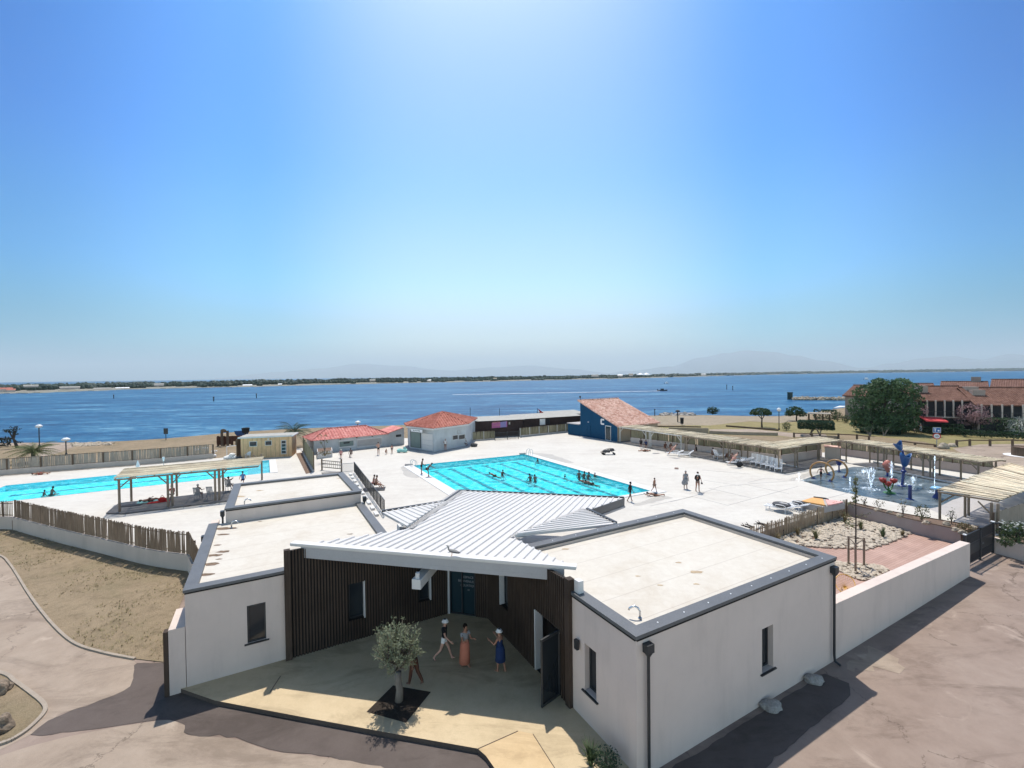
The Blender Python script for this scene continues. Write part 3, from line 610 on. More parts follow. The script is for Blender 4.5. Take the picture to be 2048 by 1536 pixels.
# ---- ribbed canopy roof: one plane falling away from the front
ZF = 4.55; NR_ = V((cos(TH+radians(42)), sin(TH+radians(42)), 0)); SL = .088; FLp = G(580, 1089, ZF)
def on(x, y):
    d = ray(x, y); t = (ZF-HCAM+SL*NR_.dot(FLp))/(d.z+SL*NR_.dot(d)); return V((0, 0, HCAM))+d*t
def zr(p): return ZF-SL*NR_.dot(V((p[0], p[1], 0))-V((FLp.x, FLp.y, 0)))
main = [on(*p) for p in ((580, 1089), (1152, 1137), (1092, 1109), (1030, 1077), (1174, 1021), (1248, 996), (922, 981.5), (889, 1004), (814, 1058), (768, 1066), (690, 1077), (628, 1086))]
def ribs(m, poly, dr, spacing, w, h, mi=0, off=0.0, zf=None, prof='trap'):
    """raised ribs over a sloping polygon, cut to its outline (poly: 3-D, dr: horizontal run direction)"""
    dr = V((dr[0], dr[1], 0)).normalized(); cr = V((-dr.y, dr.x, 0)); n = len(poly)
    a, b, c = V(poly[0]), V(poly[1]), V(poly[-1])
    ss = [cr.dot(V((p[0], p[1], 0))) for p in poly]; s = math.ceil((min(ss)-off)/spacing)*spacing+off
    while s < max(ss):
        xs = []
        for i in range(n):
            j = (i+1) % n
            if (ss[i]-s)*(ss[j]-s) < 0:
                t = (s-ss[i])/(ss[j]-ss[i]); xs.append(V(poly[i]).lerp(V(poly[j]), t))
        xs.sort(key=lambda p: dr.dot(V((p.x, p.y, 0))))
        for k in range(0, len(xs)-1, 2):
            p, q = xs[k], xs[k+1]
            if (q-p).length > .05:
                if prof == 'trap':
                    vs = [e+cr*o_+V((0, 0, z_)) for e in (p, q) for o_, z_ in ((-w/2, -.01), (-w*.28, h), (w*.28, h), (w/2, -.01))]
                    m.add(vs, [(0, 1, 2, 3), (7, 6, 5, 4), (0, 4, 5, 1), (1, 5, 6, 2), (2, 6, 7, 3)], mi)
                else:
                    pr = [(-w/2, -.01), (-w*.36, h*.62), (0, h), (w*.36, h*.62), (w/2, -.01)]
                    vs = [e+cr*o_+V((0, 0, z_)) for e in (p, q) for o_, z_ in pr]
                    m.add(vs, [(0, 1, 2, 3, 4), (9, 8, 7, 6, 5)]+[(i_, i_+5, i_+6, i_+1) for i_ in range(4)], mi)
        s += spacing
def slab3(m, poly, th, mi=0, ms=None):
    n = len(poly); vs = [V(p) for p in poly]+[V(p)-V((0, 0, th)) for p in poly]
    nz = sum(poly[i][0]*poly[(i+1) % n][1]-poly[(i+1) % n][0]*poly[i][1] for i in range(n))
    idx = list(range(n)) if nz > 0 else list(range(n))[::-1]
    tr = tessellate_polygon([[V((p[0], p[1], 0)) for p in poly]]); fs = []
    for t in tr:
        a, b, c = [V((poly[i][0], poly[i][1], 0)) for i in t]
        if (b-a).cross(c-a).z < 0: t = t[::-1]
        fs += [tuple(t), tuple(i+n for i in t[::-1])]
    m.add(vs, fs, mi); m.add(vs, [(idx[i], idx[i]+n, idx[(i+1) % n]+n, idx[(i+1) % n]) for i in range(n)], mi if ms is None else ms)
m = M(); slab3(m, main, .06); ribs(m, main, NR_, .36, .13, .055); m.build('canopy_roof', X['metal_roof'], rec)
up = lambda p, z: V((p.x, p.y, z))
T1 = G(764, 1024, 3.68); T2 = up(main[7], main[7].z+.06); T3 = up(main[8], main[8].z+.16); T4 = T1.lerp(T3, .93)+(T3-T1).cross(V((0, 0, 1))).normalized()*.25; 
tri = [T1, T2, T3, up(main[9], main[9].z+.14)]
m = M(); slab3(m, [T1, T2, T3], .12); ribs(m, [T1, T2, T3], W, .34, .12, .05); m.build('side_roof', X['metal_roof'], rec)
R1 = up(main[3], main[3].z+.18); R2 = up(main[4], main[4].z+.06); R3 = G(1232, 1047, 4.0)
m = M(); slab3(m, [R1, R3, R2], .12); ribs(m, [R1, R3, R2], U, .34, .12, .05); m.build('side_roof', X['metal_roof'], rec)
m = M()   # flashings along the two folds
for p, q in ((main[6], main[8]), (main[4], main[3])):
    dd = (q-p).normalized(); cr = V((-dd.y, dd.x, 0)); m.add([p+cr*.28+V((0, 0, .05)), q+cr*.28+V((0, 0, .05)), q-cr*.28+V((0, 0, .08)), p-cr*.28+V((0, 0, .08))], [(0, 1, 2, 3), (3, 2, 1, 0)])
m.beam(main[0]+NR_*.12+V((0, 0, .03)), main[1]+NR_*.12+V((0, 0, .03)), .30, .07)
m.build('flashing', X['white_paint'], rec)
m = M()   # dark gutters round the pool side
for p, q, w2, h2, dz in ((main[5], main[6], .16, .26, -.05), (main[6], main[7], .16, .24, -.03), (main[7], T1, .16, .24, -.02), (R2, R3, .14, .18, .0)): m.beam(p+V((0, 0, dz)), q+V((0, 0, dz)), w2, h2)
m.build('gutter', X['dark_metal'], rec)
m = M(); p, q = main[4], main[5]; m.beam(p+V((0, 0, -.25)), q+V((0, 0, -.25)), .08, .48); m.build('side_fascia', X['zinc'], rec)
m = M(); p, q = main[4], main[5]; m.beam(p+V((0, 0, -.56)), q+V((0, 0, -.56)), .16, .12); m.build('lower_trim', X['grey_paint'], rec)
# white fascia and the soffit
fdv = (main[1]-main[0]).normalized(); fn = V((-fdv.y, fdv.x, 0))
if fn.y < 0: fn = -fn
a = main[0]+fdv*.45+fn*.10; b = main[1]-fdv*.42+fn*.10
m = M(); m.beam(a+V((0, 0, -.29)), b+V((0, 0, -.29)), .10, .44); m.beam(a+V((0, 0, -.06)), b+V((0, 0, -.06)), .13, .03); m.beam(a+V((0, 0, -.36)), b+V((0, 0, -.36)), .112, .012); m.build('fascia', X['grey_paint'], rec)
m = M(); sp = [main[0]+fn*.3+fdv*.5, main[1]+fn*.3-fdv*.5, AB(.2, 6), AB(.2, 9.4), AB(-1.4, 10.8), AB(-5, 10.8)]
slab3(m, [up(p, zr(p)-.12) for p in sp], .05); m.build('soffit', X['grey_paint'], rec)
c0 = hit(842, 1155, a, fn); m = M(); z0 = c0.z-.06
m.beam(V((c0.x, c0.y, z0))-fn*.45, V((c0.x, c0.y, z0))+fn*7.0, .34, .36); m.box((c0.x-fn.x*.3, c0.y-fn.y*.3, z0+.28), (.14, .14, .2)); m.build('beam', X['white_paint'], rec)
# black battens of the courtyard
def cladding(P, Q, z0, z1, outn, ops=(), sp=.115):
    d = (Q-P); L = d.length; d.normalize(); m = M(); zb_ = min(z1, zr(P)-.22, zr(Q)-.22); wallseg(m, P+outn*.03, Q+outn*.03, z0, zb_, .30, [(o[0], o[1], o[2], min(o[3], zb_)) for o in ops], 1, inward=-outn)
    n_ = int(L/sp); 
    for i in range(n_+1):
        s = i*sp; p = P+d*s+outn*.055; zc = min(4.42, zr(p)-.13)
        if zc > zb_+.02 and i < n_: q_ = P+outn*.03+d*s; m.prism([q_, q_+d*sp, q_+d*sp-outn*.1, q_-outn*.1], zb_, zc, 1)
        o_ = [o for o in ops if o[0]-.02 < s < o[1]+.02]
        segs = [(z0, z1)] if not o_ else [(z0, o_[0][2]), (o_[0][3], z1)]
        for s0, s1 in segs:
            s1 = min(s1, zc)
            if s1-s0 > .05: m.beam((p.x, p.y, s0), (p.x, p.y, s1), .062, .05, 0, up=tuple(outn))
    return m.build('cladding', [X['clad'], X['clad_back']], rec)
PL, QL = AB(-8.02, 10.6), AB(-1.45, 10.6)
r = op_on(PL, QL, [(697, 1166), (729, 1162), (697, 1243), (729, 1232)]); o1 = (r[0][0], r[1][0], (r[2][1]+r[3][1])/2, (r[0][1]+r[1][1])/2)
r = op_on(PL, QL, [(838, 1160), (861, 1160), (838, 1205), (861, 1197)]); o2 = (r[0][0], min(r[1][0], 6.3), (r[2][1]+r[3][1])/2, o1[3])
cladding(PL+U*.0, QL, .16, 4.42, -W, [o1, o2])
rec_window(PL, QL, W, o1, .16, False); rec_window(PL, QL, W, o2, .16, False)
m = M()
for o in (o1, o2):
    m = M(); p = PL+U*(o[1]-.05); m.prism([p-W*.09, p+U*.05-W*.09, p+U*.05+W*.16, p+W*.16], o[2], o[3]); m.build('reveal', X['white_paint'], rec)
PR, QR = AB(0, 9.2), AB(0, 2.95)
r = op_on(PR, QR, [(1072, 1215), (1121, 1245), (1074, 1330), (1120, 1380)]); o3 = (r[0][0], r[1][0], .161, 2.45)
r = op_on(PR, QR, [(1002, 1158), (1011, 1160), (1002, 1212), (1011, 1210)]); o4 = (r[0][0], r[1][0]+.25, (r[2][1]+r[3][1])/2, 3.4)
cladding(PR, QR, .16, 4.42, -U, [o3, o4])
rec_window(PR, QR, U, o4, .16, False)
p = PR-W*o3[0]; m = M(); m.prism([p-U*.09, p-W*.06-U*.09, p-W*.06+U*.25, p+U*.25], .17, 2.44); m.build('reveal', X['white_paint'], rec)
p = PR-W*(o4[0]); m = M(); m.prism([p-U*.09, p-W*.05-U*.09, p-W*.05+U*.16, p+U*.16], o4[2], o4[3]); m.build('reveal', X['white_paint'], rec)
# glazed entrance across the corner with its white notice lettering
cd = (CH1-CH0).normalized(); cn = V((-cd.y, cd.x, 0)); cn = cn if cn.y > 0 else -cn
m = M(); m.prism([CH0-cn*.08, CH0+cd*.10-cn*.08, CH0+cd*.10+cn*.05, CH0+cn*.05], .16, 3.6)
m.build('reveal', X['white_paint'], rec)
m = M(); m.prism([CH0+cn*.06+cd*.1, CH0+cd*1.35+cn*.06, CH0+cd*1.35+cn*.12, CH0+cd*.1+cn*.12], .16, 3.9); dr_ = m.build('entrance_door', X['glass_blue'], rec)
m = M()
for s in (.12, .70, 1.33): m.beam(CH0+cd*s+V((0, 0, .18)), CH0+cd*s+V((0, 0, 3.9)), .06, .07, up=tuple(cn))
for z in (.2, 2.3, 3.0): m.beam(CH0+cd*.16+cn*.005+V((0, 0, z)), CH0+cd*1.29+cn*.005+V((0, 0, z)), .05, .06)
m.build('door_frame', X['dark_metal'], dr_)
m = M(); q0 = CH0+cd*1.37; m.prism([q0+cn*.02, CH1+cn*.02, CH1+cn*.3, q0+cn*.3], .16, zr(q0)-.2)
for i in range(7): m.beam(q0+cd*(.04+i*.1)-cn*.01+V((0, 0, .16)), q0+cd*(.04+i*.1)-cn*.01+V((0, 0, zr(q0)-.2)), .06, .05, up=tuple(cn))
m.build('cladding', X['clad'], rec)
def lettering(txt, size, loc, xdir, ydir, material, parent, name='lettering', thick=.004):
    cu = bpy.data.curves.new(name, 'FONT'); cu.body = txt; cu.size = size; cu.align_x = 'CENTER'; cu.extrude = thick
    o = bpy.data.objects.new(name, cu); COL.objects.link(o); dg = bpy.context.evaluated_depsgraph_get(); me = bpy.data.meshes.new_from_object(o.evaluated_get(dg)); bpy.data.objects.remove(o)
    x, y = V(xdir).normalized(), V(ydir).normalized(); z = x.cross(y)
    mt = Matrix((x, y, z)).transposed().to_4x4(); mt.translation = V(loc)-V(parent['_o']) if parent else V(loc); me.transform(mt); me.materials.clear(); me.materials.append(material)
    b = bpy.data.objects.new(name, me); COL.objects.link(b)
    if parent: b.parent = parent; b['_o'] = list(parent['_o'])
    return b
h = hit(937, 1163, CH0+cn*.05, cn)
for i, (t, s) in enumerate((('ESPACE', .15), ('BIENVENUE AU', .15), ('AQUATIQUE', .14), ('04', .10))):
    lettering(t, s, (h.x, h.y, h.z+.14-.19*i), cd, (0, 0, 1), X['cloth_grey'] if i else X['cloth_grey'], dr_)
# open glazed leaf at the right-hand doorway
hp = PR-W*o3[1]-U*.06; dl = (V((-.62, -.55, 0))).normalized(); m = M(); lw, lh = .9, 2.25
for z in (.24, 2.42): m.beam(hp+V((0, 0, z)), hp+dl*lw+V((0, 0, z)), .06, .09)
for s in (.03, lw-.03): m.beam(hp+dl*s+V((0, 0, .2)), hp+dl*s+V((0, 0, 2.46)), .06, .07)
od = m.build('open_door', X['dark_metal'], rec); m = M(); n2 = V((-dl.y, dl.x, 0)); m.prism([hp+dl*.06-n2*.01, hp+dl*.84-n2*.01, hp+dl*.84+n2*.01, hp+dl*.06+n2*.01], .29, 2.37); m.build('pane', X['glass'], od)
m = M(); m.beam(hp+dl*.82-n2*.07+V((0, 0, 1.1)), hp+dl*.82-n2*.07+V((0, 0, 1.5)), .03, .03); m.build('handle', X['chrome'], od)
# corner post of the canopy
m = M(); p = AB(-.02, 3.02); m.box((p.x, p.y, 2.3), (.24, .24, 4.3), TH); m.build('post', X['clad'], rec)
m = M(); p = AB(-.02, 2.9)+fdv*.24; m.box((p.x, p.y, 4.15), (.2, .24, .62), TH); p = AB(-7.95, 10.55); m.build('pier', X['white_paint'], rec)
m = M(); p = AB(-8.12, 10.52); m.box((p.x, p.y, 2.25), (.22, .2, 4.5), TH); m.build('post', X['clad'], rec)
# rain heads with down pipes
def downpipe(p, out, ztop, kick):
    m = M(); q = p+out*.10; m.prism([q-out.cross(V((0, 0, 1)))*.13-out*.09, q+out.cross(V((0, 0, 1)))*.13-out*.09, q+out.cross(V((0, 0, 1)))*.13+out*.10, q-out.cross(V((0, 0, 1)))*.13+out*.10], ztop-.24, ztop)
    m.lathe((q.x, q.y, ztop-.36), [(.05, 0), (.12, .12)], 8); 
    m.tube([(q.x, q.y, ztop-.3), (q.x, q.y, .35), (q.x+kick.x*.02, q.y+kick.y*.02, .12), (q.x+out.x*.22, q.y+out.y*.22, .05)], .045, 10); m.build('downpipe', X['dark_metal'], rec)
downpipe(AB(.36, 0), -W, ZR-.28, -W); downpipe(AB(10.15, 0), -W, ZR-.30, -W)
downpipe(AB(-10.75, 19.2), -U, ZB-.15, -U); downpipe(AB(-11.4, 17.3), -U, ZLW-.1, -U); downpipe(AB(-3.75, 18.7), U, ZB-.3, U)
# steel swan-neck vents on the roofs
def vent(p, a):
    m = M(); d = V((cos(a), sin(a), 0)); m.tube([p, p+V((0, 0, .22)), p+d*.06+V((0, 0, .32)), p+d*.17+V((0, 0, .37)), p+d*.30+V((0, 0, .30)), p+d*.33+V((0, 0, .24))], .032, 8); m.cyl(p, .06, .03, 10); m.build('vent_pipe', X['steel'], rec, smooth=True)
vent(G(1280, 1237, ZR-.22), pi*.95); vent(G(463, 1056, ZLW-.13), .2); vent(G(489, 1011, ZB-.13), .2)
m = M(); p = AB(-3.5, 11.9, ZLW-.05); m.prism([AB(-3.3, 12.0), AB(-2.85, 12.0), AB(-2.85, 12.5), AB(-3.3, 12.5)], 3.4, 4.12); m.build('vent_box', X['white_paint'], rec)
m = M()   # low white wall closing the far side of the left wing
p = AB(-11.42, 10.25); 
m.prism([AB(-11.42, 10.62), AB(-11.42, 12.3), AB(-11.9, 12.3), AB(-11.9, 10.62)], 0, 2.35); m.build('side_wall', X['plaster'], rec)
m = M(); m.prism([AB(-11.91, 10.62), AB(-11.91, 10.9), AB(-12.05, 10.9), AB(-12.05, 10.62)], 0, 2.3); m.build('end_board', X['clad'], rec)
m = M(); p = AB(-.1, 2.55); m.box((p.x, p.y, 2.5), (.10, .16, .30), TH); m.build('wall_lamp', X['dark_metal'], rec)
for p in [AB(1.0+k*1.1, .16, ZR) for k in range(9)]+[AB(2.0+k*1.25, 6.98, ZR) for k in range(7)]: m = M(); m.cyl(p, .022, .012, 8); m.build('coping_screw', X['sign_white'], rec)
# wind-blown dirt and leaf stains lying on the roof membranes
rr = random.Random(31)
def stain(x, y, z, r_, mt_):
    p = G(x, y, z+.004); m = M(); a0 = rr.uniform(0, 3); pts = []
    for i in range(14): a = 2*pi*i/14; k = r_*(.75+.45*noise.noise(V((cos(a)*1.6+x, sin(a)*1.6+y, 0)))); pts.append(p+V((cos(a+a0)*k*1.5, sin(a+a0)*k*.7, 0)))
    m.poly(pts); m.build('dirt_stain', X[mt_], rec)
for x, y, r_ in ((447, 1103, .26), (429, 1110.5, .26), (426, 1128, .28), (413, 1149, .24), (446, 1069, .26), (450, 1057, .4), (438, 1118, .12), (436, 1090, .15), (520, 1043, .1), (700, 1068, .12)): stain(x, y, ZLW-.13, r_, 'stain')
for x, y, r_ in ((1392, 1144, .22), (1357, 1125, .12), (1320, 1170, .1), (1275, 1152, .09), (1393, 1168, .10), (1130, 1098, .15)): stain(x, y, ZR-.22, r_, 'stain_pale')
for x, y, r_ in ((480, 993, .3), (677, 957, .12), (520, 981, .2)): stain(x, y, ZB-.13, r_, 'stain_pale')
# ---------------------------------------------------------------- fences and walls
def runpts(pts, step):
    """points every step metres along a polyline: (point, direction)"""
    out = []; rem = 0.0
    for i in range(len(pts)-1):
        p, q = V(pts[i]), V(pts[i+1]); d = q-p; L = Vector((d.x, d.y, 0)).length; s = rem
        while s < L:
            out.append((p+d*(s/L), V((d.x, d.y, 0)).normalized())); s += step
        rem = s-L
    return out
def paling(name, label, base, h, pick, material, sp=.085, post=2.0, rails=(.3, .85), w=.05, jit=.06, seed=1, wallh=None, wallmat=None, gapp=0.0, postmat=None, side=-1, postw=.05, poststick=.0):
    """split paling fence on the points base (3-D, foot of the pales): pales, posts, rails and an optional low wall"""
    rr = random.Random(seed); c = V(base[0]); root = thing(name, label, 'fence', (c.x, c.y, c.z-(wallh or 0)))
    m = M()
    for p, d in runpts(base, sp):
        if rr.random() < gapp: continue
        n = V((-d.y, d.x, 0)); hh = h*(1+rr.uniform(-jit, jit)); t = d*rr.uniform(-.03, .03)*hh; ww = w*rr.uniform(.7, 1.25); o = n*rr.uniform(-.008, .008)
        a = p+o+V((0, 0, .02)); b = a+t+V((0, 0, hh))
        vs = [a-d*ww/2-n*.012, a+d*ww/2-n*.012, a+d*ww/2+n*.012, a-d*ww/2+n*.012]
        vs += [b-d*ww*.4-n*.01, b+d*ww*.4-n*.01, b+d*ww*.4+n*.01, b-d*ww*.4+n*.01]
        m.add(vs, [(4, 5, 6, 7), (0, 1, 5, 4), (1, 2, 6, 5), (2, 3, 7, 6), (3, 0, 4, 7)])
    m.build('pales', material, root)
    for p, d in runpts(base, post):
        n = V((-d.y, d.x, 0))*side; m = M(); q = p+n*.06; m.tube([(q.x, q.y, q.z-.02), (q.x, q.y, q.z+h*1.0+poststick)], postw, 7); m.build('post', postmat or X['rail'], root)
    for f in rails:
        m = M(); 
        for i in range(len(base)-1):
            p, q = V(base[i]), V(base[i+1]); d = (q-p); d.z = 0; d.normalize(); n = V((-d.y, d.x, 0))*side
            m.beam(p+n*.025+V((0, 0, h*f)), q+n*.025+V((0, 0, h*f)), .03, .045)
        m.build('rail', X['rail'], root)
    if wallh:
        m = M()
        for i in range(len(base)-1):
            p, q = V(base[i]), V(base[i+1]); d = (q-p); d.z = 0; d.normalize(); n = V((-d.y, d.x, 0))
            m.prism([p-n*.11-d*.005, q-n*.11+d*.005, q+n*.11+d*.005, p+n*.11-d*.005], p.z-wallh, [p.z, q.z, q.z, p.z])
        m.build('low_wall', wallmat, root)
    return root
WS = smooth(WL, 5); wh = .98
base = [V((p.x, p.y, wh)) for p in WS]+[V((AB(-11.55, 17.6).x, AB(-11.55, 17.6).y, wh))]
paling('paling_fence', 'long dark split-paling fence on a low wall beside the left dry lawn', base, 1.28, 0, X['picket'], .068, 2.0, (.12, .88), .062, .05, 1, wh, X['plaster_grey'], .07, side=1)
p0 = V((WS[0].x, WS[0].y, wh)); pl = [p0+V((-9, 1.2, 0)), p0+V((-.25, .15, 0))]
paling('paling_fence', 'short sunlit stretch of paling fence at the left picture edge', pl, 1.15, 0, X['picket_pale'], .13, 2.0, (.1, .86), .06, .05, 2, wh, X['plaster_grey'], .1)  # sunlight on this stretch is put into its paler wood colour
gb = [V((p.x, p.y, .05)) for p in (fenceA+V((-.02, 0, 0)), fenceB, fenceC+fd*1.5)]
paling('paling_fence', 'slanting split-paling fence behind the pebble garden', gb, 1.24, 0, X['picket_pale'], .085, 2.1, (.32, .82), .055, .09, 3, None, None, .10)
fb = px([(-30, 943), (0, 940), (87, 933), (256, 921), (330, 914), (430, 905), (470, 899)], ZD); fb = [V((p.x, p.y, ZD+.62)) for p in px([(-60, 957), (0, 951), (87, 944), (256, 931), (330, 925), (428, 916)], ZD)]
paling('bamboo_fence', 'weathered reed fence on a low grey wall between the small pool and the shore', fb, 1.22, 0, X['plank'], .16, 2.75, (.03, .97), .15, .015, 4, .62, X['plaster_grey'], .015, postw=.08)
hb = [V((p.x, p.y, ZD+.30)) for p in px([(1040, 874.5), (1136, 864.5)], ZD)]
paling('bamboo_fence', 'reed fence panels with pale posts between the dark gates and the blue building', hb, 1.25, 0, X['reed'], .12, 2.0, (.05, .97), .115, .02, 5, .30, X['concrete'], .01, postmat=X['post_white'], postw=.07)
hb = [V((p.x, p.y, ZD+.18)) for p in px([(945, 882), (989, 879)], ZD)]
paling('bamboo_fence', 'short olive reed fence between the kiosk and the dark gates', hb, 1.25, 0, X['reed'], .12, 1.9, (.05, .97), .115, .02, 6, .18, X['concrete'], .02, postmat=X['post_white'], postw=.06)
# reed fence along the east pergola and round the play area, on a white wall
eb = [V((p.x, p.y, ZD+.85)) for p in px([(1262, 886), (1345, 896.5), (1400, 904), (1556, 924.5)], ZD)]
paling('bamboo_fence', 'long reed fence on a white wall behind the sunbathers of the east pergola', eb, 1.15, 0, X['reed'], .12, 2.3, (.04, .96), .116, .02, 7, .85, X['plaster'], .01, postw=.06)
eb = [V((p.x, p.y, ZD+.85)) for p in px([(1562, 924.5), (1642, 913)], ZD)]
paling('bamboo_fence', 'short reed fence on a white wall behind the corner of the east pergola', eb, 1.15, 0, X['reed'], .12, 2.3, (.04, .96), .116, .02, 8, .85, X['plaster'], .01, postw=.06)
eb = [V((p.x, p.y, ZD+.85)) for p in px([(1664, 908), (1745, 919.5), (1809, 928), (1900, 941), (1985, 953)], ZD)]
paling('bamboo_fence', 'reed fence on a rosy wall behind the water play area', eb, 1.0, 0, X['reed'], .12, 2.3, (.04, .96), .116, .02, 9, .85, X['plaster_pink'], .04, postw=.06)
# garden wall with sloping top
gw0, gw1 = G(1664, 1324, 0), G(1940, 1152.5, 0); gd = (gw1-gw0).normalized(); gn = V((-gd.y, gd.x, 0)); gt = .42
m = M(); h0, h1 = 2.2, 1.82
m.prism([gw0-gd*.1, gw1, gw1+gn*gt, gw0-gd*.1+gn*gt], 0, [h0, h1, h1, h0]); tag(m.build('garden_wall', X['plaster'], bevel=.015), 'tall white rendered garden wall running from the reception building to the black gate', 'wall')
# retaining wall of the raised bed
rw = [fenceA+V((.02, 0, 0)), G(1823, 1067.5, 0), G(1921, 1091, 0)]; m = M()
for i in range(2):
    p, q = rw[i], rw[i+1]; d = (q-p).normalized(); n = V((-d.y, d.x, 0)); m.prism([p, q, q+n*.2, p+n*.2], 0, .98)
    m.prism([p-n*.03, q-n*.03, q+n*.22, p+n*.22], .981, 1.03, 1)
tag(m.build('retaining_wall', [X['plaster_pink'], X['rail']]), 'low rosy retaining wall with a dark cap below the planted strip', 'wall')
bd = px([(1700, 1004), (1792, 1025), (1958, 1054)], .93)
m = M(); d = (rw[1]-rw[0]).normalized(); n = V((-d.y, d.x, 0))
front = [p+n*.21 for p in rw]; pts = front+[V((p.x, p.y, 0)) for p in bd[::-1]]
sheet('raised_bed', pts, .93, X['path'] if 0 else X['soil'], skirt=.2, mats2=X['soil'])
m = M(); 
for i in range(2): m.beam(bd[i]+V((0, 0, .0)), bd[i+1]+V((0, 0, .0)), .07, .1)
struct(m, 'bed_edging', X['rail'])
# right-hand low wall, soil and plank fence
q0 = G(1986, 1105, 0); q1 = G(2150, 1152, 0); d = (q1-q0).normalized(); n = V((-d.y, d.x, 0)); m = M()
m.prism([q0, q1, q1+n*.22, q0+n*.22], 0, .93); tag(m.build('retaining_wall', X['plaster']), 'low white retaining wall right of the black gate below the oleanders', 'wall')
sheet('oleander_bed', [q0+n*.22, q1+n*.22, q1+n*4.2, q0+n*2.6+d*.2], .88, X['soil'])
pf0, pf1 = G(1990, 1068, ZD), G(2140, 1015, ZD); pd = (pf1-pf0).normalized(); pn = V((-pd.y, pd.x, 0)); m = M(); L = (pf1-pf0).length; k = 0; s = 0.0
root = thing('plank_fence', 'grey weathered plank fence behind the oleanders at the right edge', 'fence', pf0)
while s < L:
    w = R.uniform(.15, .2); p = pf0+pd*s; m.prism([p, p+pd*(w-.012), p+pd*(w-.012)+pn*.025, p+pn*.025], ZD-.1, ZD+1.38+R.uniform(-.02, .02)); s += w
m.build('planks', X['plank'], root)
for s in (0.05, 1.9, 3.8, 5.6):
    m = M(); p = pf0+pd*s+pn*.08; m.box((p.x, p.y, ZD+.65), (.1, .1, 1.4), atan2(pd.y, pd.x)); m.build('post', X['rail'], root)
m = M(); m.beam(pf0+pn*.05+V((0, 0, .3)), pf1+pn*.05+V((0, 0, .3)), .04, .08); m.beam(pf0+pn*.05+V((0, 0, 1.1)), pf1+pn*.05+V((0, 0, 1.1)), .04, .08); m.build('rail', X['rail'], root)
# black gate
g1 = G(1985, 1105, 0); gdir = (G(1940, 1130, 0)-g1).normalized(); gh = HZ(1985, 1105, 1044); gl_ = 4.4
gate = thing('metal_gate', 'black barred metal double gate between the garden wall and the right-hand low wall', 'gate', g1)
def bars(m, P, d, s0, s1, z0, z1, sp=.085, t=.022):
    n_ = max(1, int((s1-s0)/sp))
    for i in range(1, n_): p = P+d*(s0+(s1-s0)*i/n_); m.beam((p.x, p.y, z0), (p.x, p.y, z1), t, t, up=tuple(d))
for i, (s, w) in enumerate(((0, .15), (2.1, .12), (gl_, .12))):
    m = M(); p = g1+gdir*s; m.box((p.x, p.y, gh/2), (w, w, gh), atan2(gdir.y, gdir.x)); m.box((p.x, p.y, gh+.03), (w+.02, w+.02, .05), atan2(gdir.y, gdir.x), 1); m.build('post', [X['dark_metal'], X['sign_white'] if i != 1 else X['dark_metal']], gate)
for s0, s1 in ((.08, 2.03), (2.17, gl_-.07)):
    m = M()
    for z in (.12, .62, 1.22, gh-.06): m.beam(g1+gdir*s0+V((0, 0, z)), g1+gdir*s1+V((0, 0, z)), .04, .06)
    bars(m, g1, gdir, s0, s1, .15, gh-.09); 
    nn = V((-gdir.y, gdir.x, 0)); m.prism([g1+gdir*s0+nn*.02, g1+gdir*s1+nn*.02, g1+gdir*s1+nn*.026, g1+gdir*s0+nn*.026], .66, 1.18)
    m.build('leaf', X['dark_metal'], gate)
m = M(); p = g1+gdir*1.95-V((0, .09, 0)); m.box((p.x, p.y, 1.0), (.14, .06, .05), atan2(gdir.y, gdir.x)); m.build('handle', X['steel'], gate)
m = M(); s = V((.62, .12, 0)); m.beam(g1+s+V((0, 0, .93)), g1+s+V((0, 0, 1.75)), .1, .1); m.beam(g1+V((0, 0, 1.78)), g1+s+V((.05, .01, 1.78)), .1, .08); m.build('bracket', X['dark_metal'], gate)
# garden floor: boards and pebble beds
gard = [gw0+gn*gt-gd*.5, gw1+gn*gt, G(1909, 1089, 0), G(1823, 1067.5, 0), fenceA, fenceB, fenceC, AB(9.3, 7.3), AB(10.35, 7.2), AB(10.35, .3)]
sheet('garden_boards', gard, .04, X['boards'])
pb = px([(1500, 1098), (1565, 1074), (1690, 1033), (1770, 1052), (1822, 1068), (1800, 1077), (1770, 1090), (1735, 1100), (1700, 1098), (1640, 1096), (1595, 1092), (1540, 1105)], .04)
def inpoly(p, poly):
    c = False; n = len(poly)
    for i in range(n):
        a, b = poly[i], poly[i-1]
        if (a[1] > p[1]) != (b[1] > p[1]) and p[0] < (b[0]-a[0])*(p[1]-a[1])/(b[1]-a[1])+a[0]: c = not c
    return c
def pebbles(name, poly, num, r0, r1, z, seed=1):
    rr = random.Random(seed); m = M(); xs = [p[0] for p in poly]; ys = [p[1] for p in poly]; k = 0
    while k < num:
        p = (rr.uniform(min(xs), max(xs)), rr.uniform(min(ys), max(ys)))
        if not inpoly(p, poly): continue
        k += 1; r = rr.uniform(r0, r1); a = rr.uniform(0, pi); rx, ry = r*rr.uniform(.8, 1.5), r*rr.uniform(.6, 1)
        vs, fs = ICO[1]; sd = rr.uniform(0, 50); out = []
        for q in vs:
            kk = 1+.3*noise.noise(q*1.3+V((sd, 0, 0))); x, y = q.x*rx*kk, q.y*ry*kk
            out.append((p[0]+x*cos(a)-y*sin(a), p[1]+x*sin(a)+y*cos(a), z+r*.35+q.z*r*.55*kk))
        m.add(out, fs)
    o = m.build(name, X['stone']); o['kind'] = 'stuff'; return o
sheet('pebble_bed', pb, .05, X['soil']); pebbles('pebbles', pb, 1500, .07, .17, .05)
tc = G(1711, 1138, .04); pb2 = []
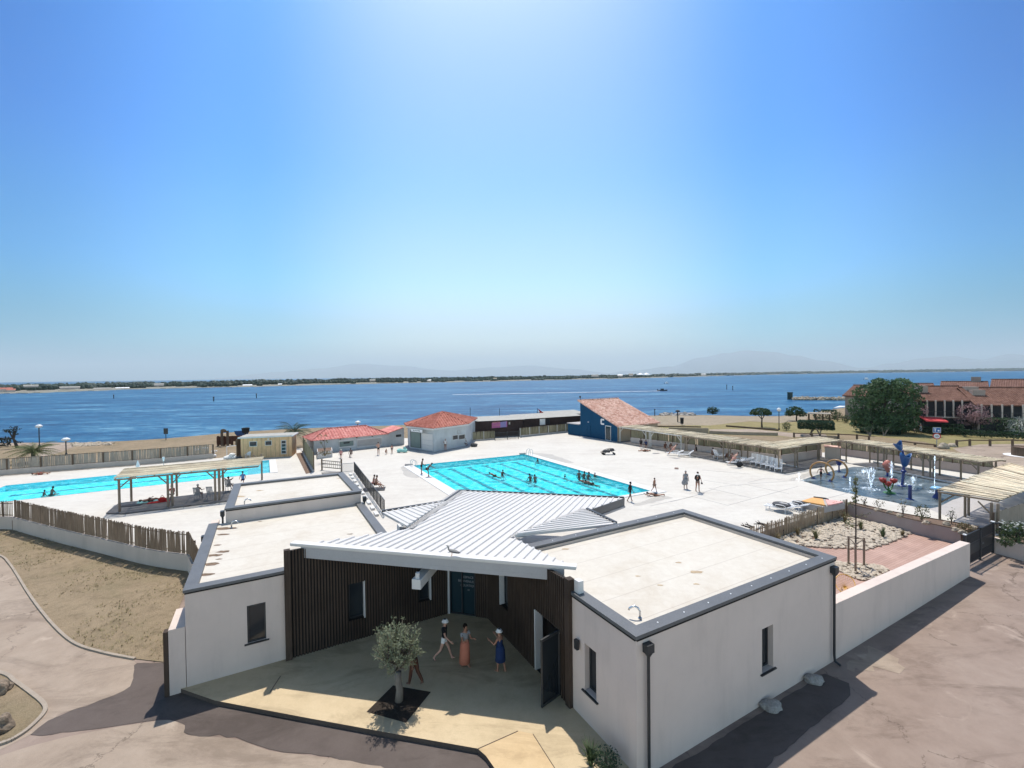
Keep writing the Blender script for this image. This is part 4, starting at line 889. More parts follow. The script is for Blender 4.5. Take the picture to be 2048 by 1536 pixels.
for k in range(18):
    a = 2*pi*k/18; rr_ = 1.15+.25*sin(3*a+1); pb2.append(tc+V((cos(a)*rr_*1.25, sin(a)*rr_*1.0-.15, 0)))
sheet('pebble_bed', pb2, .052, X['soil']); pebbles('pebbles', pb2, 330, .06, .13, .052, 2)
# railing behind the building, with white blocks along its foot
ra, rb = G(708.5, 946, ZD), G(761, 1021, ZD); rd = (rb-ra).normalized(); L = (rb-ra).length
root = thing('metal_railing', 'dark metal railing running from the wooden gate to the canopy roof', 'railing', ra); L += 1.6
for i in range(12):
    p = ra+rd*(L*i/11); m = M(); m.beam(p+V((0, 0, .1)), p+V((0, 0, 1.2)), .06, .06, up=tuple(rd)); m.build('post', X['dark_metal'], root)
m = M(); m.beam(ra+V((0, 0, 1.22)), ra+rd*L+V((0, 0, 1.22)), .05, .05); m.beam(ra+V((0, 0, .2)), ra+rd*L+V((0, 0, .2)), .04, .04); bars(m, ra, rd, 0, L, ZD+.22, ZD+1.2, .12, .014)
o = m.build('rail', X['dark_metal'], root)
for i in range(10):
    p = ra+rd*(.4+i*(L-.6)/9.5)+V((rd.y, -rd.x, 0))*.35; m = M(); m.prism([p, p+rd*.85, p+rd*.85+V((rd.y, -rd.x, 0))*.28, p+V((rd.y, -rd.x, 0))*.28], ZD, ZD+.16)
    tag(m.build('kerb_block', X['coping_white'], bevel=.02), 'white concrete block in the row at the foot of the dark railing', 'block', 'white kerb blocks along the railing')
m = M(); p, q = G(683, 946, ZD), G(706, 944, ZD); d = (q-p).normalized(); root = thing('mesh_panel', 'grey barred panel between the wooden gate post and the dark railing', 'railing', p)
m.beam(p+V((0, 0, 1.0)), q+V((0, 0, 1.0)), .04, .05); m.build('rail', X['chrome'], root); m = M(); m.beam(p+V((0, 0, .1)), q+V((0, 0, .1)), .04, .05); m.build('rail', X['chrome'], root)
m = M(); 
for i in range(12): s = p.lerp(q, i/11); m.beam((s.x, s.y, ZD+.1), (s.x, s.y, ZD+1.0), .025, .025)
m.build('bars', X['chrome'], root)
# wooden gate frame, duckboard and the long reed side fence
w0, w1 = G(644, 940, ZD), G(683, 944, ZD); root = thing('wooden_gate', 'open timber gate frame with three rails at the head of the white deck', 'gate', w0)
for p, h in ((w0, 1.25), (w1, 1.45)):
    m = M(); m.tube([p, p+V((0, 0, h))], .09, 8); m.build('post', X['rail'], root)
m = M()
for z in (.35, .75, 1.1): m.beam(w0+V((0, 0, z)), w1+V((0, 0, z)), .05, .09)
for i in range(1, 10): p = w0.lerp(w1, i/10); m.beam(p+V((0, .04, .3)), p+V((0, .04, 1.05)), .035, .02)
m.build('rail', X['plank'], root)
m = M(); pts = px([(643, 946), (683, 944), (684, 951), (650, 956)], ZD); m.prism(pts, ZD, ZD+.06); tag(m.build('duckboard', X['wood_grey']), 'grey slatted duckboard in front of the wooden gate', 'mat')
sb = [V((p.x, p.y, ZD+.28)) for p in px([(627, 944), (617, 925), (606, 905)], ZD)]
paling('bamboo_fence', 'tall olive reed screen beside the narrow planted strip left of the red-roofed building', sb, 1.9, 0, X['reed'], .12, 2.3, (.04, .96), .116, .02, 12, .28, X['concrete'], .0, postw=.05)
sheet('planted_strip', px([(592, 907), (603, 905), (624, 945), (612, 948)], ZD), ZD+.012, X['soil'])
# ---------------------------------------------------------------- pergolas
def canes(m, c, seed, thick=.022, layers=1.0, over=.12, along=0):
    """a rough layer of canes over the quad c (4 points); along=0: canes run c0->c1"""
    rr = random.Random(seed); c = [V(p) for p in c]
    if along: c = [c[1], c[2], c[3], c[0]]
    L = (c[1]-c[0]).length; wd = (c[3]-c[0]).length; n_ = int(wd/.045*layers)
    for i in range(n_):
        t = (i+rr.random())/n_; a = c[0].lerp(c[3], t); b = c[1].lerp(c[2], t); d = (b-a).normalized(); s = rr.uniform(-.5, .9)
        k0, k1 = (-rr.uniform(0, over), (b-a).length+rr.uniform(0, over))
        if rr.random() < .5: k0 = rr.uniform(0, L*.3)
        elif rr.random() < .5: k1 = (b-a).length*rr.uniform(.7, 1)
        z0, z1 = rr.uniform(0, .05), rr.uniform(0, .05); q = (c[3]-c[0]).normalized()*rr.uniform(-.12, .12)
        nz = noise.noise(V((t*wd*2.6, seed, 0))); m.beam(a+d*k0+V((0, 0, z0)), a+d*k1+q+V((0, 0, z1)), thick*rr.uniform(.7, 1.6), thick*.8, 1 if nz+rr.gauss(0, .22) > .30 else 0)
def pergola(label, c, z, posts, seed, thick=.026, zf=ZD, mt='post', double=False, braces=True, group=None, along=0, layers=1.0, ht=None, pr=.075):
    """c: corners front-left, front-right, back-right, back-left (plan); posts: [(point, brace direction, double)]"""
    c = [V((p[0], p[1], z)) for p in c]; cen = sum(c, V((0, 0, 0)))/4
    root = thing('pergola', label, 'pergola', (cen.x, cen.y, zf), group)
    m = M(); canes(m, [p+V((0, 0, .10)) for p in c], seed, thick, along=along, layers=layers); m.build('cane_roof', [X['cane'], X['cane_dark']], root)
    for a, b in ((0, 1), (3, 2)):
        m = M(); m.tube([c[a]+V((0, 0, 0)), c[b]], .065, 8); m.build('beam', X[mt], root)
    m = M()
    L = (c[1]-c[0]).length; n_ = max(2, int(L/1.1))
    for i in range(n_+1): t = i/n_; m.tube([c[0].lerp(c[1], t)+V((0, 0, .05)), c[3].lerp(c[2], t)+V((0, 0, .05))], .04, 6)
    m.build('joist', X[mt], root)
    e = (c[1]-c[0]).normalized(); q = (c[3]-c[0]).normalized()
    for p, dirs, two in posts:
        p = V((p[0], p[1], zf))
        m = M()
        for off in ((-.14, .14) if two else (0,)):
            b = p+e*off; m.tube([b, (b.x, b.y, z)], pr, 8)
        m.build('post', X[mt], root)
        for s in dirs:
            m = M(); m.tube([p+V((0, 0, z-zf-.75))+e*(.14*s if two else 0), p+e*(s*.75)+V((0, 0, z-zf-.03))], .05, 6); m.build('brace', X[mt], root)
    return root
def decking(name, label, pts, z, h=.12):
    m = M(); m.prism(pts, z-h+.02, z+h); return struct(m, name, X['wood_grey'])
# left pergola
za = HZ(341, 1015, 949, ZD)
c = [G(229, 960, za), G(517, 933, za), G(526, 916, za), G(251, 940, za)]
f0, f1, f2 = G(239.5, 1026, ZD), G(341, 1015, ZD), G(435, 1003, ZD); b0, b1, b2 = G(263, 1003, ZD), G(354, 993, ZD), G(443, 983, ZD); e2 = G(524, 960, ZD); 
cl_ = [V((f0.x, f0.y, za))+(f0-f1).normalized()*.35, V((G(515, 975, ZD).x, G(515, 975, ZD).y, za))]
pergola('left pergola with a sagging cane roof over grey boards and armchairs', c, za, [(f0, (1,), False), (G(341, 1015, ZD), (-1, 1), True), (G(435, 1003, ZD), (-1, 1), True), (b0, (1,), False), (b1, (1, -1), False), (b2, (1, -1), True), (e2, (-1,), False)], 21, layers=1.3, pr=.085)
decking('pergola_deck', None, px([(212, 1028), (246, 1029), (470, 1002), (470, 982), (440, 985), (238, 1008)], ZD), ZD, .10)
# east pergola along the deck
ze = ZD+2.35
fa, fb_, ba, bb = G(1236, 884, ZD), G(1558, 944, ZD), G(1268, 883, ZD), G(1556, 921, ZD)
dq = (fb_-fa).normalized(); nq = V((-dq.y, dq.x, 0)); nq = nq if nq.x > 0 else -nq; wd_ = 3.6
segs = 4; names = ['cane pergola bay next to the blue building', 'second cane pergola bay from the blue building, over two seated people', 'third cane pergola bay from the blue building, over an empty stretch of boards', 'end bay of the long cane pergola, over the row of white loungers']
Lq = (fb_-fa).length
for k in range(segs):
    p = fa+dq*(Lq*k/segs+.12); q = fa+dq*(Lq*(k+1)/segs-.02); po = []
    for s in (p+dq*.4, q-dq*.25): po += [(s, (1,) if s is not q else (-1,), False), (s+nq*(wd_-.4), (1,), False)]
    if k == segs-1: q = q+dq*.3
    pergola(names[k], [p-nq*.25, q-nq*.25, q+nq*wd_, p+nq*wd_], ze, [(p+dq*.35, (1,), k > 0), (q-dq*.3, (-1,), False), (p+dq*.35+nq*(wd_-.3), (1,), False), (q-dq*.3+nq*(wd_-.3), (-1,), False)], 30+k, mt='post_white' if k < 2 else 'post', along=1, layers=.9)
decking('pergola_deck', None, [fa-nq*.45+dq*.2, fb_-nq*.35+dq*.8, fb_+nq*wd_+dq*.8, fa+nq*(wd_-.2)+dq*.2], ZD, .12)
m = M(); p = fa+nq*(wd_-.35); q = fb_+nq*(wd_-.35); m.beam(p+V((0, 0, .2)), q+V((0, 0, .2)), .12, .12); struct(m, 'deck_edging', X['coping_white'])
# corner bay going away, then the bays behind the play area
zc = ze+.02
c0_, c1_ = G(1562, 896, zc), G(1684, 882.5, zc); c3_, c2_ = G(1545, 886, zc), G(1626, 876, zc)
pergola('corner bay of the cane pergola in front of the grey cabinet', [c0_, c1_, c2_+U*1.2, c3_], zc, [(G(1590, 938, ZD), (1, -1), False), (G(1588, 938, ZD)+W*2, (), False), (G(1637, 921, ZD), (-1, 1), True), (G(1679, 918, ZD), (-1, 1), True)], 40, along=0)
decking('pergola_deck', None, px([(1582, 937), (1606, 940), (1690, 926), (1645, 917), (1570, 926)], ZD), ZD, .10)
bz = ze
k0, k1 = G(1682, 883, bz), G(1962, 926, bz); dk_ = (k1-k0).normalized(); nk = V((-dk_.y, dk_.x, 0)); nk = nk if nk.x > 0 else -nk
back = px([(1712, 930), (1760, 936), (1830, 947), (1945, 966)], ZD); lab = ['cane pergola bay behind the two water hoops', 'cane pergola bay behind the blue flower fountain', 'cane pergola bay at the far right corner of the water play area']
Lk = (k1-k0).length
for k in range(3):
    p = k0+dk_*(Lk*k/3+.02); q = k0+dk_*(Lk*(k+1)/3-.04); pp = lambda s: V((s.x, s.y, 0))
    pergola(lab[k], [p, q, q+nk*2.9, p+nk*2.9], bz, [(p+dk_*.4+nk*.25, (1, -1) if k else (1,), k > 0), (q-dk_*.3+nk*.25, (-1,), False), (p+dk_*1.2+nk*2.6, (1,), False), (q-dk_*.5+nk*2.6, (-1,), False)], 50+k, along=1)
decking('pergola_deck', None, [V((p.x, p.y, 0)) for p in (k0-nk*.1+dk_*1.5, k1-nk*.1, k1+nk*2.9, k0+nk*2.9+dk_*1.5)], ZD, .06)
m = M(); p, q = k0+nk*2.75+dk_*1.5, k1+nk*2.75; m.beam((p.x, p.y, ZD+.15), (q.x, q.y, ZD+.15), .12, .12); p, q = k0+nk*.15+dk_*4, k1+nk*.15; m.beam((p.x, p.y, ZD+.12), (q.x, q.y, ZD+.12), .10, .1); struct(m, 'deck_edging', X['coping_white'])
# big near pergola at the right edge
fp = G(1879.5, 1038, ZD); zq = HZ(1879.5, 1038, 984, ZD)
n0, n1, n2, n3 = G(1876, 984, zq), G(1998, 1003, zq), G(2120, 955, zq), G(2020, 928, zq)
pergola('large near pergola with a bright cane roof at the right picture edge', [n0, n1, n2, n3], zq, [(fp, (1,), False), (G(1989, 1066, ZD), (-1,), True), (G(1930, 1034, ZD), (), False), (G(1937, 1031, ZD), (), False), (G(2075, 1030, ZD), (), False)], 60, .045, along=0, layers=1.1)
# ---------------------------------------------------------------- buildings behind the pools
def vplane(P, Q):
    d = (V((Q[0], Q[1], 0))-V((P[0], P[1], 0))).normalized(); return d, V((-d.y, d.x, 0))
def onwall(P, Q, pts):
    d, n = vplane(P, Q); return [hit(x, y, P, n) for x, y in pts]
def winon(root, P, Q, x0, x1, y0, y1, pane, frame=None, fw=.06, name='window', mull=(), proud=.03, horiz=()):
    """framed window set on wall PQ from its place on the wall; faces the pools"""
    d, n = vplane(P, Q); n = n if n.dot(V((0, 0, 0))-V((P[0], P[1], 0))) > 0 else -n
    h = onwall(P, Q, [(x0, y0), (x1, y1)]); s0, s1 = sorted([(h[0]-V(P)).dot(d), (h[1]-V(P)).dot(d)]); z1, z0 = max(h[0].z, h[1].z), min(h[0].z, h[1].z)
    P0 = V((P[0], P[1], 0)); m = M(); f = frame or X['white_paint']
    for z in (z0, z1): m.beam(P0+d*(s0-fw/2)+n*proud+V((0, 0, z)), P0+d*(s1+fw/2)+n*proud+V((0, 0, z)), .06, fw)
    for s in (s0, s1)+tuple(s0+(s1-s0)*t for t in mull): m.beam(P0+d*s+n*proud+V((0, 0, z0+fw/2)), P0+d*s+n*proud+V((0, 0, z1-fw/2)), .06, fw, up=tuple(n))
    for t in horiz: z = z0+(z1-z0)*t; m.beam(P0+d*(s0+fw/2)+n*proud+V((0, 0, z)), P0+d*(s1-fw/2)+n*proud+V((0, 0, z)), .05, fw)
    w = m.build(name, f, root); m = M(); a, b = P0+d*(s0+fw/2), P0+d*(s1-fw/2); m.prism([a+n*.012, b+n*.012, b+n*.03, a+n*.03], z0+fw/2, z1-fw/2); m.build('pane', pane, w); return w
def bodywall(root, foot, z0, z1, material, name='wall'):
    m = M(); m.prism(foot, z0, z1); return m.build(name, material, root)
# honey coloured hut
y0, y1 = G(482, 918, ZD), G(584, 912.5, ZD); d, n = vplane(y0, y1); n = n if n.y > 0 else -n; dep = 3.0; hy = HZ(482, 918, 877, ZD)
yb = thing('changing_hut', 'honey coloured boarded changing hut with a flat white-edged roof by the small pool', 'hut', y0)
bodywall(yb, [y0, y1, y1+n*dep, y0+n*dep], ZD, hy, X['yellow_wall'])
m = M(); m.prism([y0-d*.25-n*.3, y1+d*.25-n*.3, y1+d*.25+n*(dep+.2), y0-d*.25+n*(dep+.2)], hy+.005, hy+.16); o = m.build('roof', X['white_paint'], yb)
m = M(); m.prism([y0-d*.1-n*.15, y1+d*.1-n*.15, y1+d*.1+n*(dep+.05), y0-d*.1+n*(dep+.05)], hy+.165, hy+.20); m.build('roof_felt', X['hut_roof'], o)
for x0, x1, t, b in ((499, 514, 883.5, 892), (530.5, 543.5, 882, 890)): winon(yb, y0, y1, x0, x1, t, b, X['glass'], X['white_paint'])
winon(yb, y0, y1, 562.5, 572.5, 881, 907, X['glass'], X['white_paint'], .08, 'door', horiz=(.25, .5, .75))
m = M(); m.prism([y0-d*.55+n*.1, y0-d*.48+n*.1, y0-d*.48+n*2.4, y0-d*.55+n*2.4], ZD, hy-.1); m.build('side_screen', X['rail'], yb)
for k in range(3): 
    pass
m = M(); q = onwall(y0, y1, [(537, 875.5)])[0]; m.lathe((q.x-n.x*.1, q.y-n.y*.1, q.z-.25), [(.02, 0), (.12, .05), (.12, .14), (.02, .2)], 10); m.build('wall_lamp', X['white_plastic'], yb)
# red tiled L-shaped building and the kiosk
r0, r1 = G(628, 908, ZD), G(805, 889, ZD); d, n = vplane(r0, r1); n = n if n.y > 0 else -n
zt1 = HZ(628, 908, 881, ZD); rb_ = thing('pool_cafe', 'long low white cafe building with hipped bright red tile roof', 'building', r0)
Lr = (r1-r0).length; Lm = (onwall(r0, r1, [(768, 870)])[0]-r0).length; dep = 4.4
bodywall(rb_, [r0, r0+d*Lm, r0+d*Lm+n*dep, r0+n*dep], ZD, zt1, X['white_board'])
def hip(root, c, z0, rise, ov, mat_, rib=.40, name='roof', ridge=.5):
    """hipped roof on rectangle c (4 pts) with tile ribs on every slope"""
    cc = inset(c, -ov); a, b, c2, e = [V((p.x, p.y, z0)) for p in cc]; dl = (b-a); L = dl.length; dd = dl.normalized(); Wd = (e-a).length; nn = (e-a).normalized(); k = min(Wd/2, L/2*.98)*ridge*2
    p = a+dd*k+nn*Wd/2+V((0, 0, rise)); q = b-dd*k+nn*Wd/2+V((0, 0, rise))
    m = M()
    for poly, dr in (([a, b, q, p], nn), ([b, c2, q], -dd), ([c2, e, p, q], -nn), ([e, a, p], dd)):
        m.poly(poly); ribs(m, poly, dr, rib, rib*.8, .07, prof='tile')
    m.poly([e, c2, b, a]); o = m.build(name, mat_, root)
    m = M()
    for s, t in ((a, p), (b, q), (c2, q), (e, p), (p, q)):
        if (s-t).length > .05: m.tube([s+V((0, 0, .06)), t+V((0, 0, .06))], .10, 6)
    m.build('ridge_tiles', mat_, o); return o
hip(rb_, [r0, r0+d*Lm, r0+d*Lm+n*dep, r0+n*dep], zt1, HZ(640, 908, 856, ZD)-zt1-.2 if 0 else 1.25, .45, X['tile_pink'])
# serving hatches
for x0, x1, t, b in ((678, 707.5, 882.5, 892), (714, 763, 879.5, 889)): winon(rb_, r0, r1, x0, x1, t, b, X['shutter'] if x0 < 700 else X['concrete'], X['white_paint'], .14, 'hatch')
m = M(); q0, q1 = onwall(r0, r1, [(687, 886), (699, 886)]); m.prism([V((q0.x, q0.y, 0))-n*.07, V((q1.x, q1.y, 0))-n*.07, V((q1.x, q1.y, 0))-n*.035, V((q0.x, q0.y, 0))-n*.035], q0.z-.12, q0.z+.12); m.build('vent_grille', X['dark_metal'], rb_)
for k in range(4):
    q = r0+d*(1.2+k*Lm/4.4)-n*.2; m = M(); m.beam(V((q.x, q.y, zt1-.1))-n*.25, V((q.x, q.y, zt1-.1))+n*.3, .1, .14); m.build('rafter_end', X['rail'], rb_)
# lower link with pale pink roof
l0 = r0+d*(Lm+.01); zlk = HZ(790, 891, 866, ZD); bodywall(rb_, [l0, r1+d*.3, r1+d*.3+n*3.6, l0+n*3.6], ZD, zlk, X['white_board'], 'link_wall')
m = M(); aa = V((l0.x, l0.y, zlk+.0))-n*.3; bb = V((r1.x, r1.y, zlk+.75))-n*.3; slab3(m, [aa+V((0, 0, .02)), bb, bb+n*4.2, aa+n*4.2+V((0, 0, .02))], .1); m.build('link_roof', X['tile_pink'], rb_)
m = M(); m.prism([l0+d*.05-n*.005, r1+d*.29-n*.005, r1+d*.29+n*.2, l0+d*.05+n*.2], zlk-.02, [zlk+.02, zlk+.68, zlk+.68, zlk+.02]); m.build('gable_board', X['white_board'], rb_)
winon(rb_, l0, r1, 791, 803, 869, 873.5, X['dark_metal'], X['white_paint'], .05)
# kiosk
kp = px([(820, 897), (868, 904.5), (932, 892), (944, 882)], ZD); kz = HZ(868, 904.5, 857, ZD); kc = (kp[0]+kp[2])/2
back_k = [kp[3]+V((0.3, 3.2, 0)), kp[0]+V((1.2, 6.6, 0)), kp[0]+V((-1.0, 3.0, 0))]
foot = [V((p.x, p.y, 0)) for p in kp+back_k]
ki = thing('drinks_kiosk', 'white boarded many-sided kiosk with pointed red tile roof and grey roller shutter', 'kiosk', (kc.x, kc.y, ZD))
bodywall(ki, foot, ZD, kz, X['white_board'])
cen = sum(foot, V((0, 0, 0)))/len(foot); apz = AT(884, 824, hypot(cen.x, cen.y)).z; ap = V((cen.x, cen.y, apz)); m = M()
ev = [V((p.x, p.y, kz+.02))+(p-cen).normalized()*.55 for p in foot]
for i in range(len(ev)):
    a, b = ev[i], ev[(i+1) % len(ev)]; m.poly([a, b, ap]); mid = (a+b)/2; ribs(m, [a, b, ap], V((ap.x-mid.x, ap.y-mid.y, 0)), .42, .30, .13, prof='tile')
m.poly(ev[::-1]); o = m.build('roof', X['tile_red'], ki); m = M()
for a in ev: m.tube([a+V((0, 0, .06)), ap+V((0, 0, .06))], .11, 6)
m.build('ridge_tiles', X['tile_red'], o)
m = M()
for i in range(4 - 1):
    a, b = ev[i], ev[i+1]; m.beam(a+V((0, 0, -.1)), b+V((0, 0, -.1)), .05, .22)
m.build('fascia', X['white_paint'], ki)
winon(ki, kp[0], kp[1], 821.5, 842, 861, 896, X['shutter'], X['dark_metal'], .06, 'shutter', proud=.04); 
winon(ki, kp[0], kp[1], 844, 866.5, 866, 902, X['white_paint'], X['white_board'], .05, 'roller_shutter', horiz=(.3, .6))
winon(ki, kp[1], kp[2], 905, 915.5, 871, 878.5, X['glass'], X['white_paint'], .09); winon(ki, kp[1], kp[2], 917, 929.5, 870, 877.5, X['glass'], X['white_paint'], .09)
winon(ki, kp[1], kp[2], 914.5, 920, 861, 866, X['white_board'], X['concrete'], .05, 'notice_board')
d, n = vplane(kp[0], kp[1]); n = n if n.y < 0 else -n; q0, q1 = onwall(kp[0], kp[1], [(830, 858), (852, 859.5)]); m = M()
m.prism([V((q0.x, q0.y, 0))+n*.62, V((q1.x, q1.y, 0))+n*.62, V((q1.x, q1.y, 0))+n*.7, V((q0.x, q0.y, 0))+n*.7], q0.z-.28, q0.z+.14); sg = m.build('sign_board', [X['sign_white']], ki)
m = M(); m.beam(V((q0.x, q0.y, q0.z+.16))+n*.65, V((q1.x, q1.y, q0.z+.16))+n*.65, .1, .04); m.beam(V((q0.x, q0.y, q0.z-.3))+n*.65, V((q1.x, q1.y, q0.z-.3))+n*.65, .1, .04); m.build('sign_frame', X['dark_metal'], sg)
mid = (q0+q1)/2+n*.705; lettering('Bar de la Plage', .26, (mid.x, mid.y, q0.z-.14), q1-q0, (0, 0, 1), X['black'], sg)
m = M(); pl_ = [kp[0]+V((-.5, -1.0, 0)), kp[1]+V((-.2, -1.1, 0)), kp[2]+V((.5, -.7, 0)), kp[3]+V((.5, -.2, 0)), kp[3]+V((.3, 3, 0)), kp[0]+V((-1.4, 3, 0))]; m.prism(pl_, ZD-.02, ZD+.05); struct(m, 'kiosk_apron', X['concrete'])
for x, y in ((969, 843),): pass
# beach huts
def flathut(name, label, px4, ztop_px, dep, slope, roofm, dkf=0.0, eav=.35):
    a, b = px4; a, b = G(a[0], a[1], ZL), G(b[0], b[1], ZL); d, n = vplane(a, b); n = n if n.y > 0 else -n; zt = HZ(*ztop_px, ZL)
    r = thing(name, label, 'hut', (a+b)/2)
    m = M(); pts = [a, b, b+n*dep, a+n*dep]; m.prism(pts, ZL-.1, [zt, zt, zt+slope, zt+slope] if True else zt); m.build('wall', X['dark_hut'], r)
    m = M(); q = [a-d*.3-n*eav, b+d*.3-n*eav, b+d*.3+n*(dep+.3), a-d*.3+n*(dep+.3)]; k = slope/dep
    slab3(m, [V((q[0].x, q[0].y, zt+.10-eav*k)), V((q[1].x, q[1].y, zt+.10-eav*k)), V((q[2].x, q[2].y, zt+.1+slope+.3*k)), V((q[3].x, q[3].y, zt+.1+slope+.3*k))], .09, 0, 1); m.build('roof', [roofm, X['dark_metal']], r)
    return r, a, b, d, n, zt
h1, a1, b1_, d1, n1, z1_ = flathut('beach_hut', 'dark brown beach hut with a grey felt roof and a pink banner', ((944, 878), (1046, 872)), (990, 875, 841.5), 5.0, .25, X['hut_roof'])
m = M(); q = onwall(a1, b1_, [(983.5, 845.5), (1014, 842.5), (1014, 854), (983.5, 856)]); off = -n1*.06; m.add([p+off for p in q], [(3, 2, 1, 0)], 0); m.add([p+off*.5 for p in q], [(0, 1, 2, 3)], 0)
bn = m.build('banner', [X['banner']], h1); m = M(); m.add([q[0].lerp(q[1], .55)+off*1.2, q[1].lerp(q[0], .05)+off*1.2, q[2].lerp(q[3], .05)+off*1.2, q[3].lerp(q[2], .55)+off*1.2], [(3, 2, 1, 0)]); m.build('banner_picture', X['banner2'], bn)
mid = q[0].lerp(q[2], .28)+off*1.3; lettering('BEACH', .42, (mid.x, mid.y, mid.z+.12), q[1]-q[0], (0, 0, 1), X['cloth_pink'], bn); lettering('LOCATION', .30, (mid.x, mid.y, mid.z-.35), q[1]-q[0], (0, 0, 1), X['cloth_pink'], bn)
winon(h1, a1, b1_, 1017, 1020.5, 844, 849, X['concrete'], X['rail'], .04, 'notice_board')
h2, a2, b2_, d2, n2_, z2_ = flathut('beach_hut', 'dark brown beach hut with a small pale window, red flag behind it', ((1047, 871), (1162, 862)), (1100, 867, 835.5), 5.0, .3, X['hut_roof'])
winon(h2, a2, b2_, 1079.5, 1090, 838, 849, X['sign_white'], X['white_paint'], .08); winon(h2, a2, b2_, 1092, 1099, 838, 847, X['recess'], X['dark_metal'], .05)
h3, *_ = flathut('beach_hut', 'farther dark beach hut whose grey roof shows beside the blue building', ((1101, 860), (1172, 855)), (1130, 857, 828.5), 4.5, .3, X['hut_roof'])
# dark double gates between fence panels
g0, g1_ = G(990, 881, ZD), G(1037, 877, ZD); root = thing('wire_gate', 'dark wire double gate between two reed fences in front of the banner hut', 'gate', g0); m = M()
for t in (0, .52, 1): p = g0.lerp(g1_, t); m.box((p.x, p.y, ZD+.65), (.1, .1, 1.35))
m.build('post', X['dark_metal'], root); m = M(); 
for z in (.12, .62, 1.2): m.beam(g0+V((0, 0, z)), g1_+V((0, 0, z)), .04, .05)
for i in range(34): p = g0.lerp(g1_, i/34); m.beam((p.x, p.y, ZD+.1), (p.x, p.y, ZD+1.2), .016, .016)
m.build('leaf', X['dark_metal'], root)
# blue building
p0, p1 = G(1161, 872, ZD), G(1235, 884.5, ZD); d, n = vplane(p0, p1); n = n if n.x > 0 else -n   # n away to the right
zhi, zlo = HZ(1161, 872, 804, ZD), HZ(1235, 884.5, 852, ZD); bl = thing('blue_building', 'deep blue pump building with steep terracotta mono-pitch roof', 'building', (p0+p1)/2)
Ld = (p1-p0).length; dep_ = 11.0
e1 = G(1329, 846, zlo); dep_ = max(6, (e1-p1).dot(n))
m = M(); foot = [p0, p1, p1+n*dep_, p0+n*dep_]; m.prism(foot, ZD-.1, [zhi, zlo, zlo, zhi]); m.build('wall', X['blue_wall'], bl)
m = M(); q = p1+d*.012; m.prism([q, q+d*.02, q+d*.02+n*dep_, q+n*dep_], ZD-.1, zlo-.05); m.build('side_wall', X['plaster_tan'], bl)
m = M(); zz = (zhi-zlo)/Ld; rp = [V((p0.x, p0.y, zhi+.12))-d*.35-n*.25+V((0, 0, zz*.35)), V((p1.x, p1.y, zlo+.12))+d*.45-n*.25-V((0, 0, zz*.45)), V((p1.x, p1.y, zlo+.12))+d*.45+n*(dep_+.3)-V((0, 0, zz*.45)), V((p0.x, p0.y, zhi+.12))-d*.35+n*(dep_+.3)+V((0, 0, zz*.35))]
slab3(m, rp, .1); ribs(m, rp, d, .24, .2, .08, prof='tile')
# courses of the canal tiles: short steps across the ribs
nrow = 24
o = m.build('roof', X['tile_terra'], bl); m = M(); a = rp[0]+V((0, 0, .05)); b = rp[3]+V((0, 0, .05)); m.tube([a, b], .13, 6); m.beam(rp[0]-n*.03+V((0, 0, -.02)), rp[1]-n*.03+V((0, 0, -.02)), .08, .16); m.build('ridge_tiles', X['tile_terra'], o)
winon(bl, p0, p1, 1211.5, 1222, 851.5, 881.5, X['glass_blue'], X['white_paint'], .14, 'door'); q = onwall(p0, p1, [(1205.5, 843.5)])[0]
m = M(); on_ = -n*.05; s_ = .55; c_ = q+on_
for pa, pb_ in (((-.4, .45), (.4, .45)), ((-.4, -.45), (.4, -.45)), ((-.35, .45), (-.35, -.45))): m.beam(c_+d*pa[0]*s_*1.6+V((0, 0, pa[1]*s_*1.4)), c_+d*pb_[0]*s_*1.6+V((0, 0, pb_[1]*s_*1.4)), .05, .26, up=(0, 0, 1) if pa[1] == pb_[1] else tuple(d))
m.build('wall_sign', X['sign_white'], bl)
winon(bl, p0, p1, 1174.5, 1181.5, 851, 873, X['blue_wall'], X['blue_wall'], .05, 'door'); q = onwall(p0, p1, [(1177, 844)])[0]; m = M(); m.box((q.x+on_.x, q.y+on_.y, q.z), (.25, .1, .09), atan2(d.y, d.x)); m.build('wall_lamp', X['white_plastic'], bl)
m = M(); a = G(1136, 868, ZD); b = p0-d*.02; za_ = HZ(1136, 868, 847, ZD); m.prism([a, b, b+n*3, a+n*3], ZD-.05, za_); m.build('annex', X['blue_wall'], bl); m = M(); m.prism([a-d*.15-n*.15, b-d*.3-n*.15, b-d*.3+n*3.1, a-d*.15+n*3.1], za_+.002, za_+.14); m.build('annex_roof', X['concrete'], bl)
m = M(); q = rp[0]+V((.5, .5, .1)); m.tube([q, q+V((0, 0, .65))], .05, 6); m.blob(q+V((0, 0, .5)), (.16, .16, .2), 1); m.build('chimney_cowl', X['dark_metal'], bl)
m = M(); p = p0+d*1.0-n*.5; q = p1-n*.5; m.prism([p0+d*.6-n*.02, p1+d*.05-n*.02, p1+d*.05-n*.75, p0+d*.6-n*.75], ZD, ZD+.05); struct(m, 'building_apron', X['concrete'])
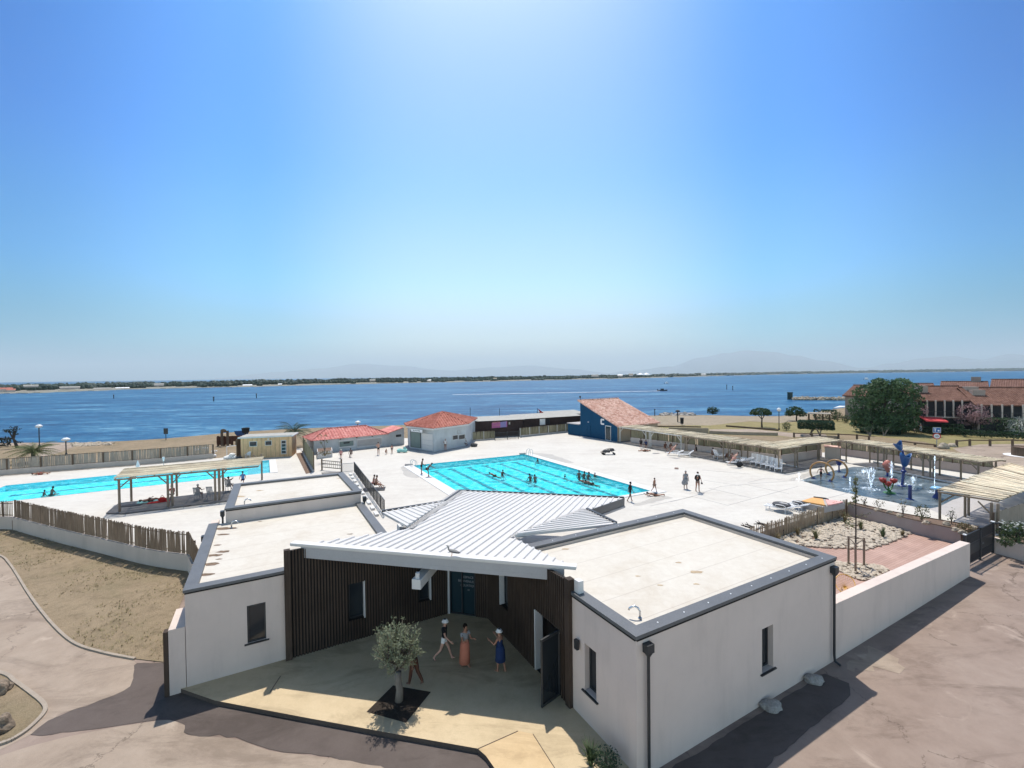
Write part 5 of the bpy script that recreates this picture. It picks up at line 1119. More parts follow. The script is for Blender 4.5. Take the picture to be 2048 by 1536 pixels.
# white van
vp = G(968, 872, ZL); van = thing('white_van', 'white van parked between the kiosk and the beach hut', 'van', vp); m = M(); vw, vl, vh = 1.9, 4.8, 2.15
prof = [(-2.4, .35), (2.35, .35), (2.4, .9), (2.1, 1.15), (1.55, 1.95), (1.3, 2.12), (-2.3, 2.12), (-2.4, 1.9)]
vs = [(vp.x+x, vp.y+s*(vw/2-(.06 if z > 1.2 else 0)), vp.z+z) for s in (-1, 1) for x, z in prof]; k = len(prof); m.add(vs, [tuple(range(k)), tuple(range(2*k-1, k-1, -1))]+[(i, i+k, (i+1) % k+k, (i+1) % k) for i in range(k)]); m.build('body', X['white_paint'], van, bevel=.06)
m = M()
for s in (-1, 1): m.add([(vp.x+x, vp.y+s*(vw/2+.004-(.05)), vp.z+z) for x, z in ((.5, 1.25), (1.75, 1.25), (1.4, 1.85), (.5, 1.85))], [(0, 1, 2, 3) if s < 0 else (3, 2, 1, 0)])
m.build('window', X['glass'], van)
for x in (-1.5, 1.5):
    for s in (-1, 1): m = M(); m.tube([(vp.x+x, vp.y+s*.78, vp.z+.34), (vp.x+x, vp.y+s*.97, vp.z+.34)], .34, 14); m.build('wheel', X['black'], van)
# parasol, planter box, masts, flag, lamps
def boxplanter(label, pts, z0, h, material, inner):
    c = sum(pts, V((0, 0, 0)))/len(pts); r = thing('planter', label, 'planter', (c.x, c.y, z0)); m = M(); m.prism(pts, z0, z0+h); m.build('box', material, r, bevel=.02); i = inset(pts, .08); m = M(); m.prism(i, z0+h-.05, z0+h+.015); m.build('soil', inner, r); return r
pq = px([(635, 918), (665, 914), (664, 907), (634, 910)], ZD); boxplanter('long white planter box with a bushy small tree beside the cafe', pq, ZD, .85, X['white_paint'], X['soil'])
# ---------------------------------------------------------------- water play area
pad = smooth(px([(1602, 961), (1640, 948), (1690, 937), (1722, 934), (1820, 947), (1922, 964), (1945, 984), (1905, 1000), (1860, 1017), (1780, 1003), (1690, 985), (1640, 972), (1602, 961)], ZD), 3)
sheet('wet_play_floor', pad[:-1], ZD+.006, X['wet'])
sheet('play_edge', px([(1858, 1018), (1930, 985), (1965, 978), (1985, 1000), (1975, 1060), (1960, 1052), (1900, 1035)], ZD), ZD+.004, X['concrete'])
def hoop(label, pa, pb_, ytop):
    a, b = G(*pa, ZD), G(*pb_, ZD); c = (a+b)/2; h = HZ((pa[0]+pb_[0])/2, (pa[1]+pb_[1])/2, ytop, ZD)-ZD; hw = (b-a).length/2; d = (b-a).normalized()
    r = thing('water_hoop', label, 'water toy', c); R_ = (hw*hw+h*h)/(2*h); R_ = max(R_, h*.54); zc = h-R_; a0 = math.asin(max(-1, min(1, -zc/R_))); pts = []
    for i in range(29): t = a0+(pi-2*a0)*i/28; pts.append(c+d*(cos(t)*R_)+V((0, 0, zc+sin(t)*R_)))
    m = M(); m.tube(pts, .085, 10); m.build('ring', X['orange_toy'], r, smooth=True)
    for p in (pts[0], pts[-1]): m = M(); m.lathe((p.x, p.y, ZD), [(.22, 0), (.22, .03), (.12, .06), (.1, .16)], 12); m.build('foot', X['navy_toy'], r)
    return r
hoop('ochre water hoop nearest the sunbathing deck, with a child inside it', (1627, 957), (1660.5, 962.5), 924.5)
hp2 = hoop('ochre water hoop standing behind the other one', (1657.5, 949.5), (1688.5, 954.5), 920)
p = G(1678, 943, ZD); r = thing('spray_bucket', 'small dark blue spray bucket on a stem behind the hoops', 'water toy', p); m = M(); m.tube([p, p+V((0, 0, .75))], .07, 8); m.lathe((p.x, p.y, ZD), [(.2, 0), (.2, .03), (.08, .06)], 10); m.build('stem', X['navy_toy'], r); m = M(); m.lathe((p.x, p.y, p.z+.6), [(.0, 0), (.16, .05), (.3, .5), (.33, .55), (.27, .52), (.1, .1)], 12); m.build('bucket', X['navy_toy'], r)
# blue flower tree with two pouring cups
p = G(1804, 972, ZD); hh = HZ(1804, 972, 896, ZD)-ZD; r = thing('flower_fountain', 'tall dark blue fountain with curved stem and two blue pouring petals', 'water toy', p); sx = U*.35+W*-.1
st = [p, p+U*.22+V((0, 0, hh*.22)), p+U*.34+V((0, 0, hh*.45)), p+U*.36+V((0, 0, hh*.7)), p+U*.2+V((0, 0, hh*.86)), p+U*.02+V((0, 0, hh*.93))]
m = M(); m.tube(smooth(st, 5), [.11]*13+[.08]*13, 10); m.lathe((p.x, p.y, ZD), [(.34, 0), (.34, .04), (.14, .08)], 12); m.blob(st[2]-V((0, 0, .25)), (.22, .22, .14), 2, 0); m.build('stem', X['navy_toy'], r, smooth=True)
def petal(c, rw, rh, tilt, name):
    vs = []; fs = []; nn = 14; mm = 7
    for i in range(mm):
        v = i/(mm-1)
        for j in range(nn):
            a = 2*pi*j/nn; k = (v**.55)*(1+.10*cos(3*a)); x, y, z = cos(a)*rw*k, sin(a)*rw*k*.8, rh*(v**1.4)*(1+.18*cos(2*a)*v)
            vs.append(V((x, y, z)))
    ro = Matrix.Rotation(tilt, 3, 'Y'); vs = [c+ro@q for q in vs]
    for i in range(mm-1):
        for j in range(nn): fs.append((i*nn+j, i*nn+(j+1) % nn, (i+1)*nn+(j+1) % nn, (i+1)*nn+j))
    m = M(); m.add(vs, fs); o = m.build(name, X['blue_toy'], r, smooth=True); s = o.modifiers.new('solid', 'SOLIDIFY'); s.thickness = .04; return o
petal(st[2]+V((.05, 0, .1)), .46, 1.15, .12, 'petal'); petal(st[5]+V((-.1, 0, .0)), .36, .75, -.45, 'petal')
# red cone, flower spray, post, mushroom
p = G(1775, 952, ZD); r = thing('spray_cone', 'coral red spray cone on a short stem at the back of the play area', 'water toy', p); m = M(); m.tube([p, p+V((0, 0, .35))], .09, 8); m.lathe((p.x, p.y, ZD), [(.22, 0), (.22, .03), (.1, .06)], 10); m.build('stem', X['navy_toy'], r); m = M(); m.lathe((p.x, p.y, p.z+.3), [(.06, 0), (.42, .75), (.44, .82), (.2, 1.2), (.03, 1.3)], 14); m.build('cone', X['coral_toy'], r, smooth=True)
p = G(1779, 986, ZD); r = thing('flower_spray', 'red three-headed flower spray with green stems', 'water toy', p); m = M(); m.lathe((p.x, p.y, ZD), [(.45, 0), (.42, .06), (.15, .12), (.1, .3)], 14)
heads = []
for a, h, l in ((2.9, .95, .5), (3.6, .70, .25), (.35, .85, .55)):
    d = V((cos(a), sin(a), 0)); q = [p+V((0, 0, .2)), p+d*l*.5+V((0, 0, .38)), p+d*l+V((0, 0, h))]; m.tube(smooth(q, 4), .06, 8); heads.append(q[-1])
m.build('stem', X['green_toy'], r, smooth=True)
for q in heads: m = M(); m.lathe(q, [(.04, -.1), (.2, 0), (.27, .16), (.26, .3), (.18, .26), (.02, .2)], 12); m.blob(q+V((0, 0, .24)), (.16, .16, .12), 1, .2); m.build('flower_head', X['red_toy'], r, smooth=True)
p = G(1820, 999, ZD); hh = HZ(1820, 999, 970.5, ZD)-ZD; r = thing('spray_post', 'plain dark blue spray post in the middle of the wet floor', 'water toy', p); m = M(); m.lathe(p, [(.12, .05), (.12, hh-.03), (.10, hh), (0, hh)], 16); m.build('column', X['navy_toy'], r); m = M(); m.lathe(p, [(.26, 0), (.26, .04), (.14, .07)], 16); m.build('base', X['navy_toy'], r)
p = G(1873.5, 996, ZD); r = thing('water_mushroom', 'pale blue water mushroom beside the near pergola', 'water toy', p); m = M(); m.lathe(p, [(.28, 0), (.26, .1), (.11, .35), (.09, .75)], 16); m.build('stem', X['navy_toy'], r, smooth=True); m = M(); m.lathe(p, [(.09, .72), (.40, .74), (.43, .80), (.3, .92), (0, .98)], 18); m.build('cap', X['sky_toy'], r, smooth=True)
# water jets: sprays of many drops
def jet(label, p, h, spread, n_, seed, vee=0.0, fall=True):
    rr = random.Random(seed); m = M()
    for i in range(n_):
        a = rr.uniform(0, 2*pi); v = rr.random(); sgn = rr.choice((-1, 1)); t = rr.random()**.8
        dx = spread*(t**1.2)*rr.gauss(0, .5)+sgn*vee*t*.5; dy = spread*(t**1.2)*rr.gauss(0, .5); z = h*t if not fall or rr.random() < .75 else h*(1-t*t)
        r_ = .009+.014*rr.random(); q = p+V((dx, dy, .02+z)); l = .10+.20*rr.random()
        d = V((dx*.25, dy*.25, l)); x = V((r_, 0, 0)); y = V((0, r_, 0)); m.add([q+x, q+y, q-x, q-y, q+d], [(0, 1, 4), (1, 2, 4), (2, 3, 4), (3, 0, 4)])
    for i in range(int(n_*.25)):
        a = rr.uniform(0, 2*pi); r1 = rr.random()**.5*(.5+spread); q = p+V((cos(a)*r1, sin(a)*r1, .02)); m.blob(q, (.05, .05, .03), 0, 0)
    return tag(m.build('water_jet', X['spray'], at=p), label, 'water jet')
jet('tall V-shaped water jet on the wet floor left of the red flower spray', G(1742, 978, ZD), 1.75, .22, 300, 1, .55)
jet('slim water jet behind the red flower spray', G(1783, 967, ZD), 1.9, .2, 200, 2)
jet('thin tall water jet rising from the pale blue mushroom', G(1869, 985, ZD), 3.0, .05, 130, 3)
jet('low water bubble between the hoops and the coral cone', G(1727, 948, ZD), .35, .45, 120, 4)
jet('faint thin water jet left of the young tree top', G(1700, 979, ZD), .95, .06, 120, 5)
jet('low splash in front of the blue flower fountain', G(1826, 968, ZD), .55, .35, 120, 6)
jet('small water jet at the left tip of the wet floor', G(1598, 960, ZD), .55, .08, 90, 7)
jet('thin water fall under the upper blue petal', G(1805, 968, ZD), 2.2, .05, 90, 8)
# ---------------------------------------------------------------- vegetation
def leafcloud(m, c, rad, num, size, seed, mi=0, shell=.55, zmin=None, aspect=.5, droop=0.0, holes=.0, hs=1.1):
    rr = random.Random(seed); k = 0; c = V(c); tries = 0
    while k < num and tries < num*12:
        tries += 1
        q = V((rr.gauss(0, 1), rr.gauss(0, 1), rr.gauss(0, 1)))
        if q.length < 1e-3: continue
        q = q.normalized()*(shell+(1-shell)*rr.random())**(.7)
        bulge = 1+.22*noise.noise(q*1.7+V((seed*1.7, 0, 0)))
        p = c+V((q.x*rad[0], q.y*rad[1], q.z*rad[2]))*bulge
        if zmin is not None and p.z < zmin: continue
        if holes and noise.noise((p-c)*hs+V((seed, seed*2, 0))) < holes-.45: continue
        nrm = (q+V((rr.gauss(0, .6), rr.gauss(0, .6), rr.gauss(0, .6)))).normalized(); t = nrm.orthogonal().normalized(); t.rotate(Quaternion(nrm, rr.uniform(0, 2*pi))); b = nrm.cross(t); s = size*rr.uniform(.6, 1.35)
        a1 = p-t*s; a2 = p+t*s-V((0, 0, droop*s)); w = b*s*aspect; mid = p+nrm*s*.18
        m.add([a1, mid-w, a2, mid+w], [(0, 1, 2, 3)], mi); k += 1
def limbs(m, base, top, r0, crowns, rr, n=5, mi=0):
    base, top = V(base), V(top); mid = base.lerp(top, .5)+V((rr.uniform(-.1, .1), rr.uniform(-.1, .1), 0)); m.tube([base, mid, top], [r0, r0*.8, r0*.65], 9, mi)
    for c in crowns:
        c = V(c); k = top.lerp(c, .5)+V((rr.uniform(-.2, .2), rr.uniform(-.2, .2), rr.uniform(0, .2))); m.tube([top-V((0, 0, r0)), k, c], [r0*.55, r0*.35, r0*.12], 7, mi)
def tree(name, label, base, trunk_top, r0, clouds, leaf, bark, size, dens, seed, group=None, aspect=.5, shell=.5, holes=0.0, cat='tree', droop=0.0, twigs=None):
    rr = random.Random(seed); t = thing(name, label, cat, base, group); m = M(); limbs(m, base, trunk_top, r0, [c for c, r in clouds], rr); m.build('trunk', X[bark], t, smooth=True)
    m = M()
    for i, (c, r) in enumerate(clouds):
        area = (r[0]*r[1]+r[1]*r[2]+r[0]*r[2])*4.2; leafcloud(m, c, r, int(area*dens), size, seed*13+i, shell=shell, aspect=aspect, holes=holes, droop=droop)
    m.build('crown', X[leaf], t)
    if twigs: twigs(t)
    return t
# olive tree at the entrance: upright feathery twigs
ob = G(798, 1401, .16); oh = HZ(798, 1401, 1243, .16)-.16; rr = random.Random(5)
ot = thing('olive_tree', 'small grey-green olive tree in a square pit on the entrance terrace', 'tree', ob); m = M(); tp = ob+V((-.02, .03, oh*.36)); m.tube([ob-V((0, 0, .03)), ob+V((.03, 0, oh*.14)), ob+V((-.02, 0, oh*.26)), tp], [.15, .12, .115, .11], 10)
ml = M(); oc = ob+V((-.08, 0, oh*.63)); ow = oh*.30
for k in range(120):
    a = rr.uniform(0, 2*pi); el = rr.uniform(-.35, 1.35); d = V((cos(a)*cos(el), sin(a)*cos(el), sin(el))); L = rr.uniform(.5, 1.12)
    end = oc+V((d.x*ow*L*1.08, d.y*ow*L*1.08, d.z*oh*.36*L)); st = tp.lerp(oc, rr.uniform(.1, .9)); mid = st.lerp(end, .55)+V((d.x*.1, d.y*.1, -.05)); m.tube([st, mid, end], [.022, .014, .005], 4)
    tip = (end-mid).normalized()+V((0, 0, .5)); tip.normalize()
    for j in range(36):
        t = rr.uniform(.15, 1.12); q = mid.lerp(end, t)+V((rr.gauss(0, .035), rr.gauss(0, .035), rr.gauss(0, .035))); ld = (tip+V((rr.gauss(0, .8), rr.gauss(0, .8), rr.gauss(0, .7)))).normalized(); s = rr.uniform(.07, .12); b = ld.orthogonal().normalized(); b.rotate(Quaternion(ld, rr.uniform(0, 6.3)))
        ml.add([q, q+ld*s*.5+b*s*.17, q+ld*s, q+ld*s*.5-b*s*.17], [(0, 1, 2, 3)])
m.build('trunk', X['bark'], ot, smooth=True); ml.build('crown', X['olive'], ot)
# young staked tree in the pebble garden
yb_ = G(1711, 1138, .08); yh = HZ(1711, 1138, 951, .08)-.08; rr = random.Random(9)
yt = thing('young_tree', 'slender young tree tied between three timber stakes in the pebble garden', 'tree', yb_); m = M(); m.tube([yb_, yb_+V((.02, 0, yh*.5)), yb_+V((-.01, 0, yh*.97))], [.045, .035, .012], 7); ml = M()
for k in range(34):
    t = rr.uniform(.42, .97); a = rr.uniform(0, 6.3); L = (.62 if t < .68 else .25)*(1.1-t)*2.2*rr.uniform(.5, 1); b = yb_+V((0, 0, yh*t)); e = b+V((cos(a)*L, sin(a)*L, L*.5)); m.tube([b, e], [.012, .005], 4)
    for j in range(9):
        q = b.lerp(e, rr.uniform(.1, 1.1))+V((rr.gauss(0, .05), rr.gauss(0, .05), rr.gauss(0, .06))); dd = V((rr.gauss(0, 1), rr.gauss(0, 1), rr.gauss(0, .7))).normalized(); s = rr.uniform(.08, .14); o_ = dd.orthogonal().normalized(); ml.add([q, q+dd*s*.5+o_*s*.35, q+dd*s, q+dd*s*.5-o_*s*.35], [(0, 1, 2, 3)])
m.build('trunk', X['bark_dark'], yt); ml.build('crown', X['young'], yt)
sk = [G(1697, 1128, .08), G(1728, 1132, .08), G(1711, 1144, .08)]; lb = ['left timber stake beside the young tree', 'right timber stake beside the young tree', 'front timber stake in line with the young tree trunk']
for p, l in zip(sk, lb): m = M(); m.tube([p, p+V((0, 0, 1.62))], .055, 8); tag(m.build('tree_stake', X['post']), l, 'stake')
m = M(); z = 1.55
for a, b in ((0, 1), (1, 2), (2, 0)): m.beam(sk[a]+V((0, 0, z)), sk[b]+V((0, 0, z)), .03, .05)
tag(m.build('stake_brace', X['post']), 'timber cross rails joining the three stakes round the young tree', 'brace')
def grassclump(name, label, p, h, n_, leaf, seed, spread=.5, w=.02, cat='plant', group=None):
    rr = random.Random(seed); m = M()
    for i in range(n_):
        a = rr.uniform(0, 6.3); l = h*rr.uniform(.6, 1); o = spread*rr.uniform(.2, 1)*h; d = V((cos(a), sin(a), 0)); q = p+d*.04*rr.random(); b = V((-d.y, d.x, 0))*w; t1 = q+d*o*.4+V((0, 0, l*.65)); t2 = q+d*o+V((0, 0, l*.9))
        m.add([q-b, q+b, t1+b*.8, t1-b*.8, t2], [(0, 1, 2, 3), (3, 2, 4)])
    return tag(m.build(name, X[leaf], at=p), label, cat, group)
def shrub(name, label, p, r, leaf, seed, dens=60, size=.06, stems=6, cat='shrub', aspect=.5, group=None, shell=.4, bark='bark_dark'):
    rr = random.Random(seed); t = thing(name, label, cat, p, group); p = V(p); m = M()
    for k in range(stems): a = rr.uniform(0, 6.3); l = rr.uniform(.3, .85); m.tube([p, p+V((cos(a)*r[0]*l*.4, sin(a)*r[1]*l*.4, r[2]*.9)), p+V((cos(a)*r[0]*l, sin(a)*r[1]*l, r[2]*1.6*rr.uniform(.7, 1.1)))], [max(.012, r[0]*.03), max(.01, r[0]*.02), .006], 5)
    m.build('stems', X[bark], t); m = M(); leafcloud(m, p+V((0, 0, r[2]*1.02)), r, int((r[0]*r[1]+r[1]*r[2]*2)*4.2*dens), size, seed, shell=shell, zmin=p.z+.02, aspect=aspect); m.build('foliage', X[leaf], t); return t
grassclump('yucca', 'spiky yucca at the bottom edge beside the reception wall', G(1182, 1532, .16), .75, 46, 'oleander', 3, .7, .022)
shrub('shrub', 'dark bushy shrub at the foot of the reception building corner', G(1212, 1545, .16), (.42, .36, .34), 'topiary', 4, 420, .035)
for i, (x, y, h, lf) in enumerate(((1518, 1092, .55, 'twig'), (1555, 1086, .8, 'twig'), (1632, 1080, .9, 'young'), (1690, 1045, 1.0, 'twig'), (1722, 1060, .8, 'young'), (1766, 1076, .85, 'oleander'), (1805, 1072, .5, 'twig'), (1595, 1072, .75, 'twig'))):
    grassclump('tuft_plant', ['dry tuft at the left end of the pebble bed', 'upright brown tuft left in the pebble bed below the paling fence', 'tall sparse green tuft in the front of the pebble bed', 'broad tuft against the paling fence corner', 'loose green tuft in the middle of the pebble bed right of the young tree', 'dense dark green tuft near the rosy boards', 'low dry tuft at the right tip of the pebble bed', 'dry tuft tucked under the paling fence'][i], G(x, y, .08), h, 40, lf, 20+i, .55, .022)
labs = ['thin twiggy shrub at the left end of the raised bed', 'pale twiggy shrub behind stones in the raised bed', 'tall thin shrub in the raised bed left of the blue post', 'bushy reddish shrub in the middle of the raised bed', 'thin young shrub right in the raised bed before the pergola', 'low brown shrub at the right end of the raised bed']
for i, (x, y, h, r) in enumerate(((1728, 1012, .8, .25), (1757, 1017, .7, .4), (1806, 1030, 1.3, .35), (1844, 1041, 1.15, .45), (1903, 1048, 1.1, .3), (1928, 1062, .55, .45))):
    shrub('bed_shrub', labs[i], G(x, y, .93), (r, r, h*.5), ('twig', 'twig', 'twig', 'young', 'oleander', 'twig')[i], 60+i, (40, 30, 18, 75, 30, 110)[i], .06, 7)
# oleanders by the plank fence, flowering shrubs
shrub('oleander', 'dark oleander bush with white flowers in front of the plank fence', G(2032, 1086, .9), (.9, .7, .62), 'oleander', 70, 130, .08, 9)
shrub('oleander', 'smaller low oleander bush between the black gate bracket and the big one', G(2012, 1094, .9), (.38, .35, .3), 'oleander', 71, 190, .06, 7)
m = M(); rr = random.Random(4); c = G(2032, 1086, .9)
for i in range(70): a = rr.uniform(0, 6.3); q = c+V((cos(a)*.85*rr.random()**.5, sin(a)*.65*rr.random()**.5, .95+rr.uniform(-.1, .3))); m.blob(q, (.05, .05, .035), 0, .2)
tag(m.build('blossoms', X['bloom_white']), 'white blossoms on the dark oleander by the plank fence', 'flowers', kind='stuff')
# palms
def palm(label, base, trunk, n_, L, seed, up_=.7, leaf='palm', lean=V((0, 0, 0))):
    rr = random.Random(seed); t = thing('palm_tree', label, 'palm', base); m = M(); top = V(base)+V((0, 0, trunk))+lean; m.tube([base, V(base).lerp(top, .5), top], [.26, .2, .22], 10); m.build('trunk', X['bark_dark'], t); m = M()
    for i in range(n_):
        a = 2*pi*i/n_+rr.uniform(-.2, .2); e0 = rr.uniform(.1, 1.25)*up_; l = L*rr.uniform(.8, 1.1); d = V((cos(a), sin(a), 0)); pts = []
        for k in range(9): s = k/8; pts.append(top+d*(l*s*cos(e0*(1-s*.4)))+V((0, 0, l*(sin(e0)*s*1.1-.62*s*s))))
        m.tube(pts, [.03*(1-k/9)+.008 for k in range(9)], 4)
        b = V((-d.y, d.x, 0))
        for k in range(1, 8):
            for f in (0, .5):
                q = pts[k].lerp(pts[min(8, k+1)], f); w = l*.26*sin(pi*min(1, (k+f)/8*.9+.1)); dr = (pts[min(8, k+1)]-pts[k]).normalized()
                for sg in (-1, 1): e = q+b*sg*w*.8+dr*w*.6-V((0, 0, w*.45)); m.add([q-dr*.035, q+dr*.05, e], [(0, 1, 2)])
    m.build('fronds', X[leaf], t); return t
palm('low spreading palm behind the reed fence at the far left', G(67, 925, ZL), 1.3, 30, 3.0, 5, .95)
palm('palm between the honey coloured hut and the red-roofed cafe', G(588, 895, ZL), 2.2, 26, 3.4, 6, 1.1, 'topiary')
# trees of the park
def px_at(x, y, base): 
    """point on the sight line at the depth of base"""
    return AT(x, y, hypot(base[0], base[1]))
tb = G(1772, 866, ZL); D_ = hypot(tb.x, tb.y); s_ = D_/890.4/1.0
def cl(base, lst):
    d = hypot(base[0], base[1]); kx = d/890.4; out = []
    for x, y, rx, ry, dep in lst: p = px_at(x, y, base); sc = kx*cos(atan2(base[0], base[1]))*1.02 if 0 else kx*.78; out.append((p+V((base[0], base[1], 0)).normalized()*dep, (rx*sc*1.0, rx*sc*.9, ry*sc)))
    return out
big = cl(tb, [(1745, 790, 34, 26, 0), (1770, 778, 30, 20, 0), (1805, 781, 30, 22, 0), (1722, 815, 22, 24, -1), (1775, 812, 44, 34, 1), (1817, 810, 24, 28, 0), (1740, 838, 34, 20, 0), (1785, 845, 34, 20, 0), (1815, 838, 20, 18, 0), (1758, 768, 16, 12, 0), (1800, 768, 16, 11, 1), (1720, 845, 18, 16, 0), (1762, 853, 28, 13, 1), (1803, 853, 24, 13, 1)])
tree('evergreen_tree', 'very large dark rounded evergreen tree in front of the houses', tb, tb+V((0, 0, 2.0)), .45, big, 'tree', 'bark_dark', .24, 14, 77, holes=.2, shell=.6)
for i, (bx, by, lst, lab) in enumerate(((1524, 855, [(1521, 823, 21, 8.5, 0), (1508, 826, 10, 5, 0), (1535, 826, 10, 5.5, 0)], 'umbrella pine with a flat crown and two trunks beside the beach'), (1593, 842, [(1590, 822, 17, 10, 0), (1578, 827, 9, 6, 0), (1604, 828, 10, 6, 0)], 'rounded umbrella pine right of the park lamp'))):
    b = G(bx, by, ZL); t_ = tree('pine_tree', lab, b, b+V((0, 0, HZ(bx, by, by-18, ZL)-ZL)), .16, cl(b, lst), 'pine', 'bark_dark', .24, 22, 80+i, aspect=.4)
b = G(1425, 829, ZL); shrub('shrub', 'round grey-green bush alone at the edge of the beach', b, (1.6, 1.4, 1.0), 'topiary', 90, 30, .16)
b = G(1573, 861, ZL); shrub('shrub', 'round grey shrub between the park lamp and the box-cut hedge tree', b, (.75, .7, .85), 'oleander', 91, 45, .1)
b = G(1692, 846, ZL); shrub('shrub', 'small bush at the corner of the taupe house', b, (1.0, .9, .9), 'oleander', 92, 34, .12)
b = G(1675, 843, ZL); shrub('shrub', 'upright grey-green bush left of the taupe house', b, (.9, .8, 1.2), 'oleander', 93, 30, .12)
# box-cut hedge tree
def boxcrown(m, x0, x1, y0, y1, b, dep, seed, size=.17, dens=60, mi=0):
    rr = random.Random(seed); a = px_at(x0, y0, b); c = px_at(x1, y1, b); ax = V((c.x-a.x, c.y-a.y, 0)); L = ax.length; ax.normalize(); ay = V((-ax.y, ax.x, 0)); H = a.z-c.z; zt = a.z
    n_ = int((L*H*2+L*dep*2+dep*H*2)*dens)
    for i in range(n_):
        f = rr.random(); u, v, w = rr.random(), rr.random(), rr.random(); k = rr.random()
        if k < .35: v = rr.choice((0, 1))*1.0
        elif k < .75: w = rr.choice((0, 1, 1))
        elif k < .9: u = rr.choice((0, 1))
        p = V((a.x, a.y, 0))+ax*(u*L)+ay*((v-.5)*dep)+V((0, 0, zt-H+w*H))+V((rr.gauss(0, .05), rr.gauss(0, .05), rr.gauss(0, .05))); nrm = V((rr.gauss(0, 1), rr.gauss(0, 1), rr.gauss(0, 1)+.4)).normalized(); t = nrm.orthogonal().normalized(); t.rotate(Quaternion(nrm, rr.uniform(0, 6.3))); bb = nrm.cross(t); s = size*rr.uniform(.6, 1.3); m.add([p-t*s, p-bb*s*.5, p+t*s, p+bb*s*.5], [(0, 1, 2, 3)], mi)
b = G(1632, 872, ZL); t_ = thing('clipped_tree', 'wide box-clipped hedge tree on two forked trunks', 'tree', b); m = M(); boxcrown(m, 1597, 1667, 842, 858, b, 3.2, 5); m.build('crown', X['topiary'], t_); m = M(); rr = random.Random(2)
for x, y in ((1620, 870), (1641, 874)):
    q = G(x, y, ZL)
    for k in range(6): a = rr.uniform(0, 6.3); m.tube([q, q+V((cos(a)*.35, sin(a)*.3, .6)), q+V((cos(a)*1.2, sin(a)*.7, 1.5))], [.1, .07, .04], 6)
m.build('trunk', X['bark'], t_)
labs = ['cloud-pruned shrub with flat pads on the lawn before the big evergreen', 'cloud-pruned shrub with flat pads near the taupe house', 'low cloud-pruned shrub of dark pads right of the first one']
for i, (bx, by, pads) in enumerate(((1740, 872, [(1728, 857, 17, 3.2), (1745, 854, 12, 3), (1738, 862, 9, 3)]), (1718, 850, [(1710, 838, 11, 2.4), (1724, 839, 9, 2.4), (1718, 844, 10, 2.2)]), (1768, 872, [(1763, 854.5, 9, 3), (1778, 856, 9, 5), (1764, 861, 10, 3)]))):
    b = G(bx, by, ZL); d_ = hypot(b.x, b.y)/890*.85; t_ = thing('cloud_pruned_shrub', labs[i], 'shrub', b); mt_ = M(); ml = M()
    for x, y, rx, ry in pads: p = px_at(x, y, b); mt_.tube([b, b.lerp(p, .5)+V((0, 0, .1)), p], [.12, .08, .05], 6); leafcloud(ml, p, (rx*d_, rx*d_*.8, ry*d_), int(rx*rx*d_*d_*70), .11, 200+i*7+int(x), shell=.4)
    mt_.build('stems', X['bark'], t_); ml.build('foliage', X['topiary'], t_)
# hedges and flowering bushes by the houses
def hedge(label, x0, x1, y0, y1, by, dep, seed, leaf='hedge', dens=42, bx=None):
    b = G((x0+x1)/2 if bx is None else bx, by, ZL); t_ = M(); boxcrown(t_, x0, x1, y0, y1, b, dep, seed, .13, dens); return tag(t_.build('hedge', X[leaf], at=b), label, 'hedge')
hedge('dark clipped hedge left part, in front of the red awning', 1780, 1925, 850, 867, 867, 2.2, 31)
hedge('tall dark clipped hedge block right of the road signs', 1885, 1926, 848, 868, 868, 2.0, 32)
hedge('long dark hedge running out of the picture on the right', 1926, 2075, 860, 878, 878, 2.0, 33)
hedge('dark low hedge under the big evergreen tree', 1722, 1800, 858, 868, 867, 2.0, 34)
b = G(1952, 868, ZL); tree('flowering_tree', 'large pink-flowering bush tree in front of the house columns', b, b+V((0, 0, 1.2)), .18, cl(b, [(1944, 824, 26, 17, 0), (1926, 838, 16, 12, 0), (1962, 836, 20, 12, 0)]), 'bloom_pink', 'bark_dark', .13, 26, 95, cat='flowering tree', holes=.15)
b = G(1990, 868, ZL); tree('flowering_tree', 'duller pink-flowering bush right of the large one', b, b+V((0, 0, 1.2)), .15, cl(b, [(1986, 832, 18, 12, 0), (2000, 838, 10, 9, 0)]), 'bloom_pink', 'bark_dark', .13, 18, 96, cat='flowering tree', holes=.25)
b = G(2040, 872, ZL); shrub('flowering_shrub', 'white-flowering bush at the right edge above the long hedge', b, (2.1, 1.6, 1.6), 'bloom_white', 97, 36, .12)
b = G(1846, 866, ZL); tree('flowering_tree', 'small pink-flowering tree between the big evergreen and the columns', b, b+V((0, 0, 1.5)), .12, cl(b, [(1846, 820, 9, 12, 0)]), 'bloom_pink', 'bark_dark', .13, 18, 98, cat='flowering tree', holes=.3)
hedge('dark tall greenery between the pink bush and the white bush', 1965, 2035, 835, 868, 871, 2.4, 36, 'tree', 20)
b = G(1660, 838, ZL); m = M(); boxcrown(m, 1628, 1672, 820, 837, b, 4, 41, .2, 12); tag(m.build('bush', X['topiary'], at=b), 'long dark bush behind the shore shelter', 'bush')
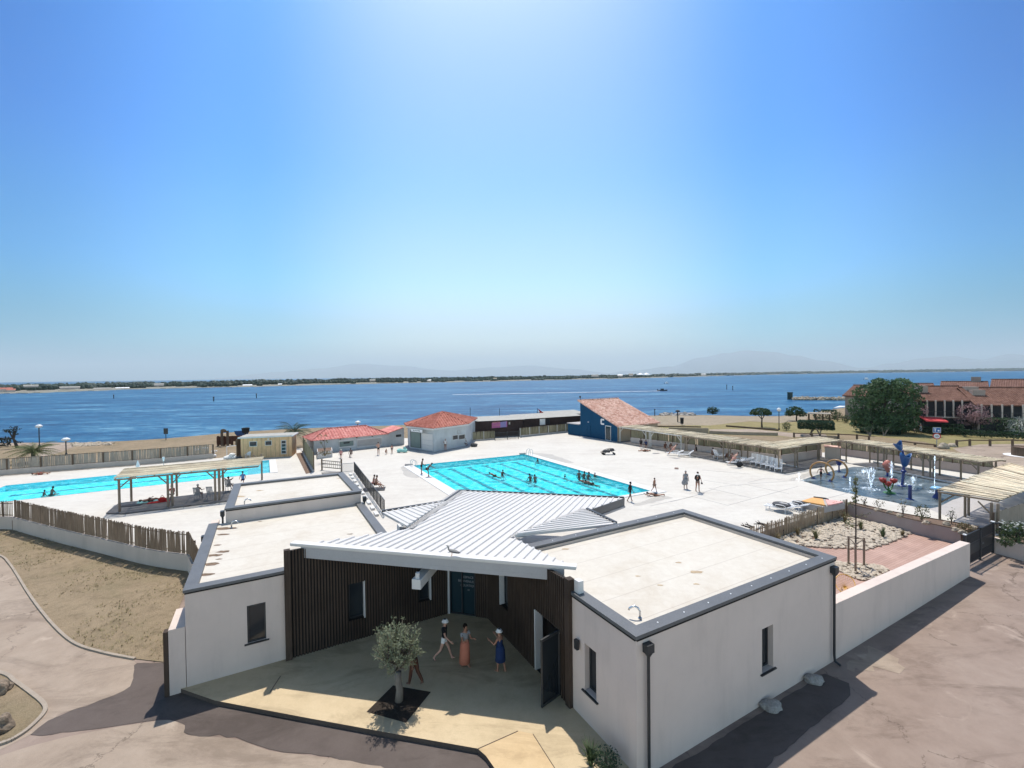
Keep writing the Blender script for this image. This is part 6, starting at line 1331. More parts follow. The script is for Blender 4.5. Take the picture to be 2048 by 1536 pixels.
# shore plants on the left
b = G(35, 896, ZL); t_ = thing('cloud_pruned_tree', 'wind-bent dark tree with flat pads at the far left shore', 'tree', b); mt_ = M(); ml = M(); d_ = hypot(b.x, b.y)/890*.8
for x, y, rx, ry in ((28, 854, 7, 2.2), (17, 861, 11, 2.6), (33, 858.5, 7, 2), (26, 864, 8, 2), (31, 868, 5, 1.6), (37, 885, 6, 2)): p = px_at(x, y, b); k = px_at(27, 878, b); mt_.tube([b, k, p], [.22, .14, .05], 6); leafcloud(ml, p, (rx*d_, rx*d_*.7, ry*d_), int(rx*rx*d_*d_*60), .14, int(x*3), shell=.3)
mt_.build('trunk', X['bark_dark'], t_); ml.build('crown', X['dark_leaf'], t_)
b = G(8, 893, ZL); m = M(); boxcrown(m, -40, 20, 881, 889, b, 3.0, 43, .2, 14); tag(m.build('hedge', X['dark_leaf'], at=b), 'dark flat clipped hedge at the far left edge by the promenade', 'hedge')
# bushy small tree in the white planter
b = G(650, 912, ZD+.84); t_ = tree('planter_tree', 'small two-stemmed tree growing in the white planter box', V((b.x, b.y, ZD+.84)), V((b.x, b.y, ZD+1.5)), .06, cl(V((b.x, b.y, 0)), [(640, 872, 7, 5, 0), (652, 871, 4, 5, 0), (642, 884, 3, 8, 0), (654, 884, 2.5, 8, 0)]), 'young', 'bark', .10, 14, 99, holes=.2)
shrub('shrub', 'low dry shrub filling the white planter box', V((b.x, b.y, ZD+.86)), (1.1, .55, .35), 'twig', 100, 60, .07)
# ---------------------------------------------------------------- houses on the right
def gabled(root, a, b, dep, z0, ze_, zr_, wall, roofm, ov=.5, name='wall', rib=.30, end_over=.4):
    """two-slope roofed block: front foot a-b, depth away from the camera"""
    d = (b-a).normalized(); n = V((-d.y, d.x, 0)); n = n if n.dot(V((a.x, a.y, 0))) > 0 else -n
    m = M(); pts = [a, b, b+n*dep, a+n*dep]; m.prism(pts, z0, ze_)
    for s, e in ((a, a+n*dep), (b, b+n*dep)): mid = (s+e)/2; m.poly([(s.x, s.y, ze_), (e.x, e.y, ze_), (mid.x, mid.y, zr_)]); m.poly([(mid.x, mid.y, zr_), (e.x, e.y, ze_), (s.x, s.y, ze_)])
    m.build(name, wall, root); m = M(); k = (zr_-ze_)/(dep/2)
    r0, r1 = a+n*dep/2-d*end_over, b+n*dep/2+d*end_over
    for s0, s1, sg in ((a-n*ov-d*end_over, b-n*ov+d*end_over, 1), (a+n*(dep+ov)-d*end_over, b+n*(dep+ov)+d*end_over, -1)):
        z = ze_-k*ov+.05; poly = [V((s0.x, s0.y, z)), V((s1.x, s1.y, z)), V((r1.x, r1.y, zr_+.05)), V((r0.x, r0.y, zr_+.05))]
        slab3(m, poly, .14); ribs(m, poly, n*sg, rib, rib*.8, .07, prof='tile')
    o = m.build('roof', roofm, root); m = M(); m.tube([V((r0.x, r0.y, zr_+.12)), V((r1.x, r1.y, zr_+.12))], .14, 6); m.build('ridge_tiles', roofm, o); return d, n, o
def house(label, fx0, fx1, by, eave, ridge, dep, cols, by1=None, eave1=None, rail=None):
    """eave/ridge given as rows of the photograph at fx0; foot row by"""
    a, b = G(fx0, by, ZL), G(fx1, by1 or by, ZL); ze_ = HZ(fx0, by, eave, ZL); c = (a+b)/2
    r = thing('terraced_house', label, 'house', (c.x, c.y, ZL)); d0 = (b-a).normalized(); n = V((-d0.y, d0.x, 0)); n = n if n.dot(V((a.x, a.y, 0))) > 0 else -n
    mid = a+n*dep/2; dd = ray(fx0, ridge); zr_ = HCAM+dd.z*hypot(mid.x, mid.y)/hypot(dd.x, dd.y)
    d, n, o = gabled(r, a, b, dep, ZL-.2, ze_, zr_, X['house'], X['tile_brown'], .7)
    L = (b-a).length; zf = ZL+2.75
    # loggia: flat near-black panels paint its shade, with slab, columns and a balcony front
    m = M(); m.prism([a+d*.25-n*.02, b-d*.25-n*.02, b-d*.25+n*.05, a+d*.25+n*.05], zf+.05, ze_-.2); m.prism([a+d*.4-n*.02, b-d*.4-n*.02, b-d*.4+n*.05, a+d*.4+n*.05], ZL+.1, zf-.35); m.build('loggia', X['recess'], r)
    m = M(); m.prism([a-n*1.0, b-n*1.0, b-n*.03, a-n*.03], zf-.2, zf+.0); m.build('balcony', X['house'], r)
    for x in cols:
        q = hit(x, (eave+by)/2, a-n*.9, n); m = M(); m.box((q.x, q.y, (zf+ze_)/2-.1), (.17, .2, ze_-zf-.1), atan2(d.y, d.x)); m.build('column', X['plaster_grey'], r)
    m = M(); m.beam(a-n*1.0+V((0, 0, zf-ZL+.85)), b-n*1.0+V((0, 0, zf-ZL+.85)), .05, .06)
    nb = int(L/.5)
    for i in range(nb): p = a.lerp(b, (i+.5)/nb)-n*1.0; m.beam((p.x, p.y, zf), (p.x, p.y, zf+.85), .03, .03)
    m.build('railing', X['dark_metal'], r)
    return r, a, b, d, n, ze_, zr_
hA = house('brown-tiled house with white columns and a red awning right of the big evergreen', 1832, 1952, 864, 798, 774, 9.5, (1854, 1871, 1889, 1906.5, 1924), 866)
def roofbox(h, x, y0, y1, w, mat_, name, dpt=1.2, up_=.9):
    r, a, b, d, n, ze_, zr_ = h; k = (zr_-ze_)/4.75; q = hit(x, (y0+y1)/2, a+n*2.2, n); s = V((q.x, q.y, 0)); zz = ze_+k*2.2
    m = M(); m.prism([s-d*w/2, s+d*w/2, s+d*w/2+n*dpt, s-d*w/2+n*dpt], zz-.1, zz+up_); return m.build(name, mat_, r)
roofbox(hA, 1845, 783, 795, 1.6, X['house'], 'chimney', 1.2, 1.3); roofbox(hA, 1945, 786, 797, 1.7, X['house'], 'chimney', 1.2, 1.1)
r, a, b, d, n, ze_, zr_ = hA; k = (zr_-ze_)/4.75; q = hit(1932, 779, a+n*3.4, n); s = V((q.x, q.y, ze_+k*3.0+.2)); m = M(); m.add([s-d*1.1, s+d*1.1, s+d*1.1+n*1.1+V((0, 0, k*1.1)), s-d*1.1+n*1.1+V((0, 0, k*1.1))], [(0, 1, 2, 3)]); m.build('skylight', X['sign_white'], r)
hB = house('brown-tiled house cut by the right edge, with white columns behind the white-flowering bush', 1953, 2120, 868, 806, 776.5, 9.5, (1963, 1983, 2004, 2024, 2046), 873)
roofbox(hB, 1958, 788, 798, 1.6, X['house'], 'chimney', 1.2, 1.0)
# awning and shade
q0, q1 = hit(1838, 832, hA[1]-hA[4]*.8, hA[4]), hit(1881, 834, hA[1]-hA[4]*.8, hA[4]); nn = -hA[4]; m = M(); m.add([q0, q1, q1+nn*1.9-V((0, 0, .55)), q0+nn*1.9-V((0, 0, .55)), q0-V((0, 0, .06)), q1-V((0, 0, .06)), q1+nn*1.9-V((0, 0, .75)), q0+nn*1.9-V((0, 0, .75))], [(0, 1, 2, 3), (7, 6, 5, 4), (3, 2, 6, 7), (0, 3, 7, 4), (1, 5, 6, 2)]); m.build('awning', X['awning'], hA[0])
# gable house behind the big tree
a, b = G(1690, 838, ZL), G(1815, 846, ZL); zE = HZ(1690, 838, 790, ZL); c = (a+b)/2; r = thing('gable_house', 'taupe gabled house half hidden behind the big evergreen', 'house', (c.x, c.y, ZL)); gabled(r, a, b, 11, ZL-.2, zE, zE+2.0, X['house'], X['tile_brown'], .5)
def farhouse(label, x0, x1, dist, eave, ridge, dep, chim=None):
    a, b = AT(x0, 800, dist), AT(x1, 800, dist*1.0); a.z = b.z = 0; d = (b-a).normalized()
    zE = AT(x0, eave, dist).z; zR = AT(x0, ridge, dist+dep/2).z; c = (a+b)/2; r = thing('terraced_house', label, 'house', (c.x, c.y, ZL)); d, n, o = gabled(r, a, b, dep, ZL-.2, zE, zR, X['house'], X['tile_brown'], .5)
    if chim: q = AT(chim, ridge, dist+dep/2); m = M(); m.box((q.x, q.y, zR+.3), (1.4, .8, 1.5), atan2(d.y, d.x)); m.build('chimney', X['house'], o)
farhouse('farther house roof left of the chimneyed one, above the first house', 1822, 1862, 118, 774.5, 768, 9)
farhouse('farther house with a chimney on its ridge', 1885, 1972, 125, 774, 764, 10, 1952)
farhouse('farther house roof at the right edge of the picture', 1986, 2110, 122, 773, 760, 11)
# long low park walls
def lowwall(label, pts, h, mat_, th=.3):
    m = M()
    for i in range(len(pts)-1): p, q = pts[i], pts[i+1]; d = (q-p).normalized(); n = V((-d.y, d.x, 0)); m.prism([p, q, q+n*th, p+n*th], ZL-.1, ZL+h)
    return tag(m.build('park_wall', mat_), label, 'wall')
lowwall('long tan park wall right of the blue building', px([(1338, 866), (1417, 867.5)], ZL), HZ(1400, 867, 856, ZL)-ZL, X['plaster_tan'])
lowwall('lower tan park wall beside the rosy path', px([(1418, 867.5), (1480, 870), (1556, 871.5)], ZL), HZ(1500, 870, 864, ZL)-ZL, X['plaster_tan'])
lowwall('thin dark kerb wall behind the tan park wall', px([(1250, 853), (1402, 855)], ZL), .22, X['rail'], .2); lowwall('dark low kerb wall along the far side of the rosy path', px([(1452, 853.5), (1510, 858), (1556, 862)], ZL), .3, X['rail'], .25)
# post and rail barriers
def barrier(label, pts, h, rails=True, r=.09):
    root = thing('post_and_rail', label, 'barrier', pts[0])
    for p in pts: m = M(); m.box((p.x, p.y, p.z+h/2), (.2, .2, h)); m.build('post', X['rail'], root)
    for i in range(len(pts)-1): m = M(); m.tube([pts[i]+V((0, 0, h*.86)), pts[i+1]+V((0, 0, h*.86))], r, 6); m.build('rail', X['rail'], root)
barrier('dark post and rail barrier beside the drive, near the white rocks', px([(1913.5, 894), (1939.5, 892), (1980, 892.5), (2025, 892), (2075, 893)], ZL), .95)
barrier('weathered post and rail barrier behind the clipped tree', px([(1588, 875), (1624, 876), (1677, 877), (1714, 879), (1738, 882)], ZL), .8)
barrier('low timber rail behind the pergola corner, left of the road signs', px([(1800, 886), (1830, 890), (1870, 894)], ZL), .35, r=.12)
# road signs
p = G(1873.5, 895, ZL); zt_ = HZ(1873.5, 895, 855, ZL); rs_ = thing('road_sign', 'blue square sign over a round red-ringed speed sign on one post', 'road sign', p); m = M(); m.tube([p, (p.x, p.y, zt_)], .05, 8); m.build('post', X['chrome'], rs_)
f = V((-p.x, -p.y, 0)).normalized(); sd = V((-f.y, f.x, 0)); w = .40; zs = zt_-.35; m = M(); q = V((p.x, p.y, 0))+f*.07
m.prism([q-sd*w, q+sd*w, q+sd*w+f*.03, q-sd*w+f*.03], zs-.36, zs+.36); o = m.build('sign_panel', X['sign_white'], rs_); m = M(); q2 = q+f*.032; m.prism([q2-sd*w*.9, q2+sd*w*.9, q2+sd*w*.9+f*.01, q2-sd*w*.9+f*.01], zs-.31, zs+.31); m.build('sign_face', X['sign_blue'], o)
m = M(); q3 = q2+f*.012; m.box((q3.x-sd.x*.16, q3.y-sd.y*.16, zs), (.1, .012, .42), atan2(sd.y, sd.x)); m.box((q3.x-sd.x*.16, q3.y-sd.y*.16, zs+.17), (.24, .013, .09), atan2(sd.y, sd.x)); m.box((q3.x+sd.x*.17, q3.y+sd.y*.17, zs-.06), (.18, .012, .2), atan2(sd.y, sd.x)); m.build('symbol', X['sign_white'], o)
def disc(c, r_, mat_, name, par, off):
    m = M(); nn = 24; pts = [c+f*off+sd*(cos(2*pi*i/nn)*r_)+V((0, 0, sin(2*pi*i/nn)*r_)) for i in range(nn)]; m.poly(pts); m.poly([p_-f*.02 for p_ in pts[::-1]]); return m.build(name, mat_, par)
cc = V((p.x, p.y, zs-.82)); o = disc(cc, .42, X['sign_red'], 'speed_disc', rs_, .10); disc(cc, .31, X['sign_white'], 'disc_face', o, .112); lettering('30', .36, cc+f*.118-V((0, 0, .13)), -sd if (-sd).x > 0 else sd, (0, 0, 1), X['black'], o)
# round hot tub at the edge, white rocks
p = G(2052, 912, ZL); tb_ = thing('round_planter', 'round dark brown slatted tub on a white ring at the right edge', 'planter', p); m = M()
for i in range(30): a = 2*pi*i/30; q = p+V((cos(a)*1.2, sin(a)*1.2, .55)); m.box(q, (.05, .24, 1.1), a)
m.build('slats', X['rail'], tb_); m = M(); m.lathe(p, [(1.17, .02), (1.17, 1.0), (0, 1.0)], 24); m.build('fill', X['soil'], tb_); m = M(); m.lathe(p, [(1.9, 0), (1.9, .05), (0, .05)], 28); m.build('ring', X['sign_white'], tb_)
def rock(label, p, r_, seed, mat_='rock', name='rock', amp=.35, group=None, cat='rock'):
    m = M(); m.blob(V(p)+V((0, 0, r_[2]*.45)), r_, 2, amp, 1.5, seed, flatz=p[2]-.02); return tag(m.build(name, X[mat_], at=p), label, cat, group)
rock('white rock beside the drive, left of the post and rail barrier', G(1887, 897, ZL), (.65, .5, .5), 3); rock('paler flat rock touching the first post of the drive barrier', G(1905, 893.5, ZL), (.6, .45, .35), 5)
rock('grey boulder against the reception wall, nearer the garden wall', G(1627, 1363, .011), (.36, .24, .17), 6, 'rock_grey', 'boulder', .3, cat='boulder'); rock('grey boulder against the reception wall, nearer the camera', G(1542, 1416, .011), (.36, .25, .17), 9, 'rock_grey', 'boulder', .3, cat='boulder')
rock('rugged pale rock at the left edge in the kerbed bed', G(0, 1385, .03), (.3, .28, .3), 11, 'rock_brown', 'rock', .5); rock('broken brown rock at the left edge, lower in the kerbed bed', G(0, 1462, .03), (.28, .3, .34), 12, 'rock_brown', 'rock', .55)
for i, (x, y) in enumerate(((1778, 1027), (1800, 1034), (1852, 1048), (1893, 1050), (1925, 1068), (1946, 1058), (1755, 1022), (1912, 1062))):
    rock(['stone behind the pale twiggy bed shrub', 'stone pile left of the tall thin bed shrub', 'pale stone at the foot of the bushy bed shrub', 'square grey stone near the near pergola post', 'dark flat stone at the right end of the raised bed', 'pale flat stone close to the black gate', 'pale stone at the left of the raised bed', 'brown stone between two shrubs right in the raised bed'][i], G(x, y, .94), (.24, .16, .17), 20+i, 'rock', 'bed_stone', .4, cat='stone')
for i, (x, y) in enumerate(((1797, 1296), (1735, 1320))): pass
# ---------------------------------------------------------------- lagoon, far shore, hills
prof = [(-700, 806, 771), (-300, 797, 769), (0, 787.5, 766), (60, 786.5, 766.5), (128, 784, 765), (256, 779, 762), (512, 773.5, 757.5), (768, 767, 753), (1024, 762, 750.5), (1280, 756.5, 746.8), (1400, 753, 745.2), (1536, 749, 743), (1700, 746.3, 740), (1850, 744.2, 737.5), (2048, 741.6, 734.5), (2300, 739.4, 731), (2800, 734, 723)]
def lerp_prof(x):
    for a, b in zip(prof, prof[1:]):
        if a[0] <= x <= b[0]: t = (x-a[0])/(b[0]-a[0]); return tuple(a[i]+(b[i]-a[i])*t for i in range(3))
rr = random.Random(77); g = M(); wd = M(); rows = []; xs = [-700+i*12 for i in range(int(3500/12)+1)]
for x in xs:
    _, yw, yt = lerp_prof(x); p = G(x, yw+rr.uniform(-.35, .35), ZS); dd = V((p.x, p.y, 0)); L = dd.length; e = dd/L; rows.append((p, e, L, yw, yt))
for i in range(len(rows)-1):
    (p, e, L, *_), (q, e2, L2, *_) = rows[i], rows[i+1]
    cols_ = [(0, -.5), (.004, .6), (.25, 2.0), (.8, 3.0)]
    for (s0, z0), (s1, z1) in zip(cols_, cols_[1:]):
        g.add([p+e*L*s0+V((0, 0, z0)), q+e2*L2*s0+V((0, 0, z0)), q+e2*L2*s1+V((0, 0, z1)), p+e*L*s1+V((0, 0, z1))], [(0, 1, 2, 3)])
struct(g, 'far_shore', X['far_sand'])
# woods: thousands of crowns, thicker towards the back
for x in [-700+i*1.6 for i in range(int(3500/1.6))]:
    _, yw, yt = lerp_prof(x)
    for k in range(3):
        t = rr.random()**.8; xx = x+rr.uniform(-2, 2); p0 = G(xx, yw, ZS); L = hypot(p0.x, p0.y)
        if t < .35 and (noise.noise(V((x*.02, t*3, 5))) > -.05 or x < 260): continue
        d = L*(1+.02+.35*t); top = AT(xx, yt, d).z*(1 if 1 else 0); top = max(5.0, HCAM+(AT(xx, yt, L).z-HCAM)*(d/L))
        h = (3.5+(top-3.5)*(.35+.65*t))*(.82+.25*noise.noise(V((x*.03, t*4, 1)))+rr.uniform(-.1, .1)); e = V((p0.x, p0.y, 0))/L; w = max(2.2, L*.0034)*rr.uniform(.7, 1.6)
        vs, fs = ICO[1 if L < 700 else 0]; sd = rr.uniform(0, 90); c = e*d+V((0, 0, h*.45))
        wd.add([c+V((q.x*w*1.5*(1+.3*noise.noise(q*1.5+V((sd, 0, 0)))), q.y*w, q.z*h*.6*(1+.25*noise.noise(q*1.4+V((0, sd, 0)))))) for q in vs], fs)
o = wd.build('far_woods', X['far_wood'], at=(0, 500, 0)); tag(o, 'dark band of woods along the far shore of the lagoon', 'woods', kind='stuff')
# pale buildings over there, a few red roofs on the left
fh = [(12, 778, 14, 'tile_red', 3.4), (22, 780, 9, 'tile_red', 3), (140, 774.5, 24, 'hut_roof', 2.0), (205, 777, 22, 'hut_roof', 2.2), (245, 776, 18, 'sign_white', 2), (318, 768.5, 14, 'hut_roof', 2.3), (495, 770.6, 16, 'sign_white', 2.6), (745, 760, 12, 'hut_roof', 2.2), (858, 760.5, 9, 'sign_white', 2.2), (1190, 750.5, 16, 'hut_roof', 2.5), (1240, 750.5, 11, 'sign_white', 2.5), (1262, 749, 9, 'plaster_tan', 3), (1407, 748.5, 9, 'sign_white', 2.2), (62, 771, 16, 'hut_roof', 2.0), (560, 768.5, 7, 'sign_white', 2.0), (990, 757, 8, 'plaster_tan', 2.2)]
wh_ = ['red-roofed house at the left end of the far shore', 'second red-roofed house at the left end of the far shore', 'long pale greenhouse on the far left shore', 'pale shed by the water on the far left shore', 'pale low shed right of the other shed on the far left shore', 'pale building high in the far woods on the left', 'white block near the right channel post on the far shore', 'white building in the far woods above the cafe', 'small white building in the far woods above the kiosk', 'pale building on the far shore left of the white tents', 'small white building just left of the far white tents', 'tan building in the far woods below the white tents', 'white building on the far shore right of the white tents', 'pale roof high on the far left shore behind the red roofs', 'small white house on the far shore above the cafe roof', 'tan house on the far shore at the middle of the view']
for (x, y, w, mt_, hh), lb in zip(fh, wh_):
    _, yw, yt = lerp_prof(x); p = G(x, yw, ZS); L = hypot(p.x, p.y); e = V((p.x, p.y, 0))/L; c = AT(x, y, L*1.06); s = V((e.y, -e.x, 0)); wid = w*L/890*.9; r = thing('far_house', lb, 'house', (c.x, c.y, .5)); z1 = c.z; hh = max(1.2, hh*L/900); z0 = z1-hh*1.2
    a, b = V((c.x, c.y, 0))-s*wid/2, V((c.x, c.y, 0))+s*wid/2; m = M(); m.prism([a, b, b+e*6, a+e*6], z0, z1); m.build('wall', X['plaster'], r)
    m = M(); rp_ = [(-.3, z1-.1), (3, z1+hh*.6), (6.3, z1-.1)]; vs = [V((q.x, q.y, z))+e*o_ for q in (a-s*.3, b+s*.3) for o_, z in rp_]; m.add(vs, [(0, 3, 4, 1), (1, 4, 5, 2), (0, 1, 2), (5, 4, 3), (0, 2, 5, 3)]); m.build('roof', X[mt_], r)
for i, x in enumerate((1281, 1293)):
    _, yw, yt = lerp_prof(x); p = G(x, yw, ZS); L = hypot(p.x, p.y)*1.02; c = AT(x, 749, L); k = L/890; m = M(); m.lathe((c.x, c.y, 0), [(8*k, c.z-1*k), (8*k, c.z), (4*k, c.z+1.3*k), (0, c.z+(3.2 if i == 0 else 3.6)*k)], 14)
    tag(m.build('marquee', X['sign_white'], at=(c.x, c.y, c.z)), ['left white pointed marquee on the far shore', 'right white pointed marquee on the far shore'][i], 'marquee')
# hills far inland
def ridge(name, pts, dist, dep, seed):
    rr = random.Random(seed); m = M(); top = []; n_ = 0; ptsx = []
    for (x0, y0), (x1, y1) in zip(pts, pts[1:]):
        for k in range(10): t = k/10; ptsx.append((x0+(x1-x0)*t, y0+(y1-y0)*(t*t*(3-2*t))))
    ptsx.append(pts[-1]); A, B, C = [], [], []
    for x, y in ptsx:
        t = AT(x, y+1.2*noise.noise(V((x*.03, seed, 0)))+.6*noise.noise(V((x*.11, seed, 3))), dist+dep/2); f = AT(x, 760, dist); b = AT(x, 760, dist+dep); A.append((f.x, f.y, -5)); B.append(tuple(t)); C.append((b.x, b.y, -5))
    k = len(A); m.add(A+B+C, [(i, i+1, k+i+1, k+i) for i in range(k-1)]+[(k+i, k+i+1, 2*k+i+1, 2*k+i) for i in range(k-1)]); return struct(m, name, X['hill'], True)
ridge('hills', [(1180, 750), (1260, 742), (1340, 733), (1400, 715), (1450, 706), (1500, 701), (1545, 704), (1590, 711), (1650, 722), (1720, 735), (1800, 742)], 24000, 2600, 1)
ridge('hills', [(1700, 742), (1780, 727), (1850, 716), (1900, 712), (1960, 719), (2020, 708), (2080, 712), (2200, 720), (2400, 735)], 27000, 2600, 2)
ridge('hills', [(1820, 740), (1880, 729), (1960, 723), (2048, 720), (2150, 716), (2300, 730)], 21500, 2000, 3)
ridge('hills', [(430, 756), (560, 744), (640, 737), (715, 727), (800, 732), (900, 741), (980, 735), (1060, 731), (1140, 738), (1240, 748)], 28500, 2600, 4)
# channel posts and beacon, breakwater
def marker(label, x, y0, y1, r_, mat_='dark_metal', name='channel_post'):
    p = G(x, y0, ZS); z = HZ(x, y0, y1, ZS); m = M(); m.tube([p-V((0, 0, .5)), (p.x, p.y, z)], r_, 8); m.lathe((p.x, p.y, z), [(r_, 0), (r_*1.5, .1), (r_*1.5, .5), (0, .7)], 8); return tag(m.build(name, X[mat_], at=(p.x, p.y, ZS)), label, 'marker')
marker('leftmost dark channel post in the lagoon', 227.5, 797, 791, .22); marker('channel post above the left pool fence, near the far shore', 427.5, 802.5, 795.5, .26); marker('thin channel post just left of the cafe roof line', 513, 796, 789, .24); marker('left one of two close channel posts right of the motor boat', 1453.5, 779, 771, .22); marker('right one of two close channel posts right of the motor boat', 1465.5, 780.5, 773.5, .22)
p = G(1580, 799, ZS); z = HZ(1580, 799, 785.5, ZS); k = hypot(p.x, p.y)/890; m = M(); m.box((p.x, p.y, (z+ZS-.3)/2), (6.2*k*.9, 6.2*k*.9, z-ZS+.3), .3); m.box((p.x, p.y, z+.12), (7*k*.9, 7*k*.9, .24), .3); b_ = tag(m.build('harbour_beacon', X['beacon']), 'dark square harbour beacon at the end of the breakwater', 'beacon')
m = M(); rr = random.Random(6); a, b = G(1590, 800, ZS), G(1700, 800.5, ZS)
for i in range(260):
    t = rr.random(); p = a.lerp(b, t); rw_ = rr.gauss(0, .8); h = max(.1, 1.0-abs(rw_)*.5); m.blob(p+V((rr.uniform(-.3, .3), rw_*1.2, h*rr.uniform(.1, 1.0)+.15)), (rr.uniform(.4, .9), rr.uniform(.35, .7), rr.uniform(.3, .6)), 1, .6, 1.6, rr.uniform(0, 99))
tag(m.build('breakwater', X['rock']), 'low breakwater of pale boulders reaching to the beacon', 'breakwater')
m = M()
for i in range(46): t = rr.random(); p = G(1322+t*66, 830.5+rr.uniform(-1.5, 1.5), ZL-.1); m.blob(p, (rr.uniform(.5, 1.1), rr.uniform(.4, .8), rr.uniform(.3, .75)), 1, .6, 1.6, rr.uniform(0, 99))
tag(m.build('shore_rocks', X['rock_grey']), 'heap of dark rocks on the shore behind the blue building', 'rocks', kind='stuff')
m = M()
for i in range(60): t = rr.random(); p = G(150+t*72, 891-t*3+rr.uniform(-3, 2), ZL); m.blob(p, (rr.uniform(.4, .9), rr.uniform(.3, .5), rr.uniform(.12, .3)), 1, .5, 1.6, rr.uniform(0, 99))
tag(m.build('shore_rubble', X['rock']), 'strip of pale rubble on the shore behind the small pool', 'rocks', kind='stuff')
# boats
def boat(label, x, y, L, hd, cabin, hull='white_paint'):
    p = G(x, y, ZS); r = thing('motor_boat', label, 'boat', p); d = V((cos(hd), sin(hd), 0)); s = V((-d.y, d.x, 0)); m = M(); sec = [(-.5, .34, .5), (-.2, .40, .5), (.15, .36, .55), (.38, .2, .65), (.5, .02, .75)]; vs = []
    for t, w, h in sec: c = p+d*(t*L); vs += [c+s*w*L*.45+V((0, 0, h)), c+s*w*L*.25+V((0, 0, -.2)), c-s*w*L*.25+V((0, 0, -.2)), c-s*w*L*.45+V((0, 0, h))]
    m.add(vs, [(i*4+j, i*4+j+1, i*4+j+5, i*4+j+4) for i in range(4) for j in range(3)]+[(i*4+3, i*4, i*4+4, i*4+7) for i in range(4)]+[(0, 3, 2, 1), (16, 17, 18, 19)]); m.build('hull', X[hull], r)
    m = M(); c = p+d*(-.02*L); m.prism([c-d*.16*L-s*.13*L, c+d*.14*L-s*.11*L, c+d*.14*L+s*.11*L, c-d*.16*L+s*.13*L], ZS+.5, ZS+cabin); m.build('cabin', X['white_plastic' if hull != 'black' else 'dark_metal'], r)
    m = M(); c = p-d*L*.52; m.box((c.x, c.y, ZS+.55), (.5, .4, .9), hd); m.build('outboard_motor', X['black'], r); return r
boat('dark speed boat drawing a long white wake across the lagoon', 1325, 781.5, 6.5, -.1, 1.5, 'black'); boat('small white cabin boat beyond the speed boat', 1333.5, 767, 6.5, .3, 2.1); boat('white boat far out above the breakwater', 1733, 759, 9.5, .2, 3.0)
a, b = G(1319, 782, ZS), G(905, 789.5, ZS); m = M(); n_ = 60; d = (b-a); s = V((-d.y, d.x, 0)).normalized(); top, bot = [], []
for i in range(n_+1):
    t = i/n_; c = a.lerp(b, t); w = (1.3+1.5*t)*(1-t*.55)*(1+.5*noise.noise(V((t*30, 0, 0)))); top.append(c+s*w+V((0, 0, .05))); bot.append(c-s*w+V((0, 0, .05)))
m.add(top+bot, [(i, i+1, n_+1+i+1, n_+1+i) for i in range(n_)]); struct(m, 'wake', X['wake'])
p = G(63, 782, ZS); r = thing('sail_boat', 'small boat with a white sail near the far left shore', 'sail boat', p); k = hypot(p.x, p.y)/890; m = M(); sec = [(-2.5, .7), (0, .9), (2.6, .05)]; vs = []
for x_, w in sec: vs += [p+V((x_, w, .6)), p+V((x_, 0, -.2)), p+V((x_, -w, .6))]
m.add(vs, [(0, 1, 4, 3), (1, 2, 5, 4), (3, 4, 7, 6), (4, 5, 8, 7), (0, 3, 5, 2), (3, 6, 8, 5), (0, 2, 1)]); m.build('hull', X['white_plastic'], r)
m = M(); m.tube([p+V((.4, 0, .4)), p+V((.4, 0, 12.5*k))], .06, 6); m.build('mast', X['chrome'], r); m = M(); m.add([p+V((.3, .02, 1.2)), p+V((-2.2, .25, 1.3)), p+V((-1.0, .3, 7*k)), p+V((.3, .02, 12*k))], [(0, 1, 2, 3), (3, 2, 1, 0)]); m.build('sail', X['sign_white'], r)
# ---------------------------------------------------------------- furniture and small things
def lamp(label, x, by, ty, z, r_, mush=True):
    p = G(x, by, z); zt_ = HZ(x, by, ty, z); t = thing('street_lamp', label, 'lamp', p); m = M(); m.tube([p, (p.x, p.y, zt_-.15)], .07, 8); m.lathe(p, [(.16, 0), (.14, .25), (.07, .4)], 10); m.build('post', X['dark_metal'], t)
    m = M(); m.lathe((p.x, p.y, zt_-.35), [(.0, -.05), (r_*.5, 0), (r_, .1), (r_*.9, .3), (r_*.45, .45), (0, .48)] if mush else [(0, 0), (r_*.7, .08), (r_, .3), (r_*.8, .55), (0, .68)], 14); m.build('lamp_head', X['white_plastic'], t, smooth=True); return t
lamp('tall street lamp with a white mushroom head on the far left promenade', 79, 893.5, 850.5, ZL, .45); lamp('shorter street lamp with a wide white head behind the reed fence on the left', 132.5, 911, 877, ZL, .5)
lamp('street lamp with a white globe in the park right of the umbrella pine', 1558, 860, 819, ZL, .36, False)
lamp('white lamp head showing above the cafe roof ridge', 716, 870, 843, ZL, .5); lamp('white lamp head showing above the right slope of the kiosk roof', 919, 866, 829, ZL, .5)
